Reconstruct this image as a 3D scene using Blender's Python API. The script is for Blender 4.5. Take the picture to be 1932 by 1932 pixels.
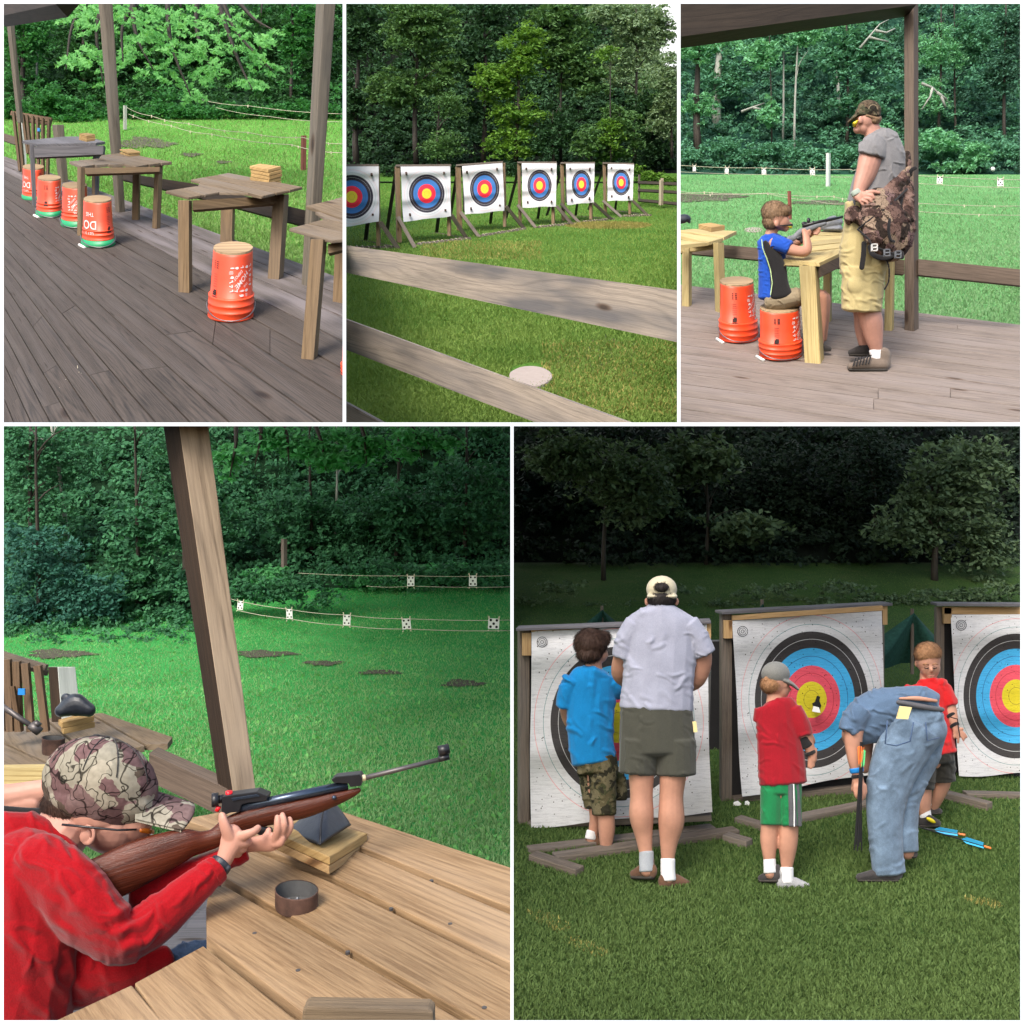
import bpy, bmesh, math, random
import numpy as np
from mathutils import Vector, Matrix
random.seed(7); rng = np.random.default_rng(7)
for o in list(bpy.data.objects): bpy.data.objects.remove(o)
SC = bpy.context.scene
COL = SC.collection
# ---------------------------------------------------------------- camera, sky, sun, exposure
F = 1670.0; CZ = 2.2                      # focal length in photo units (picture 1932 wide), camera height
cam = bpy.data.cameras.new('camera'); camo = bpy.data.objects.new('camera', cam); COL.objects.link(camo)
camo.location = (0, 0, CZ); camo.rotation_euler = (math.pi/2, 0, 0)
cam.sensor_width = 36; cam.lens = 36*F/1932; cam.clip_start = 0.05; cam.clip_end = 500
SC.camera = camo
SUN_EL, SUN_AZ = math.radians(47), math.radians(-27)      # behind the camera, slightly to its left
wd = bpy.data.worlds.new('World'); SC.world = wd; wd.use_nodes = True
nt = wd.node_tree; bg = nt.nodes['Background']
sk = nt.nodes.new('ShaderNodeTexSky'); sk.sky_type = 'NISHITA'; sk.sun_disc = False
sk.sun_elevation = SUN_EL; sk.sun_rotation = math.pi - SUN_AZ; sk.air_density = 1.3; sk.dust_density = 4
nt.links.new(sk.outputs[0], bg.inputs[0]); bg.inputs[1].default_value = 0.15
sl = bpy.data.lights.new('sun', 'SUN'); sl.energy = 1.6; sl.angle = math.radians(24); sl.color = (1, .97, .92)
so = bpy.data.objects.new('sun', sl); COL.objects.link(so)
sd = Vector((math.sin(SUN_AZ)*math.cos(SUN_EL), -math.cos(SUN_AZ)*math.cos(SUN_EL), math.sin(SUN_EL)))
so.rotation_euler = sd.to_track_quat('Z', 'Y').to_euler(); so.location = sd*30
SC.view_settings.view_transform = 'Standard'; SC.view_settings.look = 'None'
SC.view_settings.exposure = 0.95; SC.view_settings.gamma = 1; SC.view_settings.use_curve_mapping = False

# ---------------------------------------------------------------- materials
MATS = {}
def srgb(r, g, b):
    f = lambda c: (c/255/12.92 if c/255 <= .04045 else ((c/255+.055)/1.055)**2.4)
    return (f(r), f(g), f(b), 1)
def newmat(name, rough=.8, spec=.3):
    m = bpy.data.materials.new(name); m.use_nodes = True; n = m.node_tree
    b = n.nodes['Principled BSDF']; b.inputs['Roughness'].default_value = rough
    b.inputs['Specular IOR Level'].default_value = spec
    MATS[name] = m; return m, n, b
def nd(n, t, **kw):
    x = n.nodes.new(t)
    for k, v in kw.items():
        if k.startswith('i_'):
            key = k[2:]; x.inputs[int(key) if key.isdigit() else key.replace('_', ' ')].default_value = v
        else: setattr(x, k, v)
    return x
def lk(n, a, b): n.links.new(a, b)
def ramp(n, fac, stops, mode='LINEAR'):
    r = n.nodes.new('ShaderNodeValToRGB'); r.color_ramp.interpolation = mode
    e = r.color_ramp.elements
    while len(e) < len(stops): e.new(.5)
    for q, (p, c) in zip(e, sorted(stops, key=lambda s: s[0])): q.position = p; q.color = c
    lk(n, fac, r.inputs[0]); return r
def mix(n, fac, a, b, blend='MIX'):
    x = n.nodes.new('ShaderNodeMix'); x.data_type = 'RGBA'; x.blend_type = blend
    for s, v in ((0, fac), (6, a), (7, b)):
        if hasattr(v, 'is_linked'): lk(n, v, x.inputs[s])
        else: x.inputs[s].default_value = v
    return x.outputs[2]
def bump(n, b, h, strength=.4, dist=.01):
    x = nd(n, 'ShaderNodeBump', i_Strength=strength, i_Distance=dist)
    lk(n, h, x.inputs['Height']); lk(n, x.outputs[0], b.inputs['Normal'])
def plain(name, col, rough=.7, spec=.3, var=.12, scale=30, metal=0, bmp=.15):
    m, n, b = newmat(name, rough, spec); b.inputs['Metallic'].default_value = metal
    tc = nd(n, 'ShaderNodeTexCoord'); no = nd(n, 'ShaderNodeTexNoise', i_Scale=scale, i_Detail=5.0, i_Roughness=.65)
    lk(n, tc.outputs['Object'], no.inputs[0])
    r = ramp(n, no.outputs[0], [(.3, tuple(c*(1-var) for c in col[:3])+(1,)), (.7, tuple(min(1, c*(1+var)) for c in col[:3])+(1,))])
    lk(n, r.outputs[0], b.inputs[0])
    if bmp: bump(n, b, no.outputs[0], bmp, .004)
    return m
def cloth(name, col, var=.10):
    m, n, b = newmat(name, .92, .12)
    b.inputs['Sheen Weight'].default_value = .15
    tc = nd(n, 'ShaderNodeTexCoord'); a = nd(n, 'ShaderNodeTexNoise', i_Scale=9.0, i_Detail=6.0, i_Roughness=.6)
    c = nd(n, 'ShaderNodeTexNoise', i_Scale=260.0, i_Detail=2.0)
    lk(n, tc.outputs['Object'], a.inputs[0]); lk(n, tc.outputs['Object'], c.inputs[0])
    r = ramp(n, a.outputs[0], [(.3, tuple(x*(1-var) for x in col[:3])+(1,)), (.7, tuple(min(1, x*(1+var)) for x in col[:3])+(1,))])
    o = mix(n, .35, r.outputs[0], c.outputs[0], 'SOFT_LIGHT'); lk(n, o, b.inputs[0])
    ad = nd(n, 'ShaderNodeMath', operation='ADD'); lk(n, a.outputs[0], ad.inputs[0]); 
    mu = nd(n, 'ShaderNodeMath', operation='MULTIPLY'); mu.inputs[1].default_value = .25; lk(n, c.outputs[0], mu.inputs[0]); lk(n, mu.outputs[0], ad.inputs[1])
    bump(n, b, ad.outputs[0], .35, .01); return m
def wood(name, light, dark, grey=None, greyamt=.4, gs=1.0, rough=.72, rings=.6, knots=True):
    """UV in metres: u along the board, v across"""
    m, n, b = newmat(name, rough, .3)
    uv = nd(n, 'ShaderNodeUVMap')
    def mp(sx, sy):
        x = nd(n, 'ShaderNodeMapping'); x.inputs['Scale'].default_value = (sx*gs, sy*gs, 1); lk(n, uv.outputs[0], x.inputs[0]); return x.outputs[0]
    fine = nd(n, 'ShaderNodeTexNoise', i_Scale=1.0, i_Detail=6.0, i_Roughness=.7); lk(n, mp(5, 130), fine.inputs[0])
    wob = nd(n, 'ShaderNodeTexNoise', i_Scale=1.0, i_Detail=2.0, i_Roughness=.4); lk(n, mp(.55, 5.5), wob.inputs[0])
    sx = nd(n, 'ShaderNodeSeparateXYZ'); lk(n, mp(1, 8.5), sx.inputs[0])
    ph = nd(n, 'ShaderNodeMath', operation='MULTIPLY_ADD'); ph.inputs[1].default_value = 3.4; lk(n, wob.outputs[0], ph.inputs[0]); lk(n, sx.outputs[1], ph.inputs[2])
    cx_ = nd(n, 'ShaderNodeCombineXYZ'); lk(n, ph.outputs[0], cx_.inputs[1]); lk(n, sx.outputs[0], cx_.inputs[0])
    w = nd(n, 'ShaderNodeTexWave', i_Scale=1.0, i_Distortion=1.2, i_Detail=3.0); w.bands_direction = 'Y'
    w.inputs['Detail Scale'].default_value = 1.6; lk(n, cx_.outputs[0], w.inputs[0])
    big = nd(n, 'ShaderNodeTexNoise', i_Scale=1.0, i_Detail=3.0); lk(n, mp(.9, 4), big.inputs[0])
    r = ramp(n, fine.outputs[0], [(.33, dark), (.58, light)])
    rw = ramp(n, w.outputs['Fac'], [(.0, tuple(c*.7 for c in dark[:3])+(1,)), (.22, tuple((a_+b_)/2 for a_, b_ in zip(light[:3], dark[:3]))+(1,)), (.5, light), (1, light)])
    vs_ = ramp(n, big.outputs[0], [(.35, (.25, .25, .25, 1)), (.6, (1, 1, 1, 1))]); rf = nd(n, 'ShaderNodeMath', operation='MULTIPLY'); rf.inputs[1].default_value = rings; lk(n, vs_.outputs[0], rf.inputs[0])
    o = mix(n, rf.outputs[0], r.outputs[0], rw.outputs[0])
    if grey:
        rg = ramp(n, big.outputs[0], [(.42, (0, 0, 0, 1)), (.62, (1, 1, 1, 1))])
        mu = nd(n, 'ShaderNodeMath', operation='MULTIPLY'); mu.inputs[1].default_value = greyamt; lk(n, rg.outputs[0], mu.inputs[0])
        gm = mix(n, .5, grey, r.outputs[0], 'MULTIPLY'); gg = mix(n, .35, gm, grey)
        o = mix(n, mu.outputs[0], o, gg)
    rb = ramp(n, big.outputs[0], [(.3, (.62, .62, .62, 1)), (.75, (1.2, 1.17, 1.14, 1))])
    o = mix(n, 1.0, o, rb.outputs[0], 'MULTIPLY')
    if knots:
        vo = nd(n, 'ShaderNodeTexVoronoi', i_Scale=1.0); vo.voronoi_dimensions = '2D'; lk(n, mp(1.2, 3.6), vo.inputs[0])
        rk = ramp(n, vo.outputs['Distance'], [(.025, (.16, .09, .05, 1)), (.05, (.5, .38, .3, 1)), (.085, (1, 1, 1, 1))])
        ks = nd(n, 'ShaderNodeSeparateColor'); lk(n, vo.outputs['Color'], ks.inputs[0]); kt = nd(n, 'ShaderNodeMath', operation='GREATER_THAN'); kt.inputs[1].default_value = .55; lk(n, ks.outputs[0], kt.inputs[0])
        km = nd(n, 'ShaderNodeMath', operation='MULTIPLY'); km.inputs[1].default_value = .85; lk(n, kt.outputs[0], km.inputs[0])
        o = mix(n, km.outputs[0], o, mix(n, 1.0, o, rk.outputs[0], 'MULTIPLY'))
    lk(n, o, b.inputs[0])
    bump(n, b, fine.outputs[0], .5, .004); return m
def leafmat(name, c1, c2, trans=.35):
    m, n, b = newmat(name, .65, .15)
    at = nd(n, 'ShaderNodeAttribute', attribute_name='tint')
    r = ramp(n, at.outputs['Fac'], [(0, c1), (1, c2)]); lk(n, r.outputs[0], b.inputs[0])
    tr = nd(n, 'ShaderNodeBsdfTranslucent'); lk(n, mix(n, .5, r.outputs[0], (c2[0]*1.3, c2[1]*1.3, c2[2]*.6, 1)), tr.inputs[0])
    ms = nd(n, 'ShaderNodeMixShader'); ms.inputs[0].default_value = trans
    lk(n, b.outputs[0], ms.inputs[1]); lk(n, tr.outputs[0], ms.inputs[2]); lk(n, ms.outputs[0], n.nodes['Material Output'].inputs[0])
    return m
def groundmat(name, stops, scale=1.2, patch=None, fine=22):
    m, n, b = newmat(name, .95, .1)
    tc = nd(n, 'ShaderNodeTexCoord'); a = nd(n, 'ShaderNodeTexNoise', i_Scale=float(scale), i_Detail=8.0, i_Roughness=.7)
    c = nd(n, 'ShaderNodeTexNoise', i_Scale=float(fine), i_Detail=4.0, i_Roughness=.7)
    lk(n, tc.outputs['Object'], a.inputs[0]); lk(n, tc.outputs['Object'], c.inputs[0])
    mx = nd(n, 'ShaderNodeMath', operation='ADD'); mu = nd(n, 'ShaderNodeMath', operation='MULTIPLY'); mu.inputs[1].default_value = .5
    lk(n, c.outputs[0], mu.inputs[0]); ma = nd(n, 'ShaderNodeMath', operation='MULTIPLY'); ma.inputs[1].default_value = .5; lk(n, a.outputs[0], ma.inputs[0])
    lk(n, mu.outputs[0], mx.inputs[0]); lk(n, ma.outputs[0], mx.inputs[1])
    r = ramp(n, mx.outputs[0], stops); lk(n, r.outputs[0], b.inputs[0])
    bump(n, b, c.outputs[0], .8, .03); return m
def camo(name, cols, lines=(.03, .02, .015, 1), scale=9.0, linew=.035):
    m, n, b = newmat(name, .9, .15)
    tc = nd(n, 'ShaderNodeTexCoord'); d = nd(n, 'ShaderNodeTexNoise', i_Scale=scale*.7, i_Detail=4.0)
    lk(n, tc.outputs['Object'], d.inputs[0])
    v = mix(n, .16, tc.outputs['Object'], d.outputs['Color'], 'ADD')
    vo = nd(n, 'ShaderNodeTexVoronoi', i_Scale=scale); lk(n, v, vo.inputs[0])
    sp = nd(n, 'ShaderNodeSeparateColor'); lk(n, vo.outputs['Color'], sp.inputs[0])
    k = len(cols); r = ramp(n, sp.outputs[0], [(i/k, c) for i, c in enumerate(cols)], 'CONSTANT')
    st = nd(n, 'ShaderNodeTexNoise', i_Scale=scale*6, i_Detail=4.0); lk(n, tc.outputs['Object'], st.inputs[0])
    o = mix(n, .5, r.outputs[0], st.outputs[0], 'SOFT_LIGHT')
    if linew:
        for sc_, of in ((1., 0.), (1.7, 5.)):
            mp_ = nd(n, 'ShaderNodeMapping'); mp_.inputs['Location'].default_value = (of, of, 0); mp_.inputs['Rotation'].default_value = (.3, .8+of, .4); mp_.inputs['Scale'].default_value = (1, .35, 1); lk(n, tc.outputs['Object'], mp_.inputs[0])
            ve = nd(n, 'ShaderNodeTexNoise', i_Scale=scale*1.1*sc_, i_Detail=1.5, i_Roughness=.5); lk(n, mp_.outputs[0], ve.inputs[0])
            rl = ramp(n, ve.outputs[0], [(.5-linew*.42, (1, 1, 1, 1)), (.5-linew*.2, lines), (.5+linew*.2, lines), (.5+linew*.42, (1, 1, 1, 1))]); o = mix(n, .85, o, rl.outputs[0], 'MULTIPLY')
    lk(n, o, b.inputs[0]); return m
def targetmat(name, yel, red, blu, blk, holes=0, paper=(.78, .78, .80, 1)):
    """UV = offset from the bull's eye in units of the black ring's radius"""
    m, n, b = newmat(name, .7, .3)
    uv = nd(n, 'ShaderNodeUVMap'); ln = nd(n, 'ShaderNodeVectorMath', operation='LENGTH'); lk(n, uv.outputs[0], ln.inputs[0])
    hf = nd(n, 'ShaderNodeMath', operation='MULTIPLY'); hf.inputs[1].default_value = .5; lk(n, ln.outputs['Value'], hf.inputs[0])
    r = ramp(n, hf.outputs[0], [(0, yel), (.13, red), (.25, blu), (.378, blk), (.4985, paper)], 'CONSTANT')
    # thin printed rings
    lines = []
    W = .0035
    for q, c in ((.065, (.25, .2, .02, 1)), (.19, (.35, .02, .03, 1)), (.315, (.02, .06, .2, 1)), (.44, (.5, .5, .5, 1)), (.55, (.1, .25, .25, 1)), (.615, (.7, .25, .25, 1))):
        lines.append((q, q+W, c))
    col = r.outputs[0]
    for q0, q1, c in lines:
        rr = ramp(n, hf.outputs[0], [(0, (0, 0, 0, 1)), (q0, (1, 1, 1, 1)), (q1, (0, 0, 0, 1))], 'CONSTANT'); col = mix(n, rr.outputs[0], col, c)
    if holes:
        vo = nd(n, 'ShaderNodeTexVoronoi', i_Scale=13.0); lk(n, uv.outputs[0], vo.inputs[0])
        n2 = nd(n, 'ShaderNodeTexNoise', i_Scale=60.0, i_Detail=3.0); lk(n, uv.outputs[0], n2.inputs[0])
        ad = nd(n, 'ShaderNodeMath', operation='MULTIPLY_ADD'); ad.inputs[1].default_value = .35; lk(n, n2.outputs[0], ad.inputs[0]); lk(n, vo.outputs['Distance'], ad.inputs[2])
        rh = ramp(n, ad.outputs[0], [(.275, (.05, .04, .03, 1)), (.29, (1, 1, 1, 1))]); col = mix(n, 1.0, col, rh.outputs[0], 'MULTIPLY')
        # creases in the sheet, their shade also darkened into the colour
        ml = nd(n, 'ShaderNodeMapping'); ml.inputs['Scale'].default_value = (1.5, 12, 1); lk(n, uv.outputs[0], ml.inputs[0])
        cr = nd(n, 'ShaderNodeTexNoise', i_Scale=3.0, i_Detail=6.0, i_Roughness=.8); lk(n, ml.outputs[0], cr.inputs[0]); bump(n, b, cr.outputs[0], .5, .012)
        rc = ramp(n, cr.outputs[0], [(.35, (.66, .66, .68, 1)), (.5, (1, 1, 1, 1))]); col = mix(n, .8, col, rc.outputs[0], 'MULTIPLY')
    lk(n, col, b.inputs[0]); return m

# ---------------------------------------------------------------- panels of the collage: each scene sits in its own wedge of view
class Panel:
    def __init__(s, key, x0, y0, k, box, h, H, m=0.0):
        s.key, s.x0, s.y0, s.k, s.box, s.h, s.H, s.m = key, x0, y0, k, box, h, H, m
    def u(s, cx, cy): return s.x0+s.k*cx, s.y0+s.k*cy
    def W(s, cx, cy, Y):
        px, py = s.u(cx, cy); return Vector(((px-966)/F*Y, Y, CZ-(py-966)/F*Y))
    def WA(s, A, Y):
        A = np.asarray(A, float); px = s.x0+s.k*A[:, 0]; py = s.y0+s.k*A[:, 1]
        return np.stack([(px-966)/F*Y, Y*np.ones(len(A)), CZ-(py-966)/F*Y], 1)
    def Y(s, cx, cy, t=0., pl=None):
        h, H, m = pl or (s.h, s.H, s.m); px, py = s.u(cx, cy)
        return (H-t)*F/max(12., py-h-m*(px-966))
    def G(s, cx, cy, t=0., pl=None): return s.W(cx, cy, s.Y(cx, cy, t, pl))
P1 = Panel('one', 0, 0, .4142, (7, 7, 646.5, 797), 60, 1.33)
P2 = Panel('two', 649, 0, .4141, (653, 7, 1277.5, 797), 200, 2.6)
P3 = Panel('three', 1283, 0, .4142, (1284, 7, 1925, 797), 100, 2.14)
P4 = Panel('four', 0, 800, .5858, (7, 804, 963, 1925), 950, .82, -.1)
P5 = Panel('five', 958.4, 800, .5858, (969, 804, 1925, 1925), 966, 2.2)
OBJ_PANEL = {}
CUR = [None]

# ---------------------------------------------------------------- things and meshes
ROOT = {}
def props(o, label, cat, group=None, kind=None):
    if label: o['label'] = label
    if cat: o['category'] = cat
    if group: o['group'] = group
    if kind: o['kind'] = kind
    return o
def thing(name, label, cat, loc, group=None):
    o = bpy.data.objects.new(name, None); COL.objects.link(o); o.location = loc; o.empty_display_size = .1
    ROOT[o.name] = Vector(loc); OBJ_PANEL[o.name] = CUR[0]
    return props(o, label, cat, group)
def link_mesh(name, me, mat, parent=None, smooth=False):
    """me has world coordinates"""
    if mat is not None:
        for m in (mat if isinstance(mat, (list, tuple)) else [mat]): me.materials.append(m if not isinstance(m, str) else MATS[m])
    o = bpy.data.objects.new(name, me); COL.objects.link(o)
    n = len(me.vertices); co = np.empty(n*3); me.vertices.foreach_get('co', co); co = co.reshape(-1, 3)
    if parent is not None:
        base = ROOT[parent.name]; o.parent = parent
    else:
        lo, hi = co.min(0), co.max(0); base = Vector(((lo[0]+hi[0])/2, (lo[1]+hi[1])/2, lo[2])); o.location = base
    ROOT[o.name] = Vector(base); OBJ_PANEL[o.name] = CUR[0]
    me.vertices.foreach_set('co', (co-np.array(base)).ravel())
    if smooth:
        me.polygons.foreach_set('use_smooth', np.ones(len(me.polygons), bool))
    me.update(); return o
class MB:
    def __init__(s): s.v = []; s.f = []; s.uv = []; s.mi = []
    def add(s, vs, fs, uvs, mi=0):
        b = len(s.v); s.v += [tuple(p) for p in vs]
        for f, q in zip(fs, uvs): s.f.append([b+i for i in f]); s.uv += [tuple(a) for a in q]; s.mi.append(mi)
    def hexa(s, c, mi=0, g=None):
        """8 corners: 0-3 one end ring, 4-7 other end ring (length runs 0->4)"""
        c = [Vector(p) for p in c]; L = (c[4]-c[0]).length; a = (c[1]-c[0]).length; d = (c[3]-c[0]).length
        ou, ov = random.uniform(0, 40), random.uniform(0, 40)
        fs = [(0, 1, 5, 4), (1, 2, 6, 5), (2, 3, 7, 6), (3, 0, 4, 7), (3, 2, 1, 0), (4, 5, 6, 7)]
        un = []
        acc = [0, a, a+d, 2*a+d]
        for i, w in ((0, a), (1, d), (2, a), (3, d)):
            v0, v1 = ov+acc[i], ov+acc[i]+w; un.append([(ou, v0), (ou, v1), (ou+L, v1), (ou+L, v0)])
        e = [(ou, ov), (ou, ov+a), (ou+d*.15, ov+a), (ou+d*.15, ov)]
        un += [e, e]
        s.add(c, fs, un, mi)
    def beam(s, p0, p1, wv, tv, mi=0):
        p0, p1, wv, tv = Vector(p0), Vector(p1), Vector(wv)/2, Vector(tv)/2
        c = [p+a*wv+b*tv for p in (p0, p1) for a, b in ((-1, -1), (1, -1), (1, 1), (-1, 1))]
        s.hexa(c, mi)
    def slab(s, top, down, g, mi=0):
        """polygon extruded by vector down; grain direction g"""
        top = [Vector(p) for p in top]; down = Vector(down) if not isinstance(down, list) else down
        n = len(top); bot = [p+(down[i] if isinstance(down, list) else down) for i, p in enumerate(top)]
        g = Vector(g).normalized(); nn = (top[1]-top[0]).cross(top[-1]-top[0]).normalized(); x = nn.cross(g)
        ou, ov = random.uniform(0, 40), random.uniform(0, 40)
        U = lambda p: (ou+p.dot(g), ov+p.dot(x)+p.dot(nn))
        fs = [tuple(range(n)), tuple(range(2*n-1, n-1, -1))]+[(i, n+i, n+(i+1) % n, (i+1) % n) for i in range(n)]
        vs = top+bot; s.add(vs, fs, [[U(vs[i]) for i in f] for f in fs], mi)
    def tube(s, pts, r, seg=8, mi=0, cap=True):
        pts = [Vector(p) for p in pts]; n = len(pts); rs = r if isinstance(r, (list, tuple)) else [r]*n
        b = []; prev = None; L = 0; us = []
        for i, p in enumerate(pts):
            t = (pts[min(i+1, n-1)]-pts[max(i-1, 0)]).normalized()
            a = Vector((0, 0, 1)) if abs(t.z) < .9 else Vector((1, 0, 0))
            x = t.cross(a).normalized() if prev is None else (prev-t*prev.dot(t)).normalized(); prev = x; y = t.cross(x)
            b += [p+(x*math.cos(2*math.pi*j/seg)+y*math.sin(2*math.pi*j/seg))*rs[i] for j in range(seg)]
            if i: L += (p-pts[i-1]).length
            us.append(L)
        fs = []; un = []; o = random.uniform(0, 30)
        for i in range(n-1):
            for j in range(seg):
                k = (j+1) % seg; fs.append((i*seg+j, i*seg+k, (i+1)*seg+k, (i+1)*seg+j))
                w = 2*math.pi*max(rs)/seg
                un.append([(o+us[i], o+j*w), (o+us[i], o+(j+1)*w), (o+us[i+1], o+(j+1)*w), (o+us[i+1], o+j*w)])
        if cap:
            fs += [tuple(range(seg-1, -1, -1)), tuple((n-1)*seg+j for j in range(seg))]; un += [[(o, o)]*seg]*2
        s.add(b, fs, un, mi)
    def build(s, name, mat, parent=None, smooth=False, bevel=0, P=None, fix=True):
        me = bpy.data.meshes.new(name); me.from_pydata(s.v, [], s.f)
        uv = me.uv_layers.new(name='UVMap'); uv.data.foreach_set('uv', np.array(s.uv, float).ravel())
        me.polygons.foreach_set('material_index', s.mi)
        if fix or bevel:
            bm = bmesh.new(); bm.from_mesh(me)
            if bevel:
                bmesh.ops.bevel(bm, geom=[e for e in bm.edges if len(e.link_faces) == 2 and e.calc_face_angle(0) > .6], offset=bevel, segments=2, affect='EDGES', profile=.6)
            bmesh.ops.recalc_face_normals(bm, faces=bm.faces); bm.to_mesh(me); bm.free()
        return link_mesh(name, me, mat, parent, smooth)
def raw_mesh(name, V, Fc, mat, parent=None, smooth=False, tint=None, uv=None):
    me = bpy.data.meshes.new(name); V = np.asarray(V, float); Fc = np.asarray(Fc)
    me.vertices.add(len(V)); me.vertices.foreach_set('co', V.ravel())
    k = Fc.shape[1]; me.loops.add(Fc.size); me.loops.foreach_set('vertex_index', Fc.ravel())
    me.polygons.add(len(Fc)); me.polygons.foreach_set('loop_start', np.arange(0, Fc.size, k))
    me.update(calc_edges=True)
    if tint is not None:
        a = me.attributes.new('tint', 'FLOAT', 'POINT'); a.data.foreach_set('value', tint)
    if uv is not None:
        l = me.uv_layers.new(name='UVMap'); l.data.foreach_set('uv', np.asarray(uv)[Fc.ravel()].ravel())
    return link_mesh(name, me, mat, parent, smooth)

# ---------------------------------------------------------------- px-shaped solids (outline from the photo, own distance, real size and thickness)
def down(P, cx, cy, Y, th): return P.W(cx, cy+th, Y)-P.W(cx, cy, Y)
def vbox(mb, P, xl, xm, xr, yt, yb, Y, lean=0., mi=0, yl=None, yr=None, xlt=None, xrt=None):
    """upright square post showing two faces; xl|xm|xr at the foot, lean = sideways shift at the top; nearest edge xm at depth Y"""
    a = max(1e-3, math.hypot(xm-xl, xr-xm)); s = P.k*Y/F
    dl = (xr-xm)*s; dr = (xm-xl)*s
    k = (xlt if xlt is not None else 1.0)
    e = [(xl, dl), (xm, 0), (xr, dr), (xl+xr-xm, dl+dr)]
    bot = []; top = []
    for x, d in e:
        yy = Y+d; f = Y/yy
        cyb = yb if yl is None else yb-(d/(s*a+1e-9))*yl*.5
        bot.append(P.W(x, cyb, yy)); top.append(P.W(xm+lean+(x-xm)*k, yt, yy))
    mb.hexa(bot+top, mi)
def prism(mb, P, pts, Y, th, mi=0, g=(1, 0, 0)):
    """outline in panel px at depth Y (number or list), thickness th metres going away"""
    Ys = Y if isinstance(Y, (list, tuple)) else [Y]*len(pts)
    top = [P.W(x, y, q) for (x, y), q in zip(pts, Ys)]
    bot = [P.W(x, y, q+th) - p for (x, y), q, p in zip(pts, Ys, top)]
    bot = [Vector((0, th, 0))]*len(pts)
    mb.slab(top, list(bot), g, mi)
def catmull(pts, sub=4):
    A = np.array(pts, float)
    if len(A) < 3: 
        t = np.linspace(0, 1, sub+1)[:, None]; return A[0]*(1-t)+A[1]*t
    E = np.vstack([2*A[0]-A[1], A, 2*A[-1]-A[-2]]); out = []
    for i in range(1, len(E)-2):
        for t in np.arange(sub)/sub:
            p0, p1, p2, p3 = E[i-1], E[i], E[i+1], E[i+2]
            out.append(.5*((2*p1)+(p2-p0)*t+(2*p0-5*p1+4*p2-p3)*t*t+(-p0+3*p1-3*p2+p3)*t**3))
    out.append(A[-1]); return np.array(out)
def T(*pts, cap=1., d=.85, sub=4, seg=16):
    """tube spec: points (x, y, z, a[, b]) in panel px; a half width in the picture plane, b half depth"""
    q = [(p[0], p[1], p[2], p[3], p[4] if len(p) > 4 else p[3]*d) for p in pts]
    return (q, cap, sub, seg)
def blob(x, y, z, a, b, c, rot=0):
    """ellipsoid: a half width, b half height, c half depth"""
    ca, sa = math.cos(rot), math.sin(rot)
    return ('blob', x, y, z, a, b, c, ca, sa)
def sculpt(specs, voxel=3., smooth=4):
    bm = bmesh.new()
    for sp in specs:
        if sp[0] == 'blob':
            _, x, y, z, a, b, c, ca, sa = sp
            r = bmesh.ops.create_icosphere(bm, subdivisions=3, radius=1)
            for v in r['verts']:
                X, Yv, Z = v.co.x*a, v.co.y*b, v.co.z*c; v.co = (x+X*ca-Yv*sa, y+X*sa+Yv*ca, z+Z)
            continue
        q, cap, sub, seg = sp; R = catmull(q, sub) if len(q) > 1 else np.array(q)
        R[:, 3:] = np.maximum(R[:, 3:], voxel*.6)
        n = len(R); rings = []
        Tn = np.gradient(R[:, :3], axis=0); Tn /= np.linalg.norm(Tn, axis=1)[:, None]+1e-9
        items = []
        for ang in (80, 55, 28): c0 = math.radians(ang); items.append((R[0, :3]-Tn[0]*R[0, 3]*cap*math.sin(c0), R[0, 3:]*math.cos(c0), Tn[0]))
        for i in range(n): items.append((R[i, :3], R[i, 3:], Tn[i]))
        for ang in (28, 55, 80): c0 = math.radians(ang); items.append((R[-1, :3]+Tn[-1]*R[-1, 3]*cap*math.sin(c0), R[-1, 3:]*math.cos(c0), Tn[-1]))
        prevS = None
        for c, r, t in items:
            zz = np.array([0, 0, 1.]); S = np.cross(t, zz); ln = np.linalg.norm(S)
            if ln < .25: S = prevS if prevS is not None else np.array([1., 0, 0]); S = S-t*S.dot(t); S /= np.linalg.norm(S)
            else: S = S/ln
            if prevS is not None and S.dot(prevS) < 0: S = -S
            prevS = S; D = np.cross(t, S)
            rings.append([bm.verts.new(c+S*r[0]*math.cos(2*math.pi*j/seg)+D*r[1]*math.sin(2*math.pi*j/seg)) for j in range(seg)])
        for i in range(len(rings)-1):
            for j in range(seg):
                k = (j+1) % seg
                try: bm.faces.new((rings[i][j], rings[i][k], rings[i+1][k], rings[i+1][j]))
                except ValueError: pass
        bm.faces.new(rings[0][::-1]); bm.faces.new(rings[-1])
    bmesh.ops.recalc_face_normals(bm, faces=bm.faces)
    me = bpy.data.meshes.new('tmp'); bm.to_mesh(me); bm.free()
    o = bpy.data.objects.new('tmp', me); COL.objects.link(o)
    r = o.modifiers.new('r', 'REMESH'); r.mode = 'VOXEL'; r.voxel_size = voxel; r.adaptivity = 0
    s = o.modifiers.new('s', 'SMOOTH'); s.factor = .5; s.iterations = smooth
    dg = bpy.context.evaluated_depsgraph_get(); dg.update(); m2 = bpy.data.meshes.new_from_object(o.evaluated_get(dg))
    bpy.data.objects.remove(o); bpy.data.meshes.remove(me)
    return m2
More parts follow.
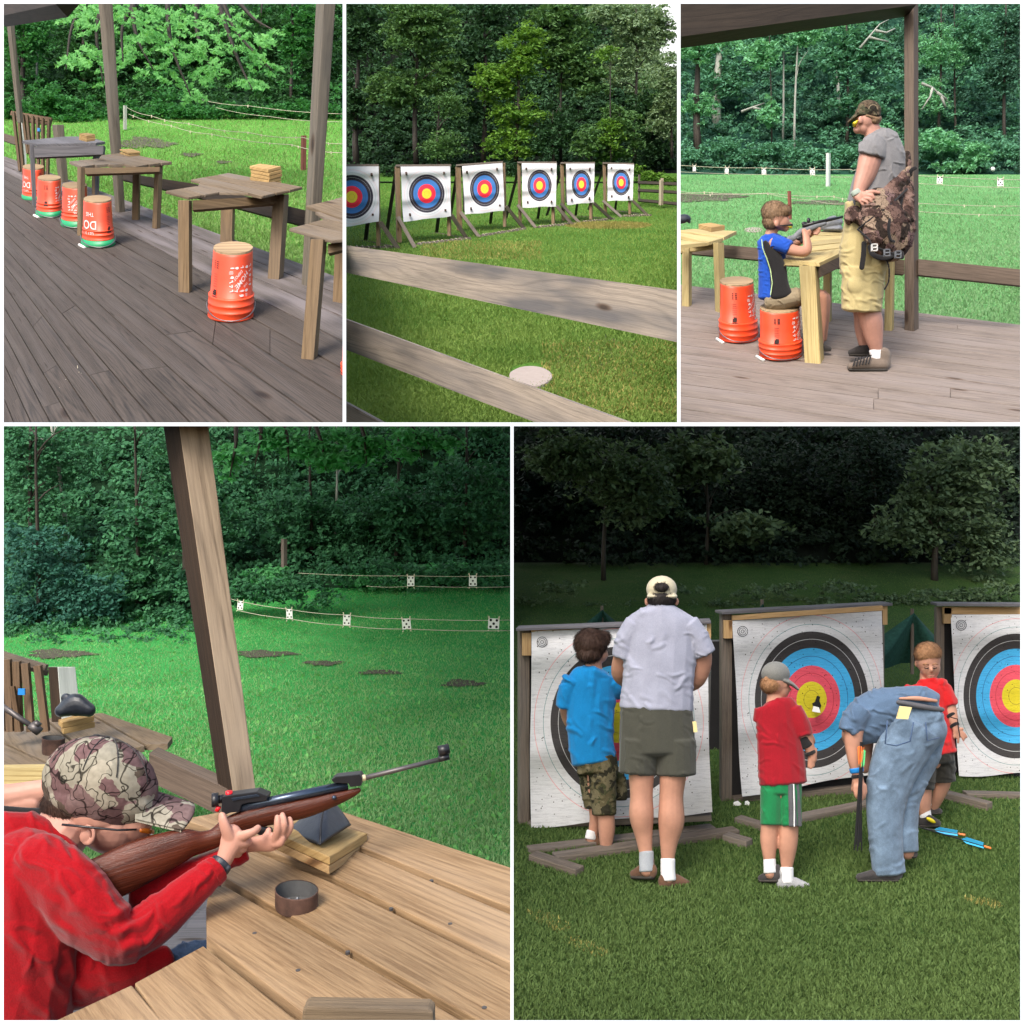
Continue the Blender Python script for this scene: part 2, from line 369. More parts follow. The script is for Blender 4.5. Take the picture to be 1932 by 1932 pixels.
def vnoise(p, seed=0):
    p = np.asarray(p, float); i = np.floor(p).astype(np.int64); f = p-i; f = f*f*f*(f*(6*f-15)+10)
    def h(a, b, c):
        n = (a*374761393+b*668265263+c*2147483647+seed*1274126177) & 0xffffffff
        n = ((n ^ (n >> 13))*1274126177) & 0xffffffff; return ((n ^ (n >> 16)) & 0xffff)/65535.
    r = 0
    for a in (0, 1):
        for b in (0, 1):
            for c in (0, 1):
                w = (f[:, 0] if a else 1-f[:, 0])*(f[:, 1] if b else 1-f[:, 1])*(f[:, 2] if c else 1-f[:, 2])
                r = r+w*h(i[:, 0]+a, i[:, 1]+b, i[:, 2]+c)
    return r
def solid(name, P, specs, Y, mat, parent=None, voxel=3., smooth=4, fold=0., fl=40., fdir=(.35, 1.), cuts=None, lumps=0., fang=None, fspread=28, fdens=1.6, lines=None):
    """sculpted solid mapped from panel px to the world around depth Y. fold = cloth fold depth in px"""
    me = sculpt(specs, voxel, smooth); n = len(me.vertices)
    co = np.empty(n*3); me.vertices.foreach_get('co', co); co = co.reshape(-1, 3)
    if fang is None: fang = 62 if fdir[0] >= fdir[1] else 22
    if fold or lumps:
        no = np.empty(n*3); me.vertices.foreach_get('normal', no); no = no.reshape(-1, 3)
        dsp = (vnoise(co/(voxel*3), 2)-.5)*lumps+(vnoise(co/fl, 6)-.5)*fold*.35
        if fold:
            # cloth folds: short curved ridges, mostly along fang, laid over front and back
            rf = random.Random(int(co[0, 0]*7)+len(co)); lo, hi = co.min(0), co.max(0)
            nf = int(min(150, (hi[0]-lo[0])*(hi[1]-lo[1])/(fl*fl)*fdens)); wx = co+np.stack([vnoise(co/(fl*.6), 21)-.5, vnoise(co/(fl*.6), 22)-.5, co[:, 0]*0], 1)*fl*.35
            fl_all = list(lines or [])
            for _ in range(nf):
                c = co[rf.randrange(len(co))]; a = math.radians(fang+rf.gauss(0, fspread)); L_ = fl*rf.uniform(.5, 1.3); k = rf.uniform(-.4, .4)
                fl_all.append((c[0]-math.cos(a)*L_*.5, c[1]-math.sin(a)*L_*.5, c[0]+math.cos(a)*L_*.5, c[1]+math.sin(a)*L_*.5, fl*rf.uniform(.07, .13), fold*rf.uniform(.35, 1.), k))
            for x0, y0, x1, y1, wd_, hh, k in fl_all:
                dx, dy = x1-x0, y1-y0; LL = math.hypot(dx, dy)+1e-6; ux, uy = dx/LL, dy/LL
                t_ = ((wx[:, 0]-x0)*ux+(wx[:, 1]-y0)*uy)/LL; d_ = -(wx[:, 0]-x0)*uy+(wx[:, 1]-y0)*ux-k*LL*t_*(1-t_)
                dsp += hh*np.exp(-(d_/wd_)**2)*np.clip(1-(2*t_-1)**2, 0, 1)**.7*(np.abs(t_-.5) < .5)-hh*.35*np.exp(-((d_-wd_*1.9)/wd_)**2)*np.clip(1-(2*t_-1)**2, 0, 1)*(np.abs(t_-.5) < .5)
            dsp = np.maximum(dsp, -fold*.25)
        co = co+no*dsp[:, None]
    Ys = Y+co[:, 2]*P.k*Y/F
    px = P.x0+P.k*co[:, 0]; py = P.y0+P.k*co[:, 1]
    w = np.stack([(px-966)/F*Ys, Ys, CZ-(py-966)/F*Ys], 1)
    me.vertices.foreach_set('co', w.ravel()); me.update(); me.name = name
    me.materials.clear()
    return link_mesh(name, me, mat, parent, True)

# ---------------------------------------------------------------- foliage
def leaf_quads(C, size, up=.75, spread=1.0, P=None, droop=0., aspect=.55, facing=.25):
    """C: Nx3 world centres, size: N half lengths -> verts, faces, clamped to the panel's wedge"""
    n = len(C); nr = rng.normal(size=(n, 3)); nr[:, 2] = np.abs(nr[:, 2])*up+up; nr[:, 1] -= facing*2
    nr /= np.linalg.norm(nr, axis=1)[:, None]
    a = rng.normal(size=(n, 3)); a -= nr*(a*nr).sum(1)[:, None]; a /= np.linalg.norm(a, axis=1)[:, None]; b = np.cross(nr, a)
    s = size[:, None]; a = a*s; b = b*s*aspect
    fold = nr*s*.18
    V = np.stack([C-a, C+b*.95-a*.15+fold*0, C+a-nr*s*.25, C-b*.95-a*.15+fold*0], 1).reshape(-1, 3)
    return clampV(V, P), np.arange(4*n).reshape(n, 4)
def clampV(V, P):
    if P is None: return V
    x0, y0, x1, y1 = P.box; Y = V[:, 1]
    px = np.clip(V[:, 0]/Y*F+966, x0, x1); py = np.clip(966-(V[:, 2]-CZ)/Y*F, y0, y1)
    return np.stack([(px-966)/F*Y, Y, CZ-(py-966)/F*Y], 1)
def inside(C, P, mpx=2):
    x0, y0, x1, y1 = P.box; Y = C[:, 1]; px = C[:, 0]/Y*F+966; py = 966-(C[:, 2]-CZ)/Y*F
    return (px > x0-mpx) & (px < x1+mpx) & (py > y0-mpx) & (py < y1+mpx) & (Y > .3)
def crown_pts(P, ells, Y, n, pad=34, padr=26, flat=.4, depth=.6):
    """ells: list of (cx, cy, rx, ry) in panel px. returns world points grouped in leafy pads"""
    E = np.array(ells, float); w = E[:, 2]*E[:, 3]; w /= w.sum()
    npad = max(4, int(n/pad)); idx = rng.choice(len(E), npad, p=w)
    d = rng.normal(size=(npad, 3)); d /= np.linalg.norm(d, axis=1)[:, None]; r = rng.random(npad)**.42
    r *= .78+.32*rng.random(npad)
    pc = np.stack([E[idx, 0]+d[:, 0]*r*E[idx, 2], E[idx, 1]+d[:, 1]*r*E[idx, 3], d[:, 2]*r*E[idx, 2]*depth], 1)
    pr = padr*(.55+.9*rng.random(npad))
    ii = rng.integers(0, npad, n); g = rng.normal(size=(n, 3))*.55
    off = np.stack([g[:, 0], g[:, 1]*flat+(g[:, 0]**2+g[:, 2]**2)*.22, g[:, 2]], 1)*pr[ii][:, None]
    q = pc[ii]+off; Yv = Y+q[:, 2]*P.k*Y/F
    ptint = rng.random(npad)
    return np.stack([(P.x0+P.k*q[:, 0]-966)/F*Yv, Yv, CZ-(P.y0+P.k*q[:, 1]-966)/F*Yv], 1), ptint[ii]
def foliage(name, P, ells, Y, n, size, mat, parent=None, pad=34, padr=26, flat=.4, depth=.6, up=.75, facing=.25, aspect=.55):
    C, pt = crown_pts(P, ells, Y, n, pad, padr, flat, depth); k = inside(C, P); C, pt = C[k], pt[k]
    if len(C) < 3: return None
    s = size*P.k*C[:, 1]/F*(.6+.8*rng.random(len(C)))
    V, Fc = leaf_quads(C, s, P=P, up=up, facing=facing, aspect=aspect)
    t = np.clip(.55*pt+.45*rng.random(len(C)), 0, 1)
    return raw_mesh(name, V, Fc, mat, parent, tint=np.repeat(t, 4))
def strands(P, parent, n, L, mat, seed=1, sweep=(0, 1), w=.9):
    """thin locks of hair laid over the person's hair mesh"""
    src = [c for c in parent.children if c.name.startswith('hair')][0]; me = src.data; N = len(me.vertices)
    co = np.empty(N*3); no = np.empty(N*3); me.vertices.foreach_get('co', co); me.vertices.foreach_get('normal', no); co = co.reshape(-1, 3)+np.array(ROOT[src.name]); no = no.reshape(-1, 3)
    r = np.random.default_rng(seed); i = r.integers(0, N, n); c = co[i]; m = no[i]; cen = co.mean(0); s = P.k*cen[1]/F
    top = np.array([cen[0], cen[1], co[:, 2].max()]); d = c-top; d[:, 2] -= s*14; d += r.normal(size=d.shape)*s*9; d -= m*(d*m).sum(1)[:, None]; d /= np.linalg.norm(d, axis=1)[:, None]+1e-9
    ln = (L*s*(.6+.8*r.random(n)))[:, None]; b = np.cross(m, d)*s*w; c = c+m*s*.6
    V = np.stack([c-b, c+b, c+d*ln*.6+b*.6+m*s*1.2, c+d*ln+m*s*(.6+1.6*r.random(n))[:, None], c+d*ln*.6-b*.6+m*s*1.2], 1).reshape(-1, 3)
    raw_mesh('hair_strands', V, np.arange(5*n).reshape(n, 5), mat, parent)
def tree(P, name, label, x, yb, yt, w, Y, ells, n, size, lm, bark='bark', lean=0., limbs=5, group=None, pad=34, padr=26, flat=.4, trunkpts=None, depth=.6, cat='tree', facing=.25):
    t = thing(name, label, cat, P.W(x, yb, Y), group)
    s = P.k*Y/F; mb = MB(); n0 = 7; pts = []
    for i in range(n0):
        f = i/(n0-1); pts.append(P.W(x+lean*f+math.sin(f*5+x)*w*.35, yb+(yt-yb)*f, Y))
    mb.tube(pts, [w*s*(.62-.42*i/(n0-1)) for i in range(n0)], 8)
    for q in range(limbs):
        e = ells[q % len(ells)]; f = random.uniform(.35, .9); b0 = P.W(x+lean*f, yb+(yt-yb)*f, Y)
        tx = x+lean*f+max(-1, min(1, (e[0]+random.uniform(-.6, .6)*e[2]-x)/200))*110; ty = yb+(yt-yb)*f-random.uniform(30, 110)
        b1 = P.W(tx, ty, Y+random.uniform(-.5, .5)*e[2]*s)
        m = (b0+b1)/2+Vector((0, 0, .12*(b1-b0).length))
        mb.tube([b0, b0*.5+m*.5+Vector((0, 0, .05*(b1-b0).length)), m, b1], [w*s*.26, w*s*.2, w*s*.14, w*s*.05], 6)
    mb.build('trunk', bark, t, True, fix=False)
    sz = random.uniform(.75, 1.3); foliage('crown', P, ells, Y, int(n/sz**.8), size*sz, lm, t, pad, padr, flat, depth, facing=facing)
    return t
def thicket(name, label, P, rows, box, n, size, mat, pad=30, padr=26, flat=.45, lift=.4, up=.6):
    """leafy growth covering a slope given by rows inside box = (x0, y0, x1, y1)"""
    npad = int(n/pad); px = box[0]+(box[2]-box[0])*rng.random(npad); py = box[1]+(box[3]-box[1])*rng.random(npad)
    Yp = row_Y(rows, py)-lift*(.3+rng.random(npad)*1.4); pr = padr*(.5+rng.random(npad)); ii = rng.integers(0, npad, n); g = rng.normal(size=(n, 3))*.55
    x = px[ii]+g[:, 0]*pr[ii]; y = py[ii]+(g[:, 1]*flat+(g[:, 0]**2)*.2)*pr[ii]; Y = Yp[ii]+g[:, 2]*pr[ii]*P.k*Yp[ii]/F
    C = np.stack([(P.x0+P.k*x-966)/F*Y, Y, CZ-(P.y0+P.k*y-966)/F*Y], 1); tt = rng.random(npad)[ii]; k = inside(C, P); C = C[k]; tt = tt[k]
    s = size*P.k*C[:, 1]/F*(.6+.8*rng.random(len(C))); V, Fc = leaf_quads(C, s, P=P, up=up)
    o = raw_mesh(name, V, Fc, mat, tint=np.repeat(np.clip(.6*tt+.4*rng.random(len(C)), 0, 1), 4)); return props(o, label, 'undergrowth', None, 'stuff')
def terrain(name, P, rows, mat, label=None, x0=-60, x1=1760, nx=70, rough=0., cat=None, kind='structure', sub=10):
    """rows: (cy, Y) from near to far, panel px; surface through those lines"""
    R = []
    for (a, b) in zip(rows[:-1], rows[1:]):
        for i in range(sub):
            f = i/sub; iy = 1/a[1]*(1-f)+1/b[1]*f
            cy = a[0]*(1-f)+b[0]*f; R.append((cy, 1/iy))
    R.append(rows[-1]); xs = np.linspace(x0, x1, nx); V = []
    for cy, Y in R:
        for x in xs: V.append((x, cy, Y))
    V = np.array(V); 
    if rough:
        nz = vnoise(np.stack([V[:, 0]/90, V[:, 1]/60, V[:, 2]], 1), 11)-.5
        V[:, 1] += nz*rough*2
    px = P.x0+P.k*V[:, 0]; py = P.y0+P.k*V[:, 1]; Y = V[:, 2]
    Wd = np.stack([(px-966)/F*Y, Y, CZ-(py-966)/F*Y], 1)
    m = len(R); Fc = [(r*nx+i, r*nx+i+1, (r+1)*nx+i+1, (r+1)*nx+i) for r in range(m-1) for i in range(nx-1)]
    o = raw_mesh(name, Wd, Fc, mat, None, True); o['kind'] = kind
    if label: o['label'] = label
    if cat: o['category'] = cat
    return o
def row_Y(rows, cy):
    cys = np.array([r[0] for r in rows]); iy = 1/np.array([r[1] for r in rows]); o = np.argsort(cys)
    return 1/np.interp(cy, cys[o], iy[o])
def blades(name, label, P, rows, n, h, mat, ymin, ymax, x0=0, x1=1680, wide=.16, avoid=None, cat='grass', bias=1.0, clump=0):
    """short upright blades over a ground given by rows; spread over the ground between picture lines ymin..ymax"""
    cy = ymin+(ymax-ymin)*rng.random(n)**bias; cx = x0+(x1-x0)*rng.random(n)
    if avoid is not None: k = ~avoid(cx, cy); cx, cy = cx[k], cy[k]
    n = len(cx); Y = row_Y(rows, cy); px = P.x0+P.k*cx; py = P.y0+P.k*cy
    B = np.stack([(px-966)/F*Y, Y, CZ-(py-966)/F*Y], 1); k = inside(B, P, 3); B = B[k]; n = len(B)
    hh = h*(.5+rng.random(n)); an = rng.random(n)*6.283; ln = rng.normal(size=(n, 2))*.45
    s = np.stack([np.cos(an), np.sin(an), np.zeros(n)], 1)*(hh*wide)[:, None]
    tip = B+np.stack([ln[:, 0]*hh, ln[:, 1]*hh, hh], 1)
    mid = B*.45+tip*.55+np.stack([0*hh, 0*hh, hh*.12], 1)
    V = np.stack([B-s, B+s, mid+s*.7, tip, mid-s*.7], 1).reshape(-1, 3); V = clampV(V, P)
    Fc = np.arange(5*n).reshape(n, 5)
    nz = vnoise(np.stack([B[:, 0]*1.3, B[:, 1]*1.3, B[:, 2]], 1), 4)
    t = np.clip(.5*nz+.5*rng.random(n), 0, 1)
    o = raw_mesh(name, V, Fc, mat, tint=np.repeat(t, 5)); return props(o, label, cat, None, 'stuff')
def finish():
    """trim every mesh to its own scene's wedge of view"""
    bpy.context.view_layer.update()
    eye = Vector((0, 0, CZ))
    for o in list(bpy.data.objects):
        P = OBJ_PANEL.get(o.name)
        if o.type != 'MESH' or P is None or len(o.data.vertices) == 0: continue
        me = o.data; n = len(me.vertices); co = np.empty(n*3); me.vertices.foreach_get('co', co)
        base = np.array(ROOT[o.name]); w = co.reshape(-1, 3)+base
        x0, y0, x1, y1 = P.box; dirs = {'l': x0, 'r': x1, 't': y0, 'b': y1}
        Y = w[:, 1]; X = w[:, 0]; Z = w[:, 2]-CZ
        tests = [((1, -(x0-966)/F, 0), X-(x0-966)/F*Y), ((-1, (x1-966)/F, 0), (x1-966)/F*Y-X),
                 ((0, -(y0-966)/F, -1), -Z-(y0-966)/F*Y), ((0, (y1-966)/F, 1), (y1-966)/F*Y+Z)]
        todo = [(nv, d) for nv, d in tests if d.min() < -2e-4*1]
        if not todo: continue
        if any(d.max() <= 0 for nv, d in todo):
            kids = list(o.children)
            for k in kids: bpy.data.objects.remove(k)
            bpy.data.objects.remove(o); continue
        bm = bmesh.new(); bm.from_mesh(me)
        for nv, d in todo:
            if not bm.verts: break
            bmesh.ops.bisect_plane(bm, geom=bm.verts[:]+bm.edges[:]+bm.faces[:], plane_co=eye-Vector(base), plane_no=Vector(nv), clear_inner=True, dist=1e-6)
            if len(bm.faces) < 20000:
                be = [e for e in bm.edges if e.is_boundary and all(abs((v.co+Vector(base)-eye).dot(Vector(nv).normalized())) < 1e-4 for v in e.verts)]
                if be:
                    try: bmesh.ops.holes_fill(bm, edges=be, sides=0)
                    except Exception: pass
        if not bm.faces: bm.free(); bpy.data.objects.remove(o); continue
        bm.to_mesh(me); bm.free(); me.update()
    for o in list(bpy.data.objects):        # a thing trimmed away completely
        if o.type == 'EMPTY' and not o.children: bpy.data.objects.remove(o)
# ---------------------------------------------------------------- the colours of the place
wood('deck_wood', (.095, .074, .061, 1), (.012, .010, .009, 1), (.085, .078, .078, 1), .4, rings=.6)
wood('deck_wood_pale', (.16, .135, .125, 1), (.06, .05, .045, 1), (.27, .25, .27, 1), .6, rings=.35)
wood('table_wood', (.235, .17, .105, 1), (.10, .068, .038, 1), (.19, .165, .14, 1), .75, rings=.5)
wood('table_leg_wood', (.27, .18, .095, 1), (.12, .075, .035, 1), (.17, .14, .11, 1), .6, rings=.5)
wood('grey_wood', (.16, .155, .17, 1), (.055, .052, .06, 1), (.13, .13, .15, 1), .5, rings=.5)
wood('post_wood', (.19, .16, .12, 1), (.08, .066, .048, 1), (.15, .145, .13, 1), .7, rings=.5)
wood('dark_wood', (.045, .033, .024, 1), (.025, .018, .012, 1), None, rings=.4, knots=False)
wood('gate_wood', (.20, .125, .07, 1), (.07, .04, .02, 1), (.12, .10, .08, 1), .4, rings=.4)
wood('block_wood', (.46, .31, .13, 1), (.27, .16, .055, 1), None, rings=.4, knots=False)
wood('fresh_wood', (.52, .42, .20, 1), (.33, .24, .09, 1), None, rings=.4)
wood('fresh_post', (.50, .44, .33, 1), (.30, .25, .17, 1), None, rings=.4)
wood('brown_post', (.17, .125, .095, 1), (.08, .058, .042, 1), (.15, .12, .10, 1), .4, rings=.4)
wood('fence_wood', (.46, .39, .32, 1), (.25, .21, .17, 1), (.13, .13, .14, 1), .95, gs=1., rings=.55)
wood('stand_wood', (.21, .17, .135, 1), (.07, .055, .045, 1), (.18, .165, .15, 1), .6, rings=.4, knots=False)
wood('stand_bark', (.30, .20, .105, 1), (.09, .055, .028, 1), (.22, .18, .14, 1), .5, gs=1.4, rings=.7)
wood('stand_dark', (.055, .05, .048, 1), (.02, .018, .017, 1), None, rings=.4, knots=False)
wood('tan_block', (.50, .33, .16, 1), (.33, .20, .085, 1), None, rings=.3)
wood('cedar_table', (.42, .275, .145, 1), (.18, .098, .043, 1), (.34, .27, .19, 1), .5, gs=1., rings=.45, rough=.6)
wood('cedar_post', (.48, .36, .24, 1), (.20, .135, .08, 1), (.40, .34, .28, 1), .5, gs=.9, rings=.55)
wood('cedar_shade', (.05, .03, .018, 1), (.02, .012, .007, 1), None, gs=.7, rings=.4, knots=False)  # near-black cedar standing in for shade on post sides and in gaps
wood('rail_wood', (.22, .175, .135, 1), (.10, .078, .058, 1), (.2, .18, .17, 1), .5, gs=.7, rings=.4)
wood('walnut', (.115, .028, .013, 1), (.035, .008, .005, 1), None, gs=1.6, rings=.5, rough=.2, knots=False)
wood('disc_wood', (.40, .29, .17, 1), (.24, .15, .08, 1), None, gs=.8, rings=.6, knots=False)
wood('bark', (.055, .046, .037, 1), (.016, .013, .010, 1), None, gs=.7, rings=.6, knots=False)
wood('pale_bark', (.40, .42, .38, 1), (.2, .21, .19, 1), None, gs=.6, rings=.3, knots=False)
wood('white_stake', (.55, .6, .58, 1), (.4, .45, .43, 1), None, gs=.6, rings=.2, knots=False)
wood('red_stake', (.26, .085, .06, 1), (.17, .05, .035, 1), None, gs=.6, rings=.2, knots=False)
plain('orange_plastic', (.78, .07, .018), .42, .45, .16, 6, bmp=.08)
plain('green_plastic', (.015, .34, .13), .4, .45, .08, 12, bmp=.05)
plain('white_print', (.75, .62, .6), .6, .3, .1, 60)
plain('black_print', (.025, .012, .01), .6, .3, .1, 60)
plain('white_plastic', (.72, .72, .7), .4, .4, .03)
plain('wire', (.22, .22, .23), .35, .5, .1, 60, metal=.8)
plain('string', (.46, .42, .33), .9, .1, .1, 60)
plain('clip_wood', (.62, .55, .42), .8, .1, .1, 60)
plain('card', (.80, .80, .78), .8, .1, .02, 20)
plain('ink', (.015, .015, .015), .7, .2, .05)
plain('rope', (.38, .33, .25), .95, .1, .25, 90)
plain('stone', (.33, .28, .255), .9, .2, .07, 14)
plain('skin', (.44, .225, .155), .5, .35, .16, 7, bmp=.1)
plain('skin_pink', (.46, .235, .175), .5, .35, .16, 9, bmp=.1)
plain('skin_shade', (.50, .25, .165), .5, .35, .08, 16, bmp=.08)
plain('hair_brown', (.045, .022, .014), .7, .35, .5, 70, bmp=1)
plain('hair_light', (.22, .135, .075), .7, .35, .35, 70, bmp=1)
plain('hair_ginger', (.30, .155, .075), .7, .35, .3, 80, bmp=1)
plain('hair_dark', (.02, .015, .014), .6, .35, .5, 70, bmp=1)
cloth('grey_tee', (.19, .185, .19)); cloth('heather_tee', (.31, .32, .40)); cloth('red_tee', (.50, .014, .016))
cloth('dark_red_tee', (.27, .008, .016)); cloth('blue_tee', (.008, .19, .46)); cloth('steel_tee', (.085, .135, .215))
cloth('royal_tee', (.015, .07, .38)); cloth('black_cloth', (.018, .017, .018)); cloth('sweat_red', (.27, .003, .007), .10)
cloth('khaki', (.44, .36, .175)); cloth('tan_cloth', (.25, .20, .13)); cloth('olive', (.058, .058, .046)); cloth('green_short', (.012, .17, .058))
cloth('black_short', (.016, .015, .012)); cloth('denim', (.135, .195, .275), .4); cloth('denim_dark', (.05, .085, .16), .2)
cloth('sock', (.72, .71, .72), .05); cloth('grey_sock', (.34, .36, .39), .08); cloth('shoe_brown', (.125, .065, .04), .3); cloth('shoe_taupe', (.16, .125, .10), .25)
cloth('shoe_dark', (.05, .045, .045), .4); cloth('shoe_grey', (.30, .30, .31), .4); cloth('cap_cream', (.48, .43, .31)); cloth('cap_grey', (.16, .16, .15))
cloth('grey_stripe', (.09, .09, .10)); cloth('white_cloth', (.7, .7, .7)); cloth('lime_cloth', (.45, .6, .3))
plain('sole', (.045, .04, .035), .8, .2, .1)
plain('black_metal', (.012, .012, .015), .38, .5, .2, 30, bmp=.04)
plain('blued_steel', (.055, .075, .11), .22, .6, .1, 30, metal=.7, bmp=.02)
plain('barrel_steel', (.10, .09, .09), .42, .5, .1, 30, metal=.5, bmp=.03)
plain('brass', (.65, .55, .35), .4, .5, .05)
plain('black_leather', (.022, .026, .036), .42, .5, .2, 40, bmp=.3)
plain('grey_leather', (.16, .17, .19), .5, .4, .2, 40, bmp=.3)
plain('rust', (.07, .036, .026), .75, .35, .45, 25, bmp=.5)
plain('tin_inside', (.10, .10, .10), .45, .5, .2, 25, metal=.4)
plain('lead', (.22, .23, .25), .35, .6, .2, 80, metal=.7)
plain('red_plastic', (.75, .012, .02), .35, .4, .03)
plain('blue_plastic', (.02, .22, .6), .5, .3, .05)
plain('yellow_lens', (.75, .6, .02), .2, .5, .03)
plain('orange_lens', (.35, .09, .01), .15, .6, .03)
plain('yellow_paper', (.70, .58, .28), .8, .2, .03)
plain('wrist_band', (.35, .42, .36), .6, .3, .1)
plain('eye_white', (.7, .68, .66), .3, .5, .02); plain('lip', (.42, .13, .11), .5, .3, .05)
plain('arrow_blue', (.05, .42, .75), .5, .3, .05); plain('arrow_orange', (.8, .2, .05), .5, .3, .05); plain('arrow_green', (.1, .55, .2), .5, .3, .05)
plain('net', (.018, .06, .045), .9, .15, .35, 25)
camo('hat_camo', [(.30, .27, .21, 1), (.12, .07, .07, 1), (.25, .23, .18, 1), (.17, .11, .105, 1), (.13, .075, .075, 1), (.32, .29, .23, 1), (.08, .06, .045, 1), (.20, .17, .14, 1)], scale=15, linew=.04)
camo('pack_camo', [(.14, .085, .07, 1), (.06, .035, .03, 1), (.19, .12, .10, 1), (.035, .025, .02, 1), (.16, .10, .095, 1), (.25, .18, .13, 1)], scale=16)
camo('man_cap_camo', [(.06, .06, .035, 1), (.12, .10, .06, 1), (.03, .025, .018, 1), (.10, .07, .045, 1)], scale=26)
camo('short_camo', [(.055, .058, .028, 1), (.14, .12, .07, 1), (.03, .028, .018, 1), (.10, .085, .045, 1)], scale=24, linew=.0)
targetmat('target_new', (.72, .55, .03, 1), (.78, .022, .05, 1), (.035, .15, .42, 1), (.022, .018, .032, 1), paper=(.58, .58, .61, 1))
targetmat('target_used', (.60, .50, .02, 1), (.66, .075, .11, 1), (.05, .36, .66, 1), (.04, .036, .036, 1), holes=1, paper=(.60, .60, .61, 1))
# leaves: tint varies per leaf; lit and dark copies paint light and shade into it
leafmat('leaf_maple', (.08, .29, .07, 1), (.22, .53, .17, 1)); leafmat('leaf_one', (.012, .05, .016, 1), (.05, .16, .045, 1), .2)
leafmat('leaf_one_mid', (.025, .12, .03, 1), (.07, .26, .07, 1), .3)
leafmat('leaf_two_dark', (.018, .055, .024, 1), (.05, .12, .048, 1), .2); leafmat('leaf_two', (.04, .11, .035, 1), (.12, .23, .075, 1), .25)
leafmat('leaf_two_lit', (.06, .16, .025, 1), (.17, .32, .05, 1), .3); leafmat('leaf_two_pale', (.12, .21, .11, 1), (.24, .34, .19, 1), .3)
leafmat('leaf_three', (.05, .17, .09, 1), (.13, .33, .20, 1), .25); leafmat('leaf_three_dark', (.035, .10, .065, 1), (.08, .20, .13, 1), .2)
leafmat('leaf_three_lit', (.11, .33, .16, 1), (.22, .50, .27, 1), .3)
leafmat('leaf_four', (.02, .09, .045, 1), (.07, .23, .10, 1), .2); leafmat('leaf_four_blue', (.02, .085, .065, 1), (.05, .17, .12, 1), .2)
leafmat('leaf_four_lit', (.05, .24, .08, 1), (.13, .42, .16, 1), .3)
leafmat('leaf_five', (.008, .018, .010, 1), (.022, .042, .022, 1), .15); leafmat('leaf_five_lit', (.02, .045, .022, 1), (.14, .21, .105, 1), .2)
leafmat('blade_one', (.12, .24, .05, 1), (.29, .43, .15, 1), .3); leafmat('blade_two', (.085, .18, .03, 1), (.26, .36, .09, 1), .3)
leafmat('blade_straw', (.20, .20, .05, 1), (.42, .36, .12, 1), .2)
leafmat('blade_three', (.13, .28, .11, 1), (.27, .43, .23, 1), .3); leafmat('blade_four', (.12, .27, .10, 1), (.29, .47, .21, 1), .3)
leafmat('blade_five', (.065, .118, .032, 1), (.13, .195, .06, 1), .25)
groundmat('grass_one', [(.3, (.04, .16, .02, 1)), (.5, (.09, .28, .04, 1)), (.68, (.17, .36, .08, 1))], 1.0)
groundmat('grass_two', [(.3, (.03, .085, .012, 1)), (.5, (.06, .15, .02, 1)), (.68, (.14, .20, .045, 1))], .8)
groundmat('grass_three', [(.3, (.06, .2, .06, 1)), (.5, (.11, .29, .10, 1)), (.68, (.17, .34, .14, 1))], .7)
groundmat('grass_four', [(.3, (.02, .17, .035, 1)), (.5, (.045, .31, .07, 1)), (.68, (.09, .40, .11, 1))], .8)
groundmat('grass_five', [(.3, (.02, .05, .012, 1)), (.5, (.04, .085, .02, 1)), (.7, (.09, .10, .04, 1))], 1.1)
groundmat('dirt', [(.3, (.05, .055, .035, 1)), (.7, (.14, .125, .10, 1))], 3)
groundmat('straw', [(.3, (.16, .19, .04, 1)), (.7, (.34, .30, .09, 1))], 3)
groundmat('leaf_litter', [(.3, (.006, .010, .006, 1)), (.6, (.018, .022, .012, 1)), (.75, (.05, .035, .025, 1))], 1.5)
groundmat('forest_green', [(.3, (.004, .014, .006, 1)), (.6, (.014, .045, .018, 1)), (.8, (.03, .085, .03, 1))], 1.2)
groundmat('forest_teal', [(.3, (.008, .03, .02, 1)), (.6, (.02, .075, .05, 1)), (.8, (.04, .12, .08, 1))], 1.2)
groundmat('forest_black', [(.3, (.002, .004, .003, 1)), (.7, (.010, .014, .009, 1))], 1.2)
# overcast sky behind everything
m, n, b = newmat('sky_white'); em = nd(n, 'ShaderNodeEmission'); tc = nd(n, 'ShaderNodeTexCoord')
no = nd(n, 'ShaderNodeTexNoise', i_Scale=.06, i_Detail=4.0); lk(n, tc.outputs['Object'], no.inputs[0])
r = ramp(n, no.outputs[0], [(.3, (.86, .93, 1, 1)), (.6, (1, 1, 1, 1))]); lk(n, r.outputs[0], em.inputs[0]); em.inputs[1].default_value = .72
lk(n, em.outputs[0], n.nodes['Material Output'].inputs[0])
SKYY = 80.
q = SKYY*1.25
sb = MB(); sb.add([(-q, SKYY, CZ-q), (q, SKYY, CZ-q), (q, SKYY, CZ+q), (-q, SKYY, CZ+q)], [(0, 1, 2, 3)], [[(0, 0), (1, 0), (1, 1), (0, 1)]])
o = sb.build('sky', 'sky_white', fix=False); o['kind'] = 'structure'
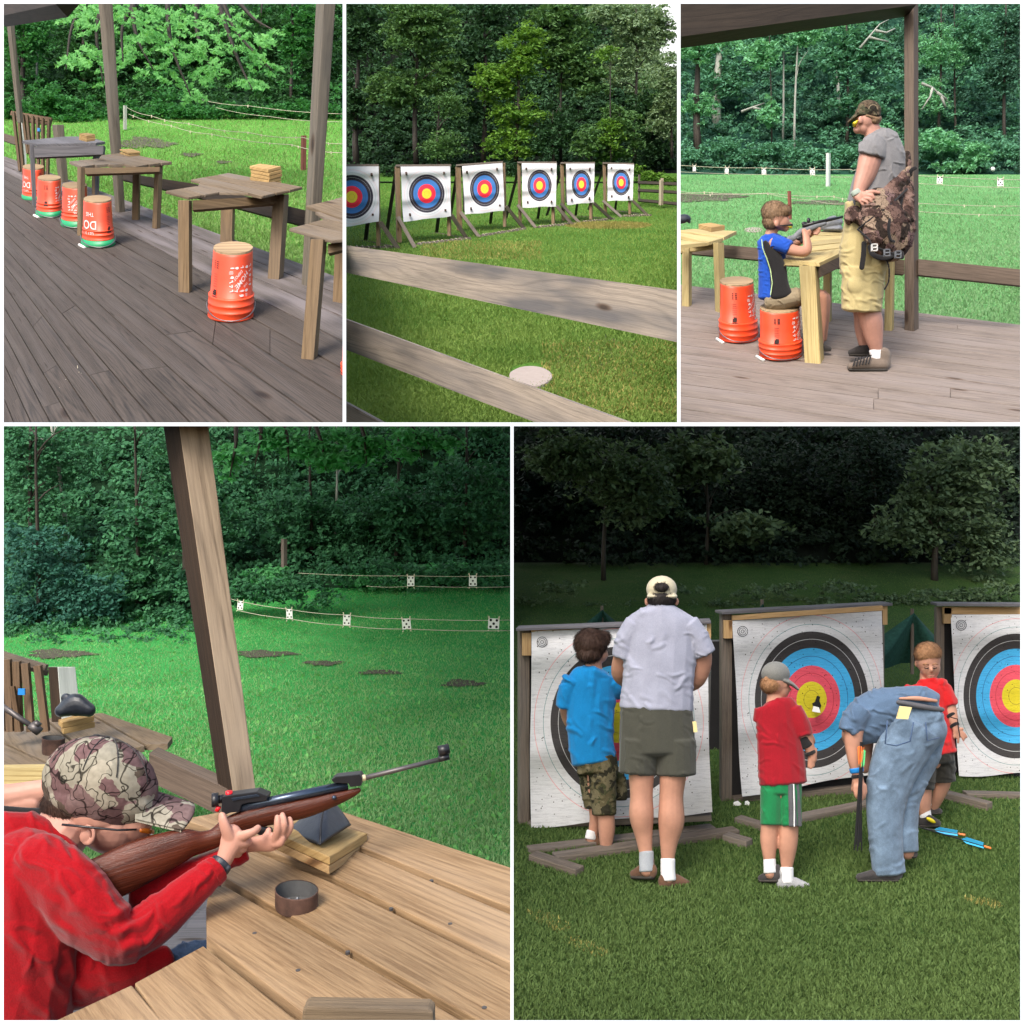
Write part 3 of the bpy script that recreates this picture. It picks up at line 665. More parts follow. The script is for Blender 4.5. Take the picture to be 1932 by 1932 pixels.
# ---------------------------------------------------------------- shared builders
def wrap_uv(P, B, th, t, out=1.012):
    """point on bucket B at angle th (0 faces the viewer, + to the right) and height t (0 foot, 1 top)"""
    cx = B['cx']*t+B['cxb']*(1-t); cy = B['yt']*t+B['yb']*(1-t); r = (B['rt']*t+B['rb']*(1-t))*out; e = B['e']
    x = cx+r*math.sin(th); y = cy+e*r*math.cos(th); z = -r*math.cos(th)*math.sqrt(1-e*e)
    return P.W(x, y, B['Y']+z*P.k*B['Y']/F)
def text_tris(txt, flip=False):
    cu = bpy.data.curves.new('t', 'FONT'); cu.body = txt; cu.align_x = 'CENTER'; cu.align_y = 'CENTER'; cu.offset = .012
    o = bpy.data.objects.new('t', cu); COL.objects.link(o); dg = bpy.context.evaluated_depsgraph_get()
    me = bpy.data.meshes.new_from_object(o.evaluated_get(dg))
    bm = bmesh.new(); bm.from_mesh(me); bmesh.ops.triangulate(bm, faces=bm.faces)
    V = [(v.co.x, v.co.y) for v in bm.verts]; Fc = [[v.index for v in f.verts] for f in bm.faces]
    bm.free(); bpy.data.objects.remove(o); bpy.data.meshes.remove(me); return V, Fc
def bucket(P, label, cx, yt, rt, cxb, yb, rb, e=.3, green=0., turn=0., group='bucket stools in the shooting shelter', handle=1, Yadd=0, logo=True, lets=False, slab=True):
    """upturned bucket stool: orange bucket, second bucket round its foot, wooden disc on top"""
    Y = P.Y(cxb, yb)+Yadd; B = dict(cx=cx, cxb=cxb, yt=yt, yb=yb, rt=rt, rb=rb, e=e, Y=Y)
    t = thing('bucket_stool', label, 'bucket stool', P.W(cxb, yb, Y), group)
    def lathe(prof, name, mat, par):
        mb = MB(); seg = 48; vs = []; fs = []
        for (tt, k) in prof:
            for j in range(seg): vs.append(wrap_uv(P, B, 2*math.pi*j/seg, tt, k))
        for i in range(len(prof)-1):
            for j in range(seg):
                q = (j+1) % seg; fs.append((i*seg+j, i*seg+q, (i+1)*seg+q, (i+1)*seg+j))
        fs.append(tuple(range(seg))); fs.append(tuple((len(prof)-1)*seg+j for j in range(seg)))
        mb.add(vs, fs, [[(0, 0)]*len(f) for f in fs]); o = mb.build(name, mat, par, False)
        o.data.polygons.foreach_set('use_smooth', np.array([len(p.vertices) < 10 for p in o.data.polygons])); return o
    g = green
    prof = [(g, .99), (g+.02, 1.0), (g+.03, .985), (g+.10, .985), (g+.11, 1.01), (g+.13, 1.01), (g+.135, .975), (g+.19, .975), (g+.195, 1.0), (g+.215, 1.0), (g+.22, .97), (.29, .97), (.295, .955), (.6, .97), (.93, .985), (.965, .985), (.972, .96)]
    bk = lathe(prof, 'bucket', 'orange_plastic', t)
    if g: lathe([(0, .99), (.02, 1.04), (g*.75, 1.04), (g*.8, 1.02), (g, 1.02), (g+.001, .98)], 'lower_bucket', 'green_plastic', t)
    else: lathe([(0, .97), (.02, .99), (.10, 1.005), (.105, 1.02), (.125, 1.02), (.13, 1.01), (.2, 1.02), (.205, 1.035), (.225, 1.035), (.23, 1.02), (.3, 1.03), (.31, 1.045), (.325, 1.045), (.33, 1.0)], 'lower_bucket', 'orange_plastic', t)
    # disc
    mb = MB(); seg = 48
    top = [wrap_uv(P, B, 2*math.pi*j/seg, 1.0, .985) for j in range(seg)]; bot = [wrap_uv(P, B, 2*math.pi*j/seg, .968, .985) for j in range(seg)]
    fs = [tuple(range(seg))]+[(j, (j+1) % seg, seg+(j+1) % seg, seg+j) for j in range(seg)]
    c0 = top[0]; ou = random.uniform(0, 30)
    mb.add(top+bot, fs, [[(ou+(q-c0).x, ou+(q-c0).y) for q in [ (top+bot)[i] for i in f]] for f in fs]); mb.build('wooden_lid', 'disc_wood', t)
    # printing
    def decal(V, Fc, sx, sy, th0, t0, rot=0, name='print', mat='white_print', par=bk):
        """V in unit square -> angle and height"""
        H = abs(B['yb']-B['yt']); R = (rt+rb)/2; ca, sa = math.cos(rot), math.sin(rot)
        mb = MB(); vs = []
        for x, y in V:
            x, y = x*ca-y*sa, x*sa+y*ca; vs.append(wrap_uv(P, B, th0+x*sx/R, t0+y*sy/H, 1.0 if name != 'z' else 1))
        keep = [f for f in Fc]
        mb.add(vs, keep, [[(0, 0)]*len(f) for f in keep]); return mb
    def emit(mbs, mat, name):
        m0 = MB()
        for q in mbs: m0.add(q.v, q.f, [[(0, 0)]*len(f) for f in q.f])
        if m0.f: m0.build(name, mat, bk, fix=False)
    H = yb-yt; S = rb/100.
    SQ = ([(-.5, -.5), (.5, -.5), (.5, .5), (-.5, .5)], [(0, 1, 2, 3)])
    def rect(th0, t0, w, h, rot=0): return decal(SQ[0], SQ[1], 1, 1, th0, t0, rot) if False else decal([(x*w, y*h) for x, y in SQ[0]], SQ[1], 1, 1, th0, t0, rot)
    def frame(th0, t0, w, h, k=3): return [rect(th0-0*w, t0+(h/2)/H, w, k*S), rect(th0, t0-(h/2)/H, w, k*S)]+[rect(th0+sg*(w/2)/((rt+rb)/2), t0, k*S, h) for sg in (-1, 1)]
    R = (rt+rb)/2
    if logo:
        a0 = math.radians(28)+turn; L = []
        V, Fc = text_tris('HOME'); L.append(decal(V, Fc, 27*S, 34*S, a0, .60, math.radians(180+42)))
        V, Fc = text_tris('THE'); L.append(decal(V, Fc, 13*S, 14*S, a0+19*S/R, .60-22*S/H, math.radians(180+42)))
        V, Fc = text_tris('DEPOT'); L.append(decal(V, Fc, 16*S, 18*S, a0-19*S/R, .60+22*S/H, math.radians(180+42)))
        # patchwork of little tools round the lettering, closing to a roof point at the bottom
        rr = random.Random(5)
        for gy in range(8):
            for gx in range(5):
                x = (gx-2)*24*S+rr.uniform(-3, 3)*S; y = (gy-4)*20*S-6*S
                if abs(x) < 42*S and abs(y) < 42*S: continue
                if y < -45*S and abs(x) > (85*S+y)*1.2+2*S: continue
                tz = .6+y/H; w = 21*S*rr.uniform(.7, 1); h = 14*S*rr.uniform(.5, 1); th0 = a0+x/R
                c = rr.random()
                if c < .3: L += [rect(th0, tz, w, 4*S, rr.uniform(-.5, .5)), rect(th0+w*.3/R, tz+4*S/H, w*.3, 9*S, .3)]
                elif c < .6: L += [rect(th0, tz+q*5*S/H, w*rr.uniform(.6, 1), 2.4*S) for q in (-1, 0, 1)]
                else: L += [decal([(.5*w*math.cos(q*.785), .5*h*math.sin(q*.785)) for q in range(8)], [tuple(range(8))], 1, 1, th0, tz, 0), rect(th0-w*.3/R, tz, w*.7, 3.4*S, rr.uniform(-.8, .8))]
        emit(L, 'white_print', 'printed_emblem')
    if lets:
        L = []; a0 = turn-math.radians(48)
        for s_, tz, sz in (("LET'S", .30, 26), ('DO', .50, 62), ('THIS', .72, 28)):
            V, Fc = text_tris(s_); L.append(decal(V, Fc, sz*S, sz*S*1.15, a0, tz, math.pi))
        emit(L, 'white_print', 'printed_slogan')
    L = []; a0 = turn+(math.radians(-52) if logo else math.radians(32)) if not (lets and not logo) else turn+math.radians(32)
    rr = random.Random(3)
    L.append(rect(a0, .33, 30*S, 9*S))
    for q in range(3): L.append(rect(a0+rr.uniform(-4, 4)*S/R, .375+q*.028, rr.uniform(16, 26)*S, 7*S))
    for q in range(6): L.append(rect(a0, .49+q*.035, 22*S, 1.5*S))
    for q in range(4): L.append(rect(a0-9*S/R, .76+q*.03, 8*S, 4*S)); L.append(rect(a0+9*S/R, .76+q*.03, 12*S, 4*S))
    emit(L, 'black_print', 'printed_label')
    if slab: pass
    if handle:
        mb = MB(); pts = []
        for i in range(21):
            a = math.radians(-95+190*i/20); f = math.sin(math.pi*i/20); pts.append(wrap_uv(P, B, a+turn*.3, .20-.17*f, 1.07+.05*f))
        mb.tube(pts, .0022*Y/4, 6)
        mb.build('wire_handle', 'wire', t, True)
        if handle == 2:
            mb = MB(); a = wrap_uv(P, B, math.radians(-75), .015, 1.16); b = wrap_uv(P, B, math.radians(-40), -.005, 1.2)
            mb.tube([a, b], .007*Y/4, 8); mb.build('grip', 'white_plastic', t, True)
    return t
def block(P, label, pts, th, Y, group, mat='block_wood', name='wood_block', bevel=.002):
    """flat wooden block: pts = top face in panel px [back-left, back-right, front-right, front-left] with depths Y[4] or centre depth"""
    ymin = min(p[1] for p in pts); ymax = max(p[1] for p in pts); w = max(p[0] for p in pts)-min(p[0] for p in pts)
    mb = MB(); Ys = Y if isinstance(Y, (list, tuple)) else [Y+(ymax-y)/max(1, ymax-ymin)*w*P.k*Y/F*.5 for x, y in pts]
    top = [P.W(x, y, q) for (x, y), q in zip(pts, Ys)]
    dn = [P.W(x, y+th, q)-P.W(x, y, q) for (x, y), q in zip(pts, Ys)]
    mb.slab(top, list(dn), top[1]-top[0]); o = mb.build(name, mat, None, bevel=bevel)
    return props(o, label, 'wood block', group)
def block_stack(P, group, quad, n, th, Y, labels, gap=1.0, jit=3, mat='block_wood', spread=.5):
    """pile of blocks, quad = top face of the topmost"""
    cx = sum(p[0] for p in quad)/4; w = max(p[0] for p in quad)-min(p[0] for p in quad)
    for i in range(n):
        dx = 0 if i == 0 else random.uniform(-jit, jit)
        q = [(x+dx, y+i*(th+gap)) for x, y in quad]
        ymin = min(p[1] for p in quad); ymax = max(p[1] for p in quad)
        Ys = [Y+(ymax-y)/max(1, ymax-ymin)*w*P.k*Y/F*spread for x, y in quad]
        block(P, labels[i], q, th, Ys, group, mat)
def string(P, label, pts, r=1.2, clips=(), group='strings across the range', Ys=None, mat='string'):
    """pts: (cx, cy, Y)"""
    W = [P.W(*p) for p in pts]; t = thing('target_string', label, 'string', W[0], group)
    mb = MB(); out = []
    for a, b in zip(W[:-1], W[1:]):
        for i in range(8):
            f = i/8; out.append(a*(1-f)+b*f-Vector((0, 0, .02*math.sin(math.pi*f))))
    out.append(W[-1]); Ym = sum(p[2] for p in pts)/len(pts)
    mb.tube(out, r*P.k*Ym/F, 5); mb.build('line', mat, t, True, fix=False)
    for c in clips:
        i = min(range(len(out)), key=lambda j: abs((out[j].x/out[j].y*F+966-P.x0)/P.k-c)); q = out[i]; s = P.k*q.y/F
        mb = MB(); dx = random.uniform(-2, 2)*s
        mb.beam(q+Vector((0, 0, 4*s)), q+Vector((dx, 0, -8*s)), (3.4*s, 0, 0), (0, 3*s, 0)); mb.build('clothes_peg', 'clip_wood', t, fix=False)
    return t
def card(P, label, cx, cy, w, h, Y, rot=0., group='small spotted target cards on the strings'):
    t = thing('target_card', label, 'target card', P.W(cx, cy+h/2, Y), group); s = P.k*Y/F
    c = P.W(cx, cy, Y); ux = Vector((math.cos(rot), 0, math.sin(rot))); uz = Vector((-math.sin(rot), 0, math.cos(rot)))
    mb = MB(); mb.beam(c-uz*h/2*s, c+uz*h/2*s, ux*w*s, Vector((0, .004, 0))); mb.build('sheet', 'card', t)
    mb = MB()
    for dx, dz in ((-.27, .33), (.27, .33), (0, 0), (-.27, -.3), (.27, -.3)):
        q = c+ux*dx*w*s+uz*dz*h*s-Vector((0, .0045, 0)); r = .12*w*s
        mb.add([q+ux*r*math.cos(a*math.pi/6)+uz*r*math.sin(a*math.pi/6) for a in range(12)], [tuple(range(12))], [[(0, 0)]*12])
    mb.build('spots', 'ink', t, fix=False)
    for sx in (-1, 1):
        for sz in (-1, 1):
            mb = MB(); q = c+ux*sx*.42*w*s+uz*sz*h*.5*s-Vector((0, .01, 0))
            mb.beam(q-uz*3*s, q+uz*sz*.22*h*s+ux*sx*2*s, ux*.13*w*s, Vector((0, .01, 0))); mb.build('clothes_peg', 'clip_wood', t, fix=False)
    return t
def paper(P, quad, cxy, rx, ry, Y, mat, parent, wav=.012, n=26, Yr=None):
    """sheet with printed rings; quad TL TR BR BL in panel px, depth Y at the left edge, Yr at the right"""
    Yr = Yr or Y; V = []; UV = []
    for j in range(n+1):
        for i in range(n+1):
            a, b = i/n, j/n
            x = (quad[0][0]*(1-a)+quad[1][0]*a)*(1-b)+(quad[3][0]*(1-a)+quad[2][0]*a)*b
            y = (quad[0][1]*(1-a)+quad[1][1]*a)*(1-b)+(quad[3][1]*(1-a)+quad[2][1]*a)*b
            x += math.sin(b*7+quad[0][0])*.006*(quad[1][0]-quad[0][0])*(1 if a in (0, 1) else .6)*b
            y += math.sin(a*9+quad[0][0])*.007*(quad[2][1]-quad[1][1])*b**3
            q = Y+(Yr-Y)*a-wav*b*b*(1+.7*math.sin(a*11+quad[0][0]*.3))-wav*.5*math.sin(b*14+a*2)-(.9*wav*max(0, math.sin(b*3.14*4))**3)
            V.append(P.W(x, y, q)); UV.append(((x-cxy[0])/rx, (y-cxy[1])/ry))
    Fc = [(j*(n+1)+i, (j+1)*(n+1)+i, (j+1)*(n+1)+i+1, j*(n+1)+i+1) for j in range(n) for i in range(n)]
    return raw_mesh('target_face', V, Fc, MATS[mat], parent, True, uv=np.array(UV))
def bar(mb, P, a, b, w, Ya, Yb=None, th=None, mi=0, wb=None):
    """timber between two picture points; w = width in panel px across it, th = thickness metres"""
    Yb = Yb or Ya; A = P.W(a[0], a[1], Ya); B = P.W(b[0], b[1], Yb); s = w*P.k*(Ya+Yb)/2/F
    d = (B-A).normalized(); wv = d.cross(Vector((0, 1, 0)))
    if wv.length < .1: wv = Vector((0, 0, 1))
    wv = wv.normalized()*s; tv = d.cross(wv).normalized()*(th or s*.5)
    mb.beam(A, B, wv, tv, mi)
def shoe(P, name, x, y, L, dirx, Y, mat, parent, h=None, z=0, sole=True, dirz=0., voxel=3.):
    """x, y = heel centre at the ground; toe points dirx (+1 right, -1 left)*L in the picture and dirz in depth"""
    h = h or L*.33; w = L*.19
    tz = z+dirz*L
    solid(name, P, [T((x, y-h*.55, z, h*.55, w*1.05), (x+dirx*L*.35, y-h*.55, z+(tz-z)*.35, h*.52, w*1.1), (x+dirx*L*.7, y-h*.4, z+(tz-z)*.7, h*.38, w*1.2), (x+dirx*L*.88, y-h*.34, z+(tz-z)*.88, h*.3, w*1.0), cap=.8),
                    T((x+dirx*2, y-h*1.25, z, w*1.0), (x+dirx*4, y-h*.6, z, w*1.05))], Y, mat, parent, voxel, 3)
    if sole:
        solid('sole', P, [T((x-dirx*L*.04, y-h*.1, z, h*.16, w*1.2), (x+dirx*L*.4, y-h*.1, z+(tz-z)*.4, h*.15, w*1.2), (x+dirx*L*.9, y-h*.12, z+(tz-z)*.9, h*.13, w*1.15))], Y, 'sole', parent, max(2., voxel*.7), 2)
# ================================================================ scene one: shooting shelter with bucket stools
P = P1; CUR[0] = P1; random.seed(11); rng = np.random.default_rng(11)
def lawn_rows(P, H, near, far, hill):
    """flat part on the sloping plane h, then hill rows"""
    rows = []
    for cy in near: rows.append((cy, P.Y(700, cy, 0, (P.h, H, 0))))
    return rows+hill
# grass beyond the deck, then the wooded slope
r1 = [(1330, P.Y(700, 1330, 0, (60, 1.5, 0)))]+[(c, P.Y(700, c, 0, (60, 1.5, 0))) for c in (1200, 1000, 850, 700, 620)]+[(560, 13.8), (515, 14.8)]
terrain('grass', P, r1, 'grass_one')
s1 = [(522, 14.7), (470, 15.7), (380, 16.5), (200, 18), (-20, 20)]
terrain('hillside', P, s1, 'forest_green', rough=.6)
blades('lawn_blades', 'short bright green lawn grass beyond the shelter rail', P, r1, 90000, .024, 'blade_one', 525, 1320)
# dirt patches on the slope
def patch(name, P, rows, cx, cy, rx, ry, mat, lift=.012, seg=90, kind='structure'):
    V = []; c = P.W(cx, cy, row_Y(rows, cy)-lift)
    for i in range(seg):
        a = 2*math.pi*i/seg; k = 1+.18*math.sin(a*3+cx)+.12*math.sin(a*7+cy)+random.uniform(-.14, .14)
        x, y = cx+rx*k*math.cos(a), cy+ry*k*math.sin(a); q = P.W(x, y, float(row_Y(rows, y))); V.append(q*(1-.0)+Vector((0, 0, lift)))
    mb = MB(); c = P.W(cx, cy, float(row_Y(rows, cy)))+Vector((0, 0, lift)); n = len(V)
    mb.add([c]+V, [(0, 1+i, 1+(i+1) % n) for i in range(n)], [[(0, 0)]*3]*n); o = mb.build(name, mat, fix=False); o['kind'] = kind; return o
patch('bare_earth', P, r1, 660, 655, 120, 24, 'dirt', .012); patch('bare_earth', P, r1, 870, 708, 45, 8, 'dirt', .012); patch('bare_earth', P, r1, 1020, 742, 36, 6, 'dirt', .012)
# deck: one floor of long boards
def deck(P, name, lines, x_near, mats, H, VPx, th=.035, gap=.012, seg=10, pl=None):
    """lines: board edges as pairs of picture points ((x0, y0), (x1, y1)); consecutive pairs bound a board"""
    mb = MB(); pl = pl or (P.h, H, 0)
    for i in range(len(lines)-1):
        (a0, a1), (b0, b1) = lines[i], lines[i+1]
        g = .035
        A0 = (a0[0]*(1-g)+b0[0]*g, a0[1]*(1-g)+b0[1]*g); A1 = (a1[0]*(1-g)+b1[0]*g, a1[1]*(1-g)+b1[1]*g)
        B0 = (b0[0]*(1-g)+a0[0]*g, b0[1]*(1-g)+a0[1]*g); B1 = (b1[0]*(1-g)+a1[0]*g, b1[1]*(1-g)+a1[1]*g)
        cuts = [0., 1.] if random.random() < .45 else [0., random.uniform(.3, .8), 1.]
        for c0, c1 in zip(cuts[:-1], cuts[1:]):
            e = .0015 if c0 > 0 else 0
            L = lambda U, V, f: (U[0]*(1-f)+V[0]*f, U[1]*(1-f)+V[1]*f)
            q = [L(A0, A1, c0+e), L(A0, A1, c1-e), L(B0, B1, c1-e), L(B0, B1, c0+e)]
            top = [P.G(x, y, 0, pl) for x, y in q]
            if min(p.y for p in top) < .2: continue
            c = [top[0]-Vector((0, 0, th)), top[3]-Vector((0, 0, th)), top[3], top[0], top[1]-Vector((0, 0, th)), top[2]-Vector((0, 0, th)), top[2], top[1]]
            mb.hexa(c, mats(i))
    return mb
vp = (-500., 523.); L = []
# board edges: height where each meets the picture line x = 20, fanning from the far end of the deck
ys = [711, 731, 755, 783, 815, 851, 893, 940, 994, 1056, 1126, 1206, 1298, 1402, 1522, 1660, 1818, 2000, 2210, 2450, 2730, 3050]
for y in ys:
    s = (y-523.)/520.
    x1 = 1600.; y1 = 523+s*(x1-vp[0])
    if y1 > 2000: x1 = vp[0]+(2000-523)/s; y1 = 2000
    L.append(((-30, 523+s*470), (x1, y1)))
mb = deck(P, 'deck', L, 0, lambda i: 0 if i > 2 else 1, P.H, vp)
o = mb.build('deck', [MATS['deck_wood'], MATS['deck_wood_pale']]); o['kind'] = 'structure'
# ground under the deck so no gap shows the far side
mb = MB(); mb.slab([P.G(x, y, -.06) for x, y in ((-30, 735), (1600, 1300), (1600, 1990), (-30, 1990))], Vector((0, 0, -.05)), (1, 0, 0)); o = mb.build('deck_underside', 'dark_wood'); o['kind'] = 'structure'
# posts and beams
def post(P, label, name, xl, xm, xr, yt, yb, lean, mat_pair, Y=None, group='upright posts of the shelter', k=1., cat='post'):
    mb = MB(); vbox(mb, P, xl, xm, xr, yt, yb, Y or P.Y(xm, yb), lean, xlt=k); o = mb.build(name, MATS[mat_pair], None, bevel=.004)
    return props(o, label, cat, group)
Yp = P.Y(570, 968)
post(P, 'weathered shelter post behind the second table, dark on its left face', 'shelter_post', 525, 543, 571, -20, 968, -72, 'post_wood', k=1.45, Y=Yp)
post(P, 'big shelter post at the right between the two nearest tables', 'shelter_post', 1372, 1400, 1440, -20, 1305, 78, 'post_wood', k=1.35)
post(P, 'farthest shelter post at the left edge behind the gate', 'shelter_post', 78, 92, 108, -20, 560, -58, 'post_wood', k=1.3, Y=P.Y(95, 830))
mb = MB(); A = [P.W(x, y, q) for x, y, q in ((-20, -40, 6.0), (310, -40, 4.6), (255, 20, 4.6), (-20, 78, 6.0))]
mb.slab(A, Vector((0, .12, 0)), A[1]-A[0]); props(mb.build('roof_beam', 'dark_wood'), 'dark roof beam crossing the top left corner of the shelter', 'beam')
def rail(P, label, top, bot, Ys, mat, th=.04, group='low rails between the shelter posts'):
    mb = MB(); n = len(top)
    for i in range(n-1):
        c0 = P.W(*bot[i], Ys[i]); c1 = P.W(*top[i], Ys[i]); d0 = P.W(*bot[i+1], Ys[i+1]); d1 = P.W(*top[i+1], Ys[i+1]); q = Vector((0, th, 0))
        mb.hexa([c0, c0+q, c1+q, c1, d0, d0+q, d1+q, d1])
    return props(mb.build('rail', mat), label, 'rail', group)
Ye = lambda x, y: P.Y(x, y)
rail(P, 'low dark rail board running behind the two middle tables', [(556, 786), (880, 836), (1392, 958)], [(556, 818), (880, 893), (1392, 1030)], [Ye(556, 925), Ye(880, 1025), Ye(1392, 1210)], 'dark_wood')
rail(P, 'short length of far rail left of the leaning gate', [(-20, 596), (75, 624)], [(-20, 628), (75, 660)], [Ye(0, 710)+.1, Ye(70, 740)+.1], 'brown_post')
# leaning baluster gate
Yg = P.Y(150, 800)
g = thing('baluster_gate', 'brown gate of thin balusters leaning at the far end of the deck', 'gate', P.W(150, 800, Yg))
mb = MB(); bar(mb, P, (52, 516), (236, 548), 20, Yg+.12, Yg); mb.build('top_rail', 'gate_wood', g)
mb = MB(); bar(mb, P, (70, 540), (232, 562), 20, Yg+.2, Yg+.09); mb.build('back_rail', 'gate_wood', g)
for i, (xt, xb, yb) in enumerate(((62, 92, 780), (84, 108, 792), (104, 128, 700), (124, 142, 720), (150, 156, 806), (172, 176, 812), (196, 196, 818), (224, 216, 824))):
    mb = MB(); bar(mb, P, (xt, 512+i*4.5), (xb, yb), 10, Yg+.03-.01*i, th=.03); mb.build('baluster', 'gate_wood', g)
mb = MB(); bar(mb, P, (178, 585), (178, 600), 11, Yg-.03, th=.02); mb.build('blue_tape', 'blue_plastic', g)
mb = MB(); vbox(mb, P, 100, 108, 122, 540, 770, Yg+.35, -8); props(mb.build('white_stake', 'white_stake', None), 'pale stake standing behind the gate balusters', 'stake')
mb = MB(); vbox(mb, P, 266, 284, 312, 568, 832, P.Y(290, 832), -26, xlt=1.2); props(mb.build('gate_post', 'post_wood', None, bevel=.005), 'short grey gate post beside the leaning gate', 'post')
# tables
def table_top(P, t, quads, pl, th, mat, name='board', g=None, bevel=.003, mats=None):
    for i, q in enumerate(quads):
        top = [P.W(x, y, P.Y(x, y, 0, pl)) for x, y in q]; dn = [P.W(x, y+th, p.y)-p for (x, y), p in zip(q, top)]
        mb = MB(); gd = max([top[(j+1) % len(top)]-top[j] for j in range(len(top))], key=lambda v: v.length); mb.slab(top, list(dn), gd); mb.build(name, (mats[i] if mats else mat), t, bevel=bevel)
def legs(P, t, L, mat, bevel=.003, xlt=1.):
    for (xl, xm, xr, yt, yb, lean, dY) in L:
        mb = MB(); vbox(mb, P, xl, xm, xr, yt, yb, P.Y(xm, yb)+dY, lean, xlt=xlt); mb.build('leg', mat, t, bevel=bevel)
def top_plane(P, x, yleg_base, ytop):
    """plane for a table top: raise of the deck plane so that a foot at (x, yleg_base) carries a top at picture height ytop"""
    Y = P.Y(x, yleg_base); t = (yleg_base-ytop)*P.k*Y/F; return (P.h, P.H-t, P.m)
# T1 grey weathered table
pl = top_plane(P, 166, 938, 668)
t = thing('shooting_bench', 'grey weathered bench table beside the gate, farthest along the deck', 'table', P.G(300, 900), 'wooden tables in the shooting shelter')
E = [((101, 640), (170, 656)), ((160, 635), (221, 655)), ((196, 631), (281, 654)), ((232, 628), (344, 652)), ((284, 622), (400, 651)), ((330, 621), (437, 650)), ((406, 623), (479, 645))]
table_top(P, t, [(E[i][0], E[i+1][0], E[i+1][1], E[i][1]) for i in range(6)], pl, 13, 'grey_wood', g=(1, .0, -.2))
mb = MB(); prism(mb, P, [(154, 668), (472, 662), (468, 703), (158, 717)], P.Y(166, 938)+.01, .035); mb.build('apron', 'grey_wood', t)
legs(P, t, [(146, 152, 168, 660, 940, -12, .03), (418, 432, 452, 665, 888, 6, .0)], 'grey_wood')
# T2
pl = top_plane(P, 372, 1076, 762)
t = thing('shooting_bench', 'middle bench table with a two block pile, weathered six board top', 'table', P.G(560, 1020), 'wooden tables in the shooting shelter')
E = [[(316, 735), (338, 732), (430, 752), (373, 757)], [(395, 730), (423, 727), (492, 749), (438, 750)], [(352, 731), (392, 728), (434, 750), (376, 756)],
     [(440, 722), (462, 715), (586, 751), (496, 750)], [(470, 711), (496, 704), (672, 749), (616, 757)], [(502, 706), (532, 700), (728, 741), (676, 750)], [(538, 700), (580, 697), (783, 735), (734, 741)]]
E = [[(316, 735), (352, 731), (434, 749), (373, 758)], [(356, 730), (396, 726), (496, 747), (438, 751)], [(400, 726), (448, 722), (586, 746), (498, 749)], [(452, 718), (462, 707), (676, 748), (616, 760)], [(466, 706), (500, 702), (730, 742), (680, 749)], [(505, 701), (572, 697), (783, 737), (736, 742)]]
table_top(P, t, E, pl, 13, 'table_wood', g=P.W(700, 760, 5)-P.W(450, 715, 6))
mb = MB(); prism(mb, P, [(386, 764), (728, 760), (726, 782), (388, 794)], P.Y(372, 1076)+.012, .035); mb.build('apron', 'table_leg_wood', t)
legs(P, t, [(351, 366, 388, 760, 1076, 0, .0), (600, 630, 638, 770, 1003, 4, 0), (692, 712, 731, 752, 1043, 12, 0), (418, 430, 450, 770, 888, 0, 0)], 'table_leg_wood')
# T3
bx = lambda x, y: (728.9+.4905*x, 728.9+.4905*y)
pl = top_plane(P, 870, 1335, 905)
t = thing('shooting_bench', 'nearest complete bench table with a five block pile, in front of the big post', 'table', P.G(1000, 1250), 'wooden tables in the shooting shelter')
E = [[(535, 138), (632, 118), (1322, 248), (1205, 278)], [(410, 158), (528, 140), (1198, 282), (1078, 303)], [(284, 181), (404, 160), (1070, 305), (950, 334)], [(360, 214), (378, 200), (944, 336), (830, 306)],
     [(352, 240), (362, 217), (824, 306), (558, 300)], [(214, 260), (345, 241), (550, 297), (414, 322)], [(50, 286), (207, 262), (406, 322), (265, 346)]]
table_top(P, t, [[bx(*q) for q in e] for e in E], pl, 13, 'table_wood', g=P.W(1300, 870, 3.5)-P.W(950, 800, 4.2), bevel=.004)
mb = MB(); prism(mb, P, [bx(300, 375), bx(1152, 330), bx(1148, 396), bx(300, 465)], [P.Y(872, 1335)+.02, P.Y(1280, 1275)+.04, P.Y(1280, 1275)+.04, P.Y(872, 1335)+.02], .035); mb.build('apron', 'table_leg_wood', t)
legs(P, t, [(812, 862, 877, 912, 1335, -2, 0), (1218, 1270, 1291, 885, 1274, 26, 0), (1002, 1056, 1068, 930, 1105, 4, 0)], 'table_leg_wood')
# T4 cut by the edge of the picture
pl = top_plane(P, 1430, 1642, 1090)
t = thing('shooting_bench', 'bench table cut off at the right edge with a notched top', 'table', P.G(1500, 1550), 'wooden tables in the shooting shelter')
E = [[(1200, 632), (1372, 590), (1900, 712), (1592, 745)], [(1378, 584), (1522, 550), (1900, 640), (1760, 690)], [(1440, 478), (1484, 480), (1800, 600), (1540, 545)], [(1356, 424), (1484, 396), (1860, 470), (1800, 575)], [(1492, 392), (1606, 366), (1900, 420), (1866, 465)], [(1614, 362), (1690, 342), (1960, 400), (1910, 418)]]
table_top(P, t, [[bx(*q) for q in e] for e in E], pl, 16, 'table_wood', g=P.W(1560, 1000, 3)-P.W(1400, 940, 3.4), bevel=.004)
mb = MB(); prism(mb, P, [bx(1560, 780), bx(1720, 750), bx(1720, 830), bx(1560, 868)], P.Y(1430, 1642)+.03, .035); mb.build('apron', 'table_leg_wood', t)
legs(P, t, [(1370, 1428, 1446, 1090, 1640, 45, 0), (1514, 1560, 1590, 1150, 1382, 10, 0)], 'table_leg_wood')
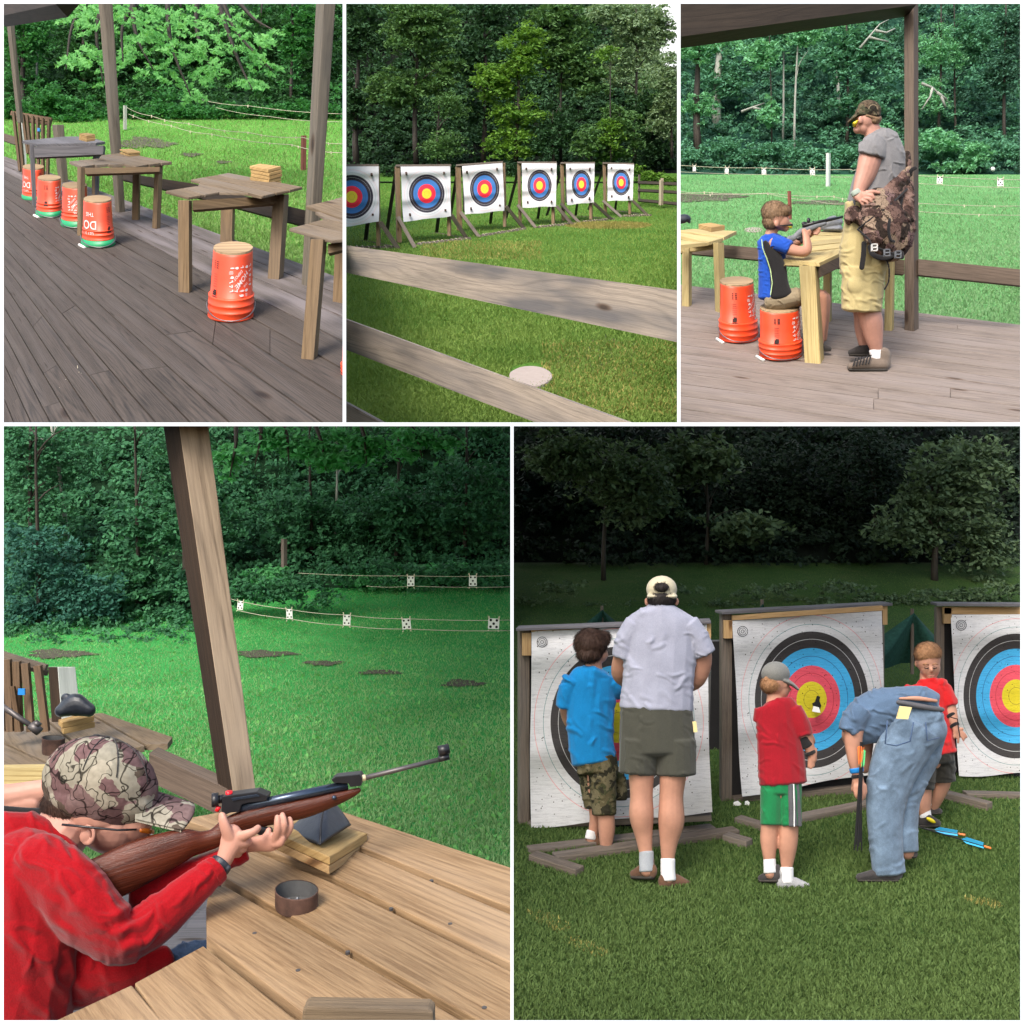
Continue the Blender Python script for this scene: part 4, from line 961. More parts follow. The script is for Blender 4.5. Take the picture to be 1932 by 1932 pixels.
# block piles
YT = lambda x, y, pl: P.Y(x, y, 0, pl)
g = 'wooden rest blocks piled on the tables'
a = [(359, 609), (398, 604), (434, 612), (396, 620)]
o4 = ['top', 'second', 'third', 'bottom']
block_stack(P, g, [(359, 608), (392, 604), (434, 611), (394, 617)], 4, 7, 5.9, ['%s block of the four block pile on the grey weathered table' % s for s in ('topmost', 'second', 'third', 'bottom')], .6, 1.5)
block(P, 'tilted upper block of the pair on the middle table', [(545, 679), (600, 677), (640, 690), (585, 694)], 8, 5.15, g)
block(P, 'lower block of the pair on the middle table', [(545, 693), (600, 690), (639, 700), (588, 705)], 9, 5.15, g)
block_stack(P, g, [(1137, 756), (1184, 745), (1280, 757), (1222, 772)], 5, 14.5, P.Y(1220, 830, 0, top_plane(P, 870, 1335, 905)), ['%s block of the five block pile on the nearest complete table' % s for s in ('topmost', 'second', 'middle', 'fourth', 'bottom')], 2.2, 5, spread=.6)
# bucket stools
bucket(P, 'farthest orange bucket stool, half hidden under the grey table, green foot', 152, 758, 49, 151, 903, 51, .26, .14, turn=.1, handle=0, logo=False, lets=True)
bucket(P, 'orange bucket stool with a green foot left of its neighbour, black label facing', 224, 808, 54, 224, 980, 60, .24, .16, turn=.62, handle=2)
bucket(P, 'orange bucket stool partly behind the middle table leg, white emblem facing', 340, 841, 57, 341, 1026, 63, .24, .17, turn=-.45, handle=1)
bucket(P, 'orange bucket stool with a green foot and white slogan in front of the middle table', 444, 904, 64, 447, 1113, 76, .24, .15, turn=.25, handle=2, logo=False, lets=True)
bucket(P, 'nearest orange bucket stool with an orange foot and white emblem, by the near table', 1062, 1126, 91, 1050, 1438, 105, .30, 0, turn=0, handle=1)
bucket(P, 'sliver of a red bucket stool at the right edge', 1640, 1560, 80, 1640, 1700, 88, .3, 0, handle=0, logo=False)
# far stakes and strings
mb = MB(); vbox(mb, P, 561, 567, 578, 480, 590, row_Y(r1, 590)-.1, 0); props(mb.build('stake', 'pale_bark', None), 'far grey stake on the slope left of the strings', 'stake')
mb = MB(); vbox(mb, P, 1369, 1378, 1394, 617, 778, row_Y(r1, 778), 2); props(mb.build('stake', 'red_stake', None), 'red brown stake on the lawn beside the big post', 'stake')
Yr = lambda y: float(row_Y(r1, y))
string(P, 'uppermost pale string high on the slope', [(920, 455, 13.5), (1130, 482, 12), (1570, 520, 10.5)], 1.2, (1120,))
string(P, 'second pale string from the top', [(985, 490, 13), (1220, 530, 12), (1570, 556, 10.5)], 1.2)
string(P, 'string with clothes pegs tied to the grey stake', [(578, 490, 12), (690, 528, 11), (860, 563, 10), (1130, 604, 9), (1380, 626, 8.4), (1570, 656, 8)], 1.4, (695, 760, 860, 1010, 1120, 1200, 1350, 1500))
string(P, 'lowest string with clothes pegs above the lawn', [(585, 520, 12), (780, 573, 10.8), (965, 612, 9.5), (1330, 660, 8.2), (1570, 697, 7.7)], 1.4, (600, 668, 780, 865, 968, 1120, 1250, 1326, 1352, 1500))
string(P, 'thin branch lying on the deck boards', [(272, 1766, P.Y(272, 1766)-.0), (300, 1728, P.Y(300, 1728)), (360, 1695, P.Y(360, 1695)), (352, 1665, P.Y(352, 1665)-.02), (372, 1700, P.Y(372, 1700))], 1.6, mat='clip_wood', group='twigs on the deck')
# forest
F1 = 'trees in the dark wood behind the shooting range'
tree(P, 'woodland_tree', 'dark trunked tree at the far left of the wood', 110, 560, -60, 22, 15.5, [(90, 200, 110, 190)], 3200, 9, 'leaf_one_mid', group=F1)
tree(P, 'woodland_tree', 'slim pale trunked tree left of the second post', 168, 520, -60, 10, 16, [(180, 130, 90, 120)], 2200, 8, 'leaf_one_mid', bark='pale_bark', group=F1)
tree(P, 'woodland_tree', 'shaded tree behind the second post', 385, 540, -60, 18, 16, [(400, 260, 150, 240)], 5200, 9, 'leaf_one', group=F1)
tree(P, 'woodland_tree', 'leaning slim tree just right of the second post', 640, 470, -60, 14, 16.5, [(640, 240, 130, 210)], 4200, 9, 'leaf_one', lean=-40, group=F1)
tree(P, 'woodland_tree', 'twin dark tree in the middle of the wood', 820, 470, -60, 12, 17, [(830, 240, 150, 200)], 4500, 9, 'leaf_one', group=F1)
tree(P, 'woodland_tree', 'shadowy tree right of the middle of the wood', 1000, 470, -60, 14, 17, [(1010, 240, 150, 200)], 4800, 9, 'leaf_one', group=F1)
tree(P, 'woodland_tree', 'dark tree left of the big post', 1190, 490, -60, 14, 17, [(1200, 260, 150, 220)], 5000, 9, 'leaf_one', group=F1)
tree(P, 'woodland_tree', 'tree whose lighter leaves show left of the big post', 1330, 500, -60, 14, 15.5, [(1360, 110, 80, 110), (1330, 200, 50, 80)], 1800, 10, 'leaf_one_mid', group=F1)
tree(P, 'woodland_tree', 'dark tree at the right edge behind the big post', 1500, 520, -60, 14, 16.5, [(1480, 260, 140, 240)], 4200, 9, 'leaf_one', group=F1)
def undergrowth(name, label, P, spots, Y, n, size, mat, **kw):
    o = foliage(name, P, spots, Y, n, size, mat, None, **kw)
    if o: props(o, label, 'undergrowth', None, 'stuff')
undergrowth('undergrowth', 'low dark ferns and bushes along the foot of the wood', P, [(x, 520+random.uniform(-35, 20), 90, 45) for x in range(0, 1640, 80)], 14.2, 16000, 8, 'leaf_one_mid', pad=26, padr=24)
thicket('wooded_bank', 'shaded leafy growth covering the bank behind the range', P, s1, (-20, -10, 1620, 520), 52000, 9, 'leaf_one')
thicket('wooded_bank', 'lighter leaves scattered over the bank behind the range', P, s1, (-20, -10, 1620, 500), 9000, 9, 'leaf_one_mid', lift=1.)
undergrowth('bright_bushes', 'bushes catching light at the left of the wood', P, [(330, 540, 110, 45), (60, 480, 70, 60), (230, 450, 80, 60)], 14.0, 3600, 8, 'leaf_one_mid', pad=26, padr=22)
# the overhanging branches of bright leaves
t = thing('maple_tree', 'bright green broad leaved branches hanging over the range from above', 'tree', P.W(760, -30, 10.2))
arms = [((420, -30), (330, 120), (300, 320)), ((480, -30), (440, 150), (470, 380)), ((600, -30), (620, 160), (700, 320)), ((760, -30), (780, 200), (870, 440)), ((900, -30), (900, 160), (990, 370)), ((1000, -30), (1080, 150), (1240, 320)), ((1060, -30), (1150, 80), (1250, 140)), ((640, -30), (560, 120), (560, 280)), ((980, -30), (1080, 260), (1150, 410)), ((330, -30), (280, 0), (245, 30))]
for a, b, c in arms:
    yy = 8.3+random.uniform(-.5, .5); pts = catmull([(a[0], a[1], yy), (b[0], b[1], yy-.1), (c[0], c[1], yy-.25)], 6)
    mb = MB(); mb.tube([P.W(*p) for p in pts], [.022*(1-i/(len(pts)))+.004 for i in range(len(pts))], 6); mb.build('limb', 'bark', t, True, fix=False)
EL = [(330, 40, 90, 50), (460, 60, 110, 70), (380, 130, 60, 50), (400, 220, 60, 40), (330, 290, 50, 40), (320, 325, 32, 18), (470, 250, 50, 50), (475, 350, 26, 40), (600, 60, 110, 70), (640, 180, 110, 60), (560, 250, 70, 50), (650, 310, 60, 34), (760, 110, 110, 80), (800, 230, 100, 70), (740, 330, 60, 34), (850, 350, 70, 50), (870, 430, 30, 34), (880, 60, 110, 60), (960, 190, 90, 70), (990, 300, 50, 40), (940, 330, 50, 40), (1050, 80, 100, 50), (1110, 170, 100, 50), (1200, 180, 60, 26), (1160, 270, 60, 40), (1210, 310, 44, 26), (1130, 370, 50, 36), (1150, 410, 34, 24), (1225, 145, 40, 16)]
npd = 330; A = np.array(EL, float); w = A[:, 2]*A[:, 3]; ii = rng.choice(len(A), npd, p=w/w.sum()); CC = []; TT = []
for k in ii:
    a = rng.uniform(0, 6.28); r = rng.random()**.5; cx, cy = A[k, 0]+math.cos(a)*r*A[k, 2], A[k, 1]+math.sin(a)*r*A[k, 3]; yy = 8.2+rng.uniform(-.8, .8); tn = rng.random()
    dr = rng.uniform(-.35, .75)+(math.pi if rng.random() < .35 else 0); L_ = rng.uniform(30, 70)
    for q in range(15):      # a spray: leaves in two ranks along a drooping twig
        f = q/15.; sd_ = 1 if q % 2 else -1; x = cx+math.cos(dr)*L_*f; y = cy+abs(math.sin(dr))*L_*f*.6+f*f*16+sd_*6*(1-f*.5)
        CC.append(P.W(x+rng.uniform(-3, 3), y+rng.uniform(-2, 2), yy+rng.uniform(-.1, .1))); TT.append(.6*tn+.4*rng.random())
C = np.array([tuple(c) for c in CC]); k = inside(C, P); C = C[k]; TT = np.array(TT)[k]
s = 12.5*P.k*C[:, 1]/F*(.7+.6*rng.random(len(C)))
V, Fc = leaf_quads(C, s, up=.35, P=P, facing=.55, aspect=.5)
raw_mesh('leaves', V, Fc, 'leaf_maple', t, tint=np.repeat(TT, 4))
# ================================================================ scene two: archery targets on the lawn
P = P2; CUR[0] = P2; random.seed(22); rng = np.random.default_rng(22)
pl2 = (P.h, P.H, 0)
r2 = [(c, P.Y(700, c, 0, pl2)) for c in (1960, 1700, 1500, 1300, 1150, 1050, 980, 940)]
r2 += [(890, 23.6), (860, 24.2), (830, 24.7), (790, 26)]
terrain('grass', P, r2, 'grass_two')
s2 = [(830, 24.6), (780, 28.5), (600, 31), (300, 34), (-40, 38)]
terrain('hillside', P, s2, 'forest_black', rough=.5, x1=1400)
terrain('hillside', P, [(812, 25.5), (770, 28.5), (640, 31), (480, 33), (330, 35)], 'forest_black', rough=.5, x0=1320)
blades('lawn_blades', 'mown green grass of the archery lawn', P, r2, 170000, .034, 'blade_two', 840, 1955, bias=.85, avoid=lambda x, y: ((x-850)/100)**2+((y-1706)/50)**2 < 1)
patch('dry_ground', P, r2, 1180, 1640, 200, 90, 'dirt', .004)
blades('straw_tufts', 'yellow dry grass in front of the farther targets', P, r2, 9000, .036, 'blade_straw', 1014, 1044, x0=1010, x1=1400, avoid=lambda x, y: ((x-1205)/195)**2+((y-1029)/16)**2 > 1)
blades('straw_tufts', 'scattered yellow dry grass in front of the left targets', P, r2, 3000, .034, 'blade_straw', 1100, 1185, x0=350, x1=900)
blades('straw_tufts', 'thin browned grass near the lower right of the archery lawn', P, r2, 5000, .034, 'blade_straw', 1560, 1900, x0=900, x1=1520)
# round stone pad
V = []; mb = MB(); top = [P.G(850+98*math.cos(a*math.pi/24)*(1+.02*math.sin(a)), 1712+46*math.sin(a*math.pi/24), .045) for a in range(48)]
mb.slab(top, Vector((0, 0, -.06)), (1, 0, 0)); props(mb.build('stone_pad', 'stone', bevel=.01), 'round flat pinkish stone pad sunk in the grass', 'stone')
# archery targets
def stand(P, label, q, c, rx, ry, lp, br, ld, rp, rd, rl, rr, mat='target_new', face=True, first=False):
    """lp: left post (xl, xr, yt, yb); br: rear left brace ((x, y), (x, y)); ld/rd: front diagonals; rp: right post (xl, xr, yt, yb); rl: front rail; rr: rear leg"""
    Yl = P.Y(lp[0], lp[3]+6); Yr = P.Y(rp[1], rp[3]+14); Yr = Yl+(Yr-Yl)*.5
    Yf = lambda p: P.Y(p[0], p[1])
    t = thing('target_stand', label, 'archery target', P.G((lp[0]+rp[1])/2, lp[3]), 'archery targets lined up across the lawn')
    k = (q[3][1]-q[0][1])/250.
    mb = MB(); vbox(mb, P, lp[0], lp[0]+6*k, lp[1], lp[2], lp[3], Yl, -(rp[1]-lp[0])*.0-8*k*(1 if lp[3]-lp[2] > 100 else 0)); mb.build('upright', 'stand_bark', t, bevel=.006)
    mb = MB(); vbox(mb, P, rp[0], rp[1]-5*k, rp[1], q[1][1], rp[3], Yr+.02, -4*k); mb.build('upright', 'stand_bark', t, bevel=.006)
    if br: mb = MB(); bar(mb, P, br[0], br[1], 15*k, Yl+.12, Yl+1.2); mb.build('rear_brace', 'stand_dark', t)
    mb = MB(); bar(mb, P, (rr[0][0]+18*k, q[1][1]+8), rr[1], 15*k, Yr+.08, Yr+1.15); mb.build('rear_brace', 'stand_dark', t)
    if ld: mb = MB(); bar(mb, P, ld[0], ld[1], 17*k, Yl-.03, Yf(ld[1])); mb.build('front_brace', 'stand_wood', t)
    mb = MB(); bar(mb, P, rd[0], rd[1], 17*k, Yr-.05, Yf(rd[1])); mb.build('front_brace', 'stand_wood', t)
    mb = MB(); bar(mb, P, rl[0], rl[1], 15*k, Yf(rl[0]), Yf(rl[1]), th=.08); mb.build('foot_rail', 'stand_wood', t, bevel=.01)
    mb = MB(); a = (lp[0]-40*k, lp[3]-12*k); b = (rr[1][0], rr[1][1]+2)
    bar(mb, P, a, b, 9*k, Yl+1.1, Yr+1.1); bar(mb, P, a, (ld[1] if ld else rl[0]), 9*k, Yl+1.1, Yf(rl[0])); bar(mb, P, b, rl[1], 9*k, Yr+1.1, Yf(rl[1])); mb.build('base_frame', 'stand_wood', t)
    # rope wound round the foot rail
    mb = MB(); A = P.W(*rl[0], Yf(rl[0])); B = P.W(*rl[1], Yf(rl[1])); rr_ = 10*k*P.k*A.y/F; pts = []
    d = (B-A).normalized(); u = Vector((0, 0, 1)); w = d.cross(u).normalized(); N = 90
    for i in range(N+1):
        f = i/N; a_ = i*.75; pts.append(A.lerp(B, .04+f*.9)+(u*math.cos(a_)+w*math.sin(a_))*rr_*(1+.2*math.sin(i*1.7)))
    mb.tube(pts, .012, 5); mb.build('rope', 'rope', t, True, fix=False)
    # backing board and top bar
    mb = MB(); prism(mb, P, [(lp[1]+1, q[0][1]+3), (q[1][0]-3, q[1][1]+3), (rp[1]-4, q[2][1]-22*k), (lp[1]+2, q[3][1]-22*k)], [Yl+.05, Yr+.05, Yr+.05, Yl+.05], .09); mb.build('backing_board', 'stand_dark', t)
    mb = MB(); bar(mb, P, (lp[0]-4*k, q[0][1]+1), (q[1][0]+1, q[1][1]+1), 9*k, Yl+.04, Yr+.04, th=.12); mb.build('top_bar', 'stand_wood', t)
    paper(P, q, c, rx, ry, Yl-.04, mat, t, wav=.028, Yr=Yr-.04)
    for px_, py_ in ((q[0][0]+25*k, q[0][1]+28*k), (q[1][0]-28*k, q[1][1]+30*k), (q[2][0]-25*k, q[2][1]-28*k), (q[3][0]+30*k, q[3][1]-34*k)):
        mb = MB(); p = P.W(px_, py_, Yl-.12+(Yr-Yl)*(0 if px_ < c[0] else 1)); mb.beam(p, p+Vector((0, .08, 0)), (.035, 0, 0), (0, 0, .035)); mb.build('nail_head', 'rust', t)
stand(P, 'nearest archery target, cut off by the left edge', [(-110, 758), (158, 758), (160, 1010), (-110, 1050)], (35, 897), 98, 100, (-150, -125, 758, 1140), None, None, (147, 168, 1005, 1120), ((165, 1012), (248, 1134)), ((-60, 1135), (250, 1130)), ((118, 1015), (98, 1098)))
stand(P, 'second archery target from the left with its sheet tilted down to the left', [(258, 759), (484, 757), (487, 985), (270, 1010)], (377, 882), 81, 87, (238, 264, 760, 1105), ((238, 775), (190, 1090)), ((247, 990), (325, 1130)), (470, 490, 985, 1075), ((489, 980), (562, 1090)), ((330, 1117), (576, 1090)), ((440, 1000), (422, 1062)))
stand(P, 'third archery target from the left with its sheet rising to the right', [(538, 757), (722, 742), (732, 960), (552, 978)], (641, 860), 67, 81, (514, 540, 760, 1050), ((518, 770), (482, 1000)), ((532, 968), (618, 1083)), (724, 741, 960, 1034), ((738, 940), (822, 1043)), ((622, 1078), (827, 1045)), ((684, 965), (666, 1025)))
stand(P, 'fourth archery target from the left with a square hung sheet', [(810, 744), (969, 744), (966, 940), (813, 947)], (891, 845), 55, 72, (795, 811, 745, 1020), ((798, 762), (737, 1000)), ((792, 935), (875, 1040)), (945, 962, 942, 1020), ((968, 938), (1043, 1028)), ((882, 1038), (1055, 1022)), ((905, 945), (882, 1003)))
stand(P, 'fifth archery target from the left with its sheet pulled in at the side', [(1012, 746), (1142, 745), (1138, 922), (1016, 934)], (1082, 840), 44, 65, (990, 1008, 748, 1005), ((996, 758), (918, 1000)), ((988, 928), (1075, 1018)), (1117, 1134, 925, 1000), ((1138, 925), (1222, 1002)), ((1082, 1016), (1230, 1000)), ((1073, 930), (1055, 984)))
stand(P, 'farthest archery target at the right of the row', [(1202, 746), (1321, 750), (1315, 914), (1200, 915)], (1263, 832), 41, 59, (1183, 1199, 748, 975), ((1186, 757), (1108, 972)), ((1180, 915), (1265, 990)), (1295, 1310, 915, 977), ((1314, 913), (1385, 983)), ((1268, 988), (1400, 983)), ((1250, 915), (1235, 958)))
# far paddock fence
t = thing('paddock_fence', 'grey three rail fence far right behind the targets', 'fence', P.G(1430, 930))
Yv = 22.6; Yc = 22.9
mb = MB(); vbox(mb, P, 1340, 1344, 1350, 795, 920, Yc, 0); mb.build('post', 'stand_wood', t)
mb = MB(); vbox(mb, P, 1434, 1444, 1455, 820, 935, Yv-.2, 2); bar(mb, P, (1448, 829), (1449, 813), 13, Yv-.15); mb.build('post', 'fresh_post', t)
for a, b in ((832, 836), (867, 875), (912, 925)): mb = MB(); bar(mb, P, (1340, a), (1560, b+(4 if a < 900 else 8)), 12, Yc, Yv-.4, th=.05); mb.build('rail', 'dark_wood', t)
# near fence boards
def nearboard(label, top, bot, Y0, Y1, th=.045):
    t_ = MB(); n = 12
    for i in range(n):
        a, b = i/n, (i+1)/n
        f = lambda A, s: (A[0][0]*(1-s)+A[1][0]*s, A[0][1]*(1-s)+A[1][1]*s)
        D = lambda s: 1/((1-s)/Y0+s/Y1)
        if i == 0: ou, ov = random.uniform(0, 30), random.uniform(0, 30); Lc = 0
        c0, c1 = P.W(*f(bot, a), D(a)), P.W(*f(top, a), D(a)); d0, d1 = P.W(*f(bot, b), D(b)), P.W(*f(top, b), D(b)); q = Vector((0, th, .012))
        t_.hexa([c0, c0+q, c1+q, c1, d0, d0+q, d1+q, d1]); L_ = (d0-c0).length; W_ = (c1-c0).length
        un = [[(ou+Lc, ov), (ou+Lc, ov+.04), (ou+Lc+L_, ov+.04), (ou+Lc+L_, ov)]]+[[(ou+Lc, ov+.04), (ou+Lc, ov+.04+W_), (ou+Lc+L_, ov+.04+W_), (ou+Lc+L_, ov+.04)]]*1+[[(ou+Lc, ov+.3), (ou+Lc, ov+.34), (ou+Lc+L_, ov+.34), (ou+Lc+L_, ov+.3)]]+[[(ou+Lc, ov+W_), (ou+Lc, ov), (ou+Lc+L_, ov), (ou+Lc+L_, ov+W_)]]
        t_.uv[-24:-8] = [p for u_ in un for p in u_]; Lc += L_
    o = t_.build('fence_board', 'fence_wood', fix=True); bmc = None
    return props(o, label, 'fence board', 'near boards of the split rail fence')
nearboard('upper weathered fence board with a dark grey stain along it', [(-20, 1114), (1560, 1328)], [(-20, 1236), (1560, 1568)], 6.6, 4.4)
nearboard('lower pale fence board with knots crossing the corner', [(-20, 1444), (1420, 1969)], [(-20, 1582), (1420, 2135)], 5.2, 3.7)
nearboard('end of a third fence board in the bottom left corner', [(-20, 1820), (240, 1962)], [(-20, 1930), (240, 2060)], 4.6, 4.2)
# forest: each tree its own crown
F2 = 'trees of the wood behind the archery lawn'
TT = [('tall dark broadleaf tree at the left edge of the wood', 60, 760, 26, 27.5, [(60, 130, 130, 180), (20, 480, 90, 120)], 9000, 'leaf_two_dark'),
      ('broad maple left of centre with layered boughs', 330, 745, 22, 26.5, [(330, 120, 190, 170), (250, 400, 170, 110), (440, 330, 120, 110)], 13500, 'leaf_two'),
      ('lower maple boughs above the second target', 430, 750, 12, 25.5, [(460, 660, 110, 75), (480, 480, 110, 60)], 3200, 'leaf_two'),
      ('bright green tree in the middle of the wood', 790, 735, 18, 25.8, [(820, 230, 120, 130), (700, 380, 120, 110), (800, 520, 120, 90), (770, 650, 130, 80)], 10500, 'leaf_two_lit'),
      ('tall dark tree rising behind the bright one', 640, 740, 20, 28, [(660, 50, 150, 110), (560, 30, 120, 60), (600, 260, 100, 120), (640, 500, 100, 120)], 6500, 'leaf_two_dark'),
      ('tall maple right of centre with a straight trunk', 990, 735, 12, 26.4, [(1010, 200, 130, 190), (1090, 330, 130, 130), (1000, 60, 150, 90)], 9000, 'leaf_two'),
      ('dark lower tree above the fourth target', 950, 740, 12, 25.6, [(930, 620, 100, 100), (1000, 560, 80, 80)], 4300, 'leaf_two_dark'),
      ('round mid green tree above the farthest targets', 1220, 735, 14, 25.4, [(1160, 640, 130, 100), (1260, 590, 110, 120)], 6200, 'leaf_two'),
      ('yellow green young tree beside the farthest target', 1215, 740, 6, 25.0, [(1215, 610, 40, 90), (1190, 240, 40, 40)], 1100, 'leaf_two_lit'),
      ('feathery pale tree at the top right against the sky', 1330, 735, 14, 28, [(1340, 130, 150, 160), (1220, 300, 110, 130), (1200, 60, 130, 80), (1420, 240, 90, 90), (1440, 60, 60, 60), (1480, 150, 50, 70)], 9500, 'leaf_two_pale'),
      ('pale tree at the right edge with sky showing above', 1490, 720, 12, 27, [(1490, 400, 100, 170), (1440, 560, 70, 80)], 4800, 'leaf_two_pale'),
      ('dark tree low at the right edge above the fence', 1400, 745, 12, 27.5, [(1440, 690, 130, 80), (1370, 520, 90, 120)], 5200, 'leaf_two_dark')]
for lb, x, yb, w, Yt, el, n, lm in TT: tree(P, 'woodland_tree', lb, x, yb, min(e[1] for e in el)-20, w, Yt, el, n, 8.5, lm, group=F2, pad=42, padr=34, flat=.34)
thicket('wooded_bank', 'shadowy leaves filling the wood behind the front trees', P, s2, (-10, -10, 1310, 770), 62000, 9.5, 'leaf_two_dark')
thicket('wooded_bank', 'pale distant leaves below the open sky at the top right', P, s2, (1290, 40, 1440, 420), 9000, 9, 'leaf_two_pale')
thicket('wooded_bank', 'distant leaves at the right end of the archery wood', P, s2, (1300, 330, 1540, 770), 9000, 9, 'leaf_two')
undergrowth('meadow_growth', 'light green weeds on the bank at the right of the lawn', P, [(1400, 800, 70, 26), (1480, 820, 60, 18), (1340, 780, 30, 30)], 24.6, 2600, 6, 'leaf_two_lit', pad=20, padr=16)
undergrowth('undergrowth', 'low weeds at the foot of the wood behind the targets', P, [(x, 775, 60, 34) for x in range(0, 1350, 60)], 25.6, 6500, 7, 'leaf_two_dark', pad=20, padr=18)
# ================================================================ scene three: boy at a bench, man watching
P = P3; CUR[0] = P3; random.seed(33); rng = np.random.default_rng(33)
pl3 = (P.h, 2.6, 0)
r3 = [(c, P.Y(700, c, 0, pl3)) for c in (1600, 1500, 1350, 1200, 1050, 950, 880, 830, 795)]
terrain('grass', P, r3, 'grass_three')
s3 = [(800, 19.2), (740, 20.5), (600, 22.5), (300, 25), (-30, 28)]
terrain('hillside', P, s3, 'forest_teal', rough=.6)
blades('lawn_blades', 'pale green lawn of the range behind the man', P, r3, 90000, .028, 'blade_three', 800, 1560)
patch('bare_earth', P, r3, 60, 900, 230, 18, 'dirt', .012); patch('bare_earth', P, r3, 640, 925, 120, 10, 'dirt', .012)
L = []; y = 1296.; st = 16.
while y < 2150:
    s = .118+(y-1296)*.00003; L.append(((-60, y-60*s), (1640, y+1640*s))); y += st; st *= 1.085
mb = deck(P, 'deck', L, 0, lambda i: 0, P.H, None)
wood('deck_wood_three', (.30, .245, .21, 1), (.11, .085, .07, 1), (.21, .19, .19, 1), .5, rings=.4)
o = mb.build('deck', 'deck_wood_three'); o['kind'] = 'structure'
mb = MB(); mb.slab([P.G(x, y, -.06) for x, y in ((-30, 1320), (1600, 1510), (1600, 1990), (-30, 1990))], Vector((0, 0, -.05)), (1, 0, 0)); o = mb.build('deck_underside', 'dark_wood'); o['kind'] = 'structure'
# post, beam, rail
Yp = P.Y(1060, 1510)
mb = MB(); vbox(mb, P, 1022, 1066, 1088, -20, 1510, Yp, -2); props(mb.build('shelter_post', 'brown_post', None, bevel=.004), 'tall brown shelter post right of the man with a pale edge', 'post')
mb = MB(); q = Vector((0, .16, 0))
mb.hexa([P.W(-20, 170, 6.0), P.W(-20, 170, 6.0)+q, P.W(-20, -60, 6.0)+q, P.W(-20, -60, 6.0), P.W(1075, 22, Yp-.1), P.W(1075, 22, Yp-.1)+q, P.W(1075, -60, Yp-.1)+q, P.W(1075, -60, Yp-.1)])
props(mb.build('roof_beam', 'dark_wood'), 'dark roof beam slanting across the top of the third scene', 'beam')
gr = 'rails along the outer edge of the shelter'
rail(P, 'rail board left of the post, behind the boy and his table', [(-20, 1096), (480, 1140), (1022, 1184)], [(-20, 1150), (480, 1195), (1022, 1250)], [P.Y(-20, 1300), P.Y(480, 1370), Yp+.02], 'brown_post', group=gr)
rail(P, 'rail board running off to the right of the brown post', [(1086, 1180), (1640, 1236)], [(1086, 1252), (1640, 1310)], [Yp+.02, Yp-.15], 'brown_post', group=gr)
# left table
Yl = P.Y(30, 1398)
t = thing('shooting_bench', 'pale new bench table cut off by the left edge, with one block on it', 'table', P.G(100, 1400), 'pale tables of the third scene')
pl = top_plane(P, 190, 1425, 1105)
table_top(P, t, [[(-60, 1085), (60, 1100), (128, 1104), (-60, 1122)], [(-60, 1062), (-20, 1058), (196, 1084), (130, 1102)], [(-10, 1050), (60, 1042), (258, 1052), (200, 1080)]], pl, 16, 'fresh_wood', g=(1, .1, 0))
mb = MB(); prism(mb, P, [(-60, 1132), (190, 1100), (192, 1126), (-60, 1160)], Yl+.02, .035); mb.build('apron', 'fresh_wood', t)
legs(P, t, [(8, 40, 54, 1130, 1398, 0, .0), (160, 182, 210, 1105, 1425, -10, 0)], 'fresh_wood')
block(P, 'single pale block on the left table', [(84, 1020), (140, 1014), (204, 1026), (142, 1036)], 22, 6.3, 'rest blocks on the pale tables', 'block_wood')
solid('sandbag', P, [T((-10, 1000, 0, 22), (30, 996, 0, 20), (42, 1010, 0, 8))], 6.3, 'black_leather', None, 2.5); props(bpy.data.objects[-1] if False else COL.objects[-1], 'dark bag at the left edge on the left table', 'sandbag')
# right table
pl = top_plane(P, 620, 1660, 1200)
t = thing('shooting_bench', 'pale new bench table the boy leans on', 'table', P.G(720, 1600), 'pale tables of the third scene')
table_top(P, t, [[(470, 1180), (530, 1156), (742, 1130), (742, 1146), (636, 1197)], [(520, 1152), (545, 1128), (742, 1106), (742, 1126)], [(560, 1122), (570, 1100), (742, 1084), (742, 1102)], [(575, 1096), (590, 1076), (900, 1066), (900, 1080)], [(600, 1072), (620, 1058), (960, 1050), (940, 1063)], [(745, 1130), (745, 1084), (960, 1083), (990, 1120), (980, 1160)]], pl, 18, 'fresh_wood', g=(1, .1, 0), bevel=.003)
mb = MB(); prism(mb, P, [(637, 1212), (742, 1162), (742, 1210), (639, 1262)], [P.Y(640, 1660)+.02, P.Y(742, 1600)+.05, P.Y(742, 1600)+.05, P.Y(640, 1660)+.02], .035); mb.build('apron', 'brown_post', t)
mb = MB(); prism(mb, P, [(480, 1198), (560, 1202), (560, 1212), (480, 1208)], P.Y(620, 1660)+.06, .03); mb.build('apron', 'fresh_wood', t)
legs(P, t, [(568, 640, 658, 1210, 1658, -26, 0), (652, 684, 692, 1120, 1467, 0, 0), (930, 965, 974, 1150, 1508, 6, 0)], 'fresh_wood')
gb = 'rest blocks on the pale tables'
Yk = P.Y(690, 1060, 0, pl)
block(P, 'upper block under the black bag on the boy\'s table', [(622, 1058), (700, 1040), (752, 1040), (720, 1062)], 16, Yk, gb)
block(P, 'block behind the man\'s hip on the boy\'s table', [(724, 1072), (740, 1060), (800, 1060), (790, 1075)], 34, Yk, gb, 'table_leg_wood')
solid('sandbag', P, [T((655, 1030, 0, 16), (690, 1012, 0, 28, 22), (722, 1008, 0, 24, 22), (730, 995, 0, 8)), T((650, 1040, 0, 10), (725, 1040, 0, 16, 30))], Yk+.02, 'grey_leather', None, 2.5)
props(COL.objects[-1], 'dark triangular sandbag on the boy\'s table', 'sandbag')
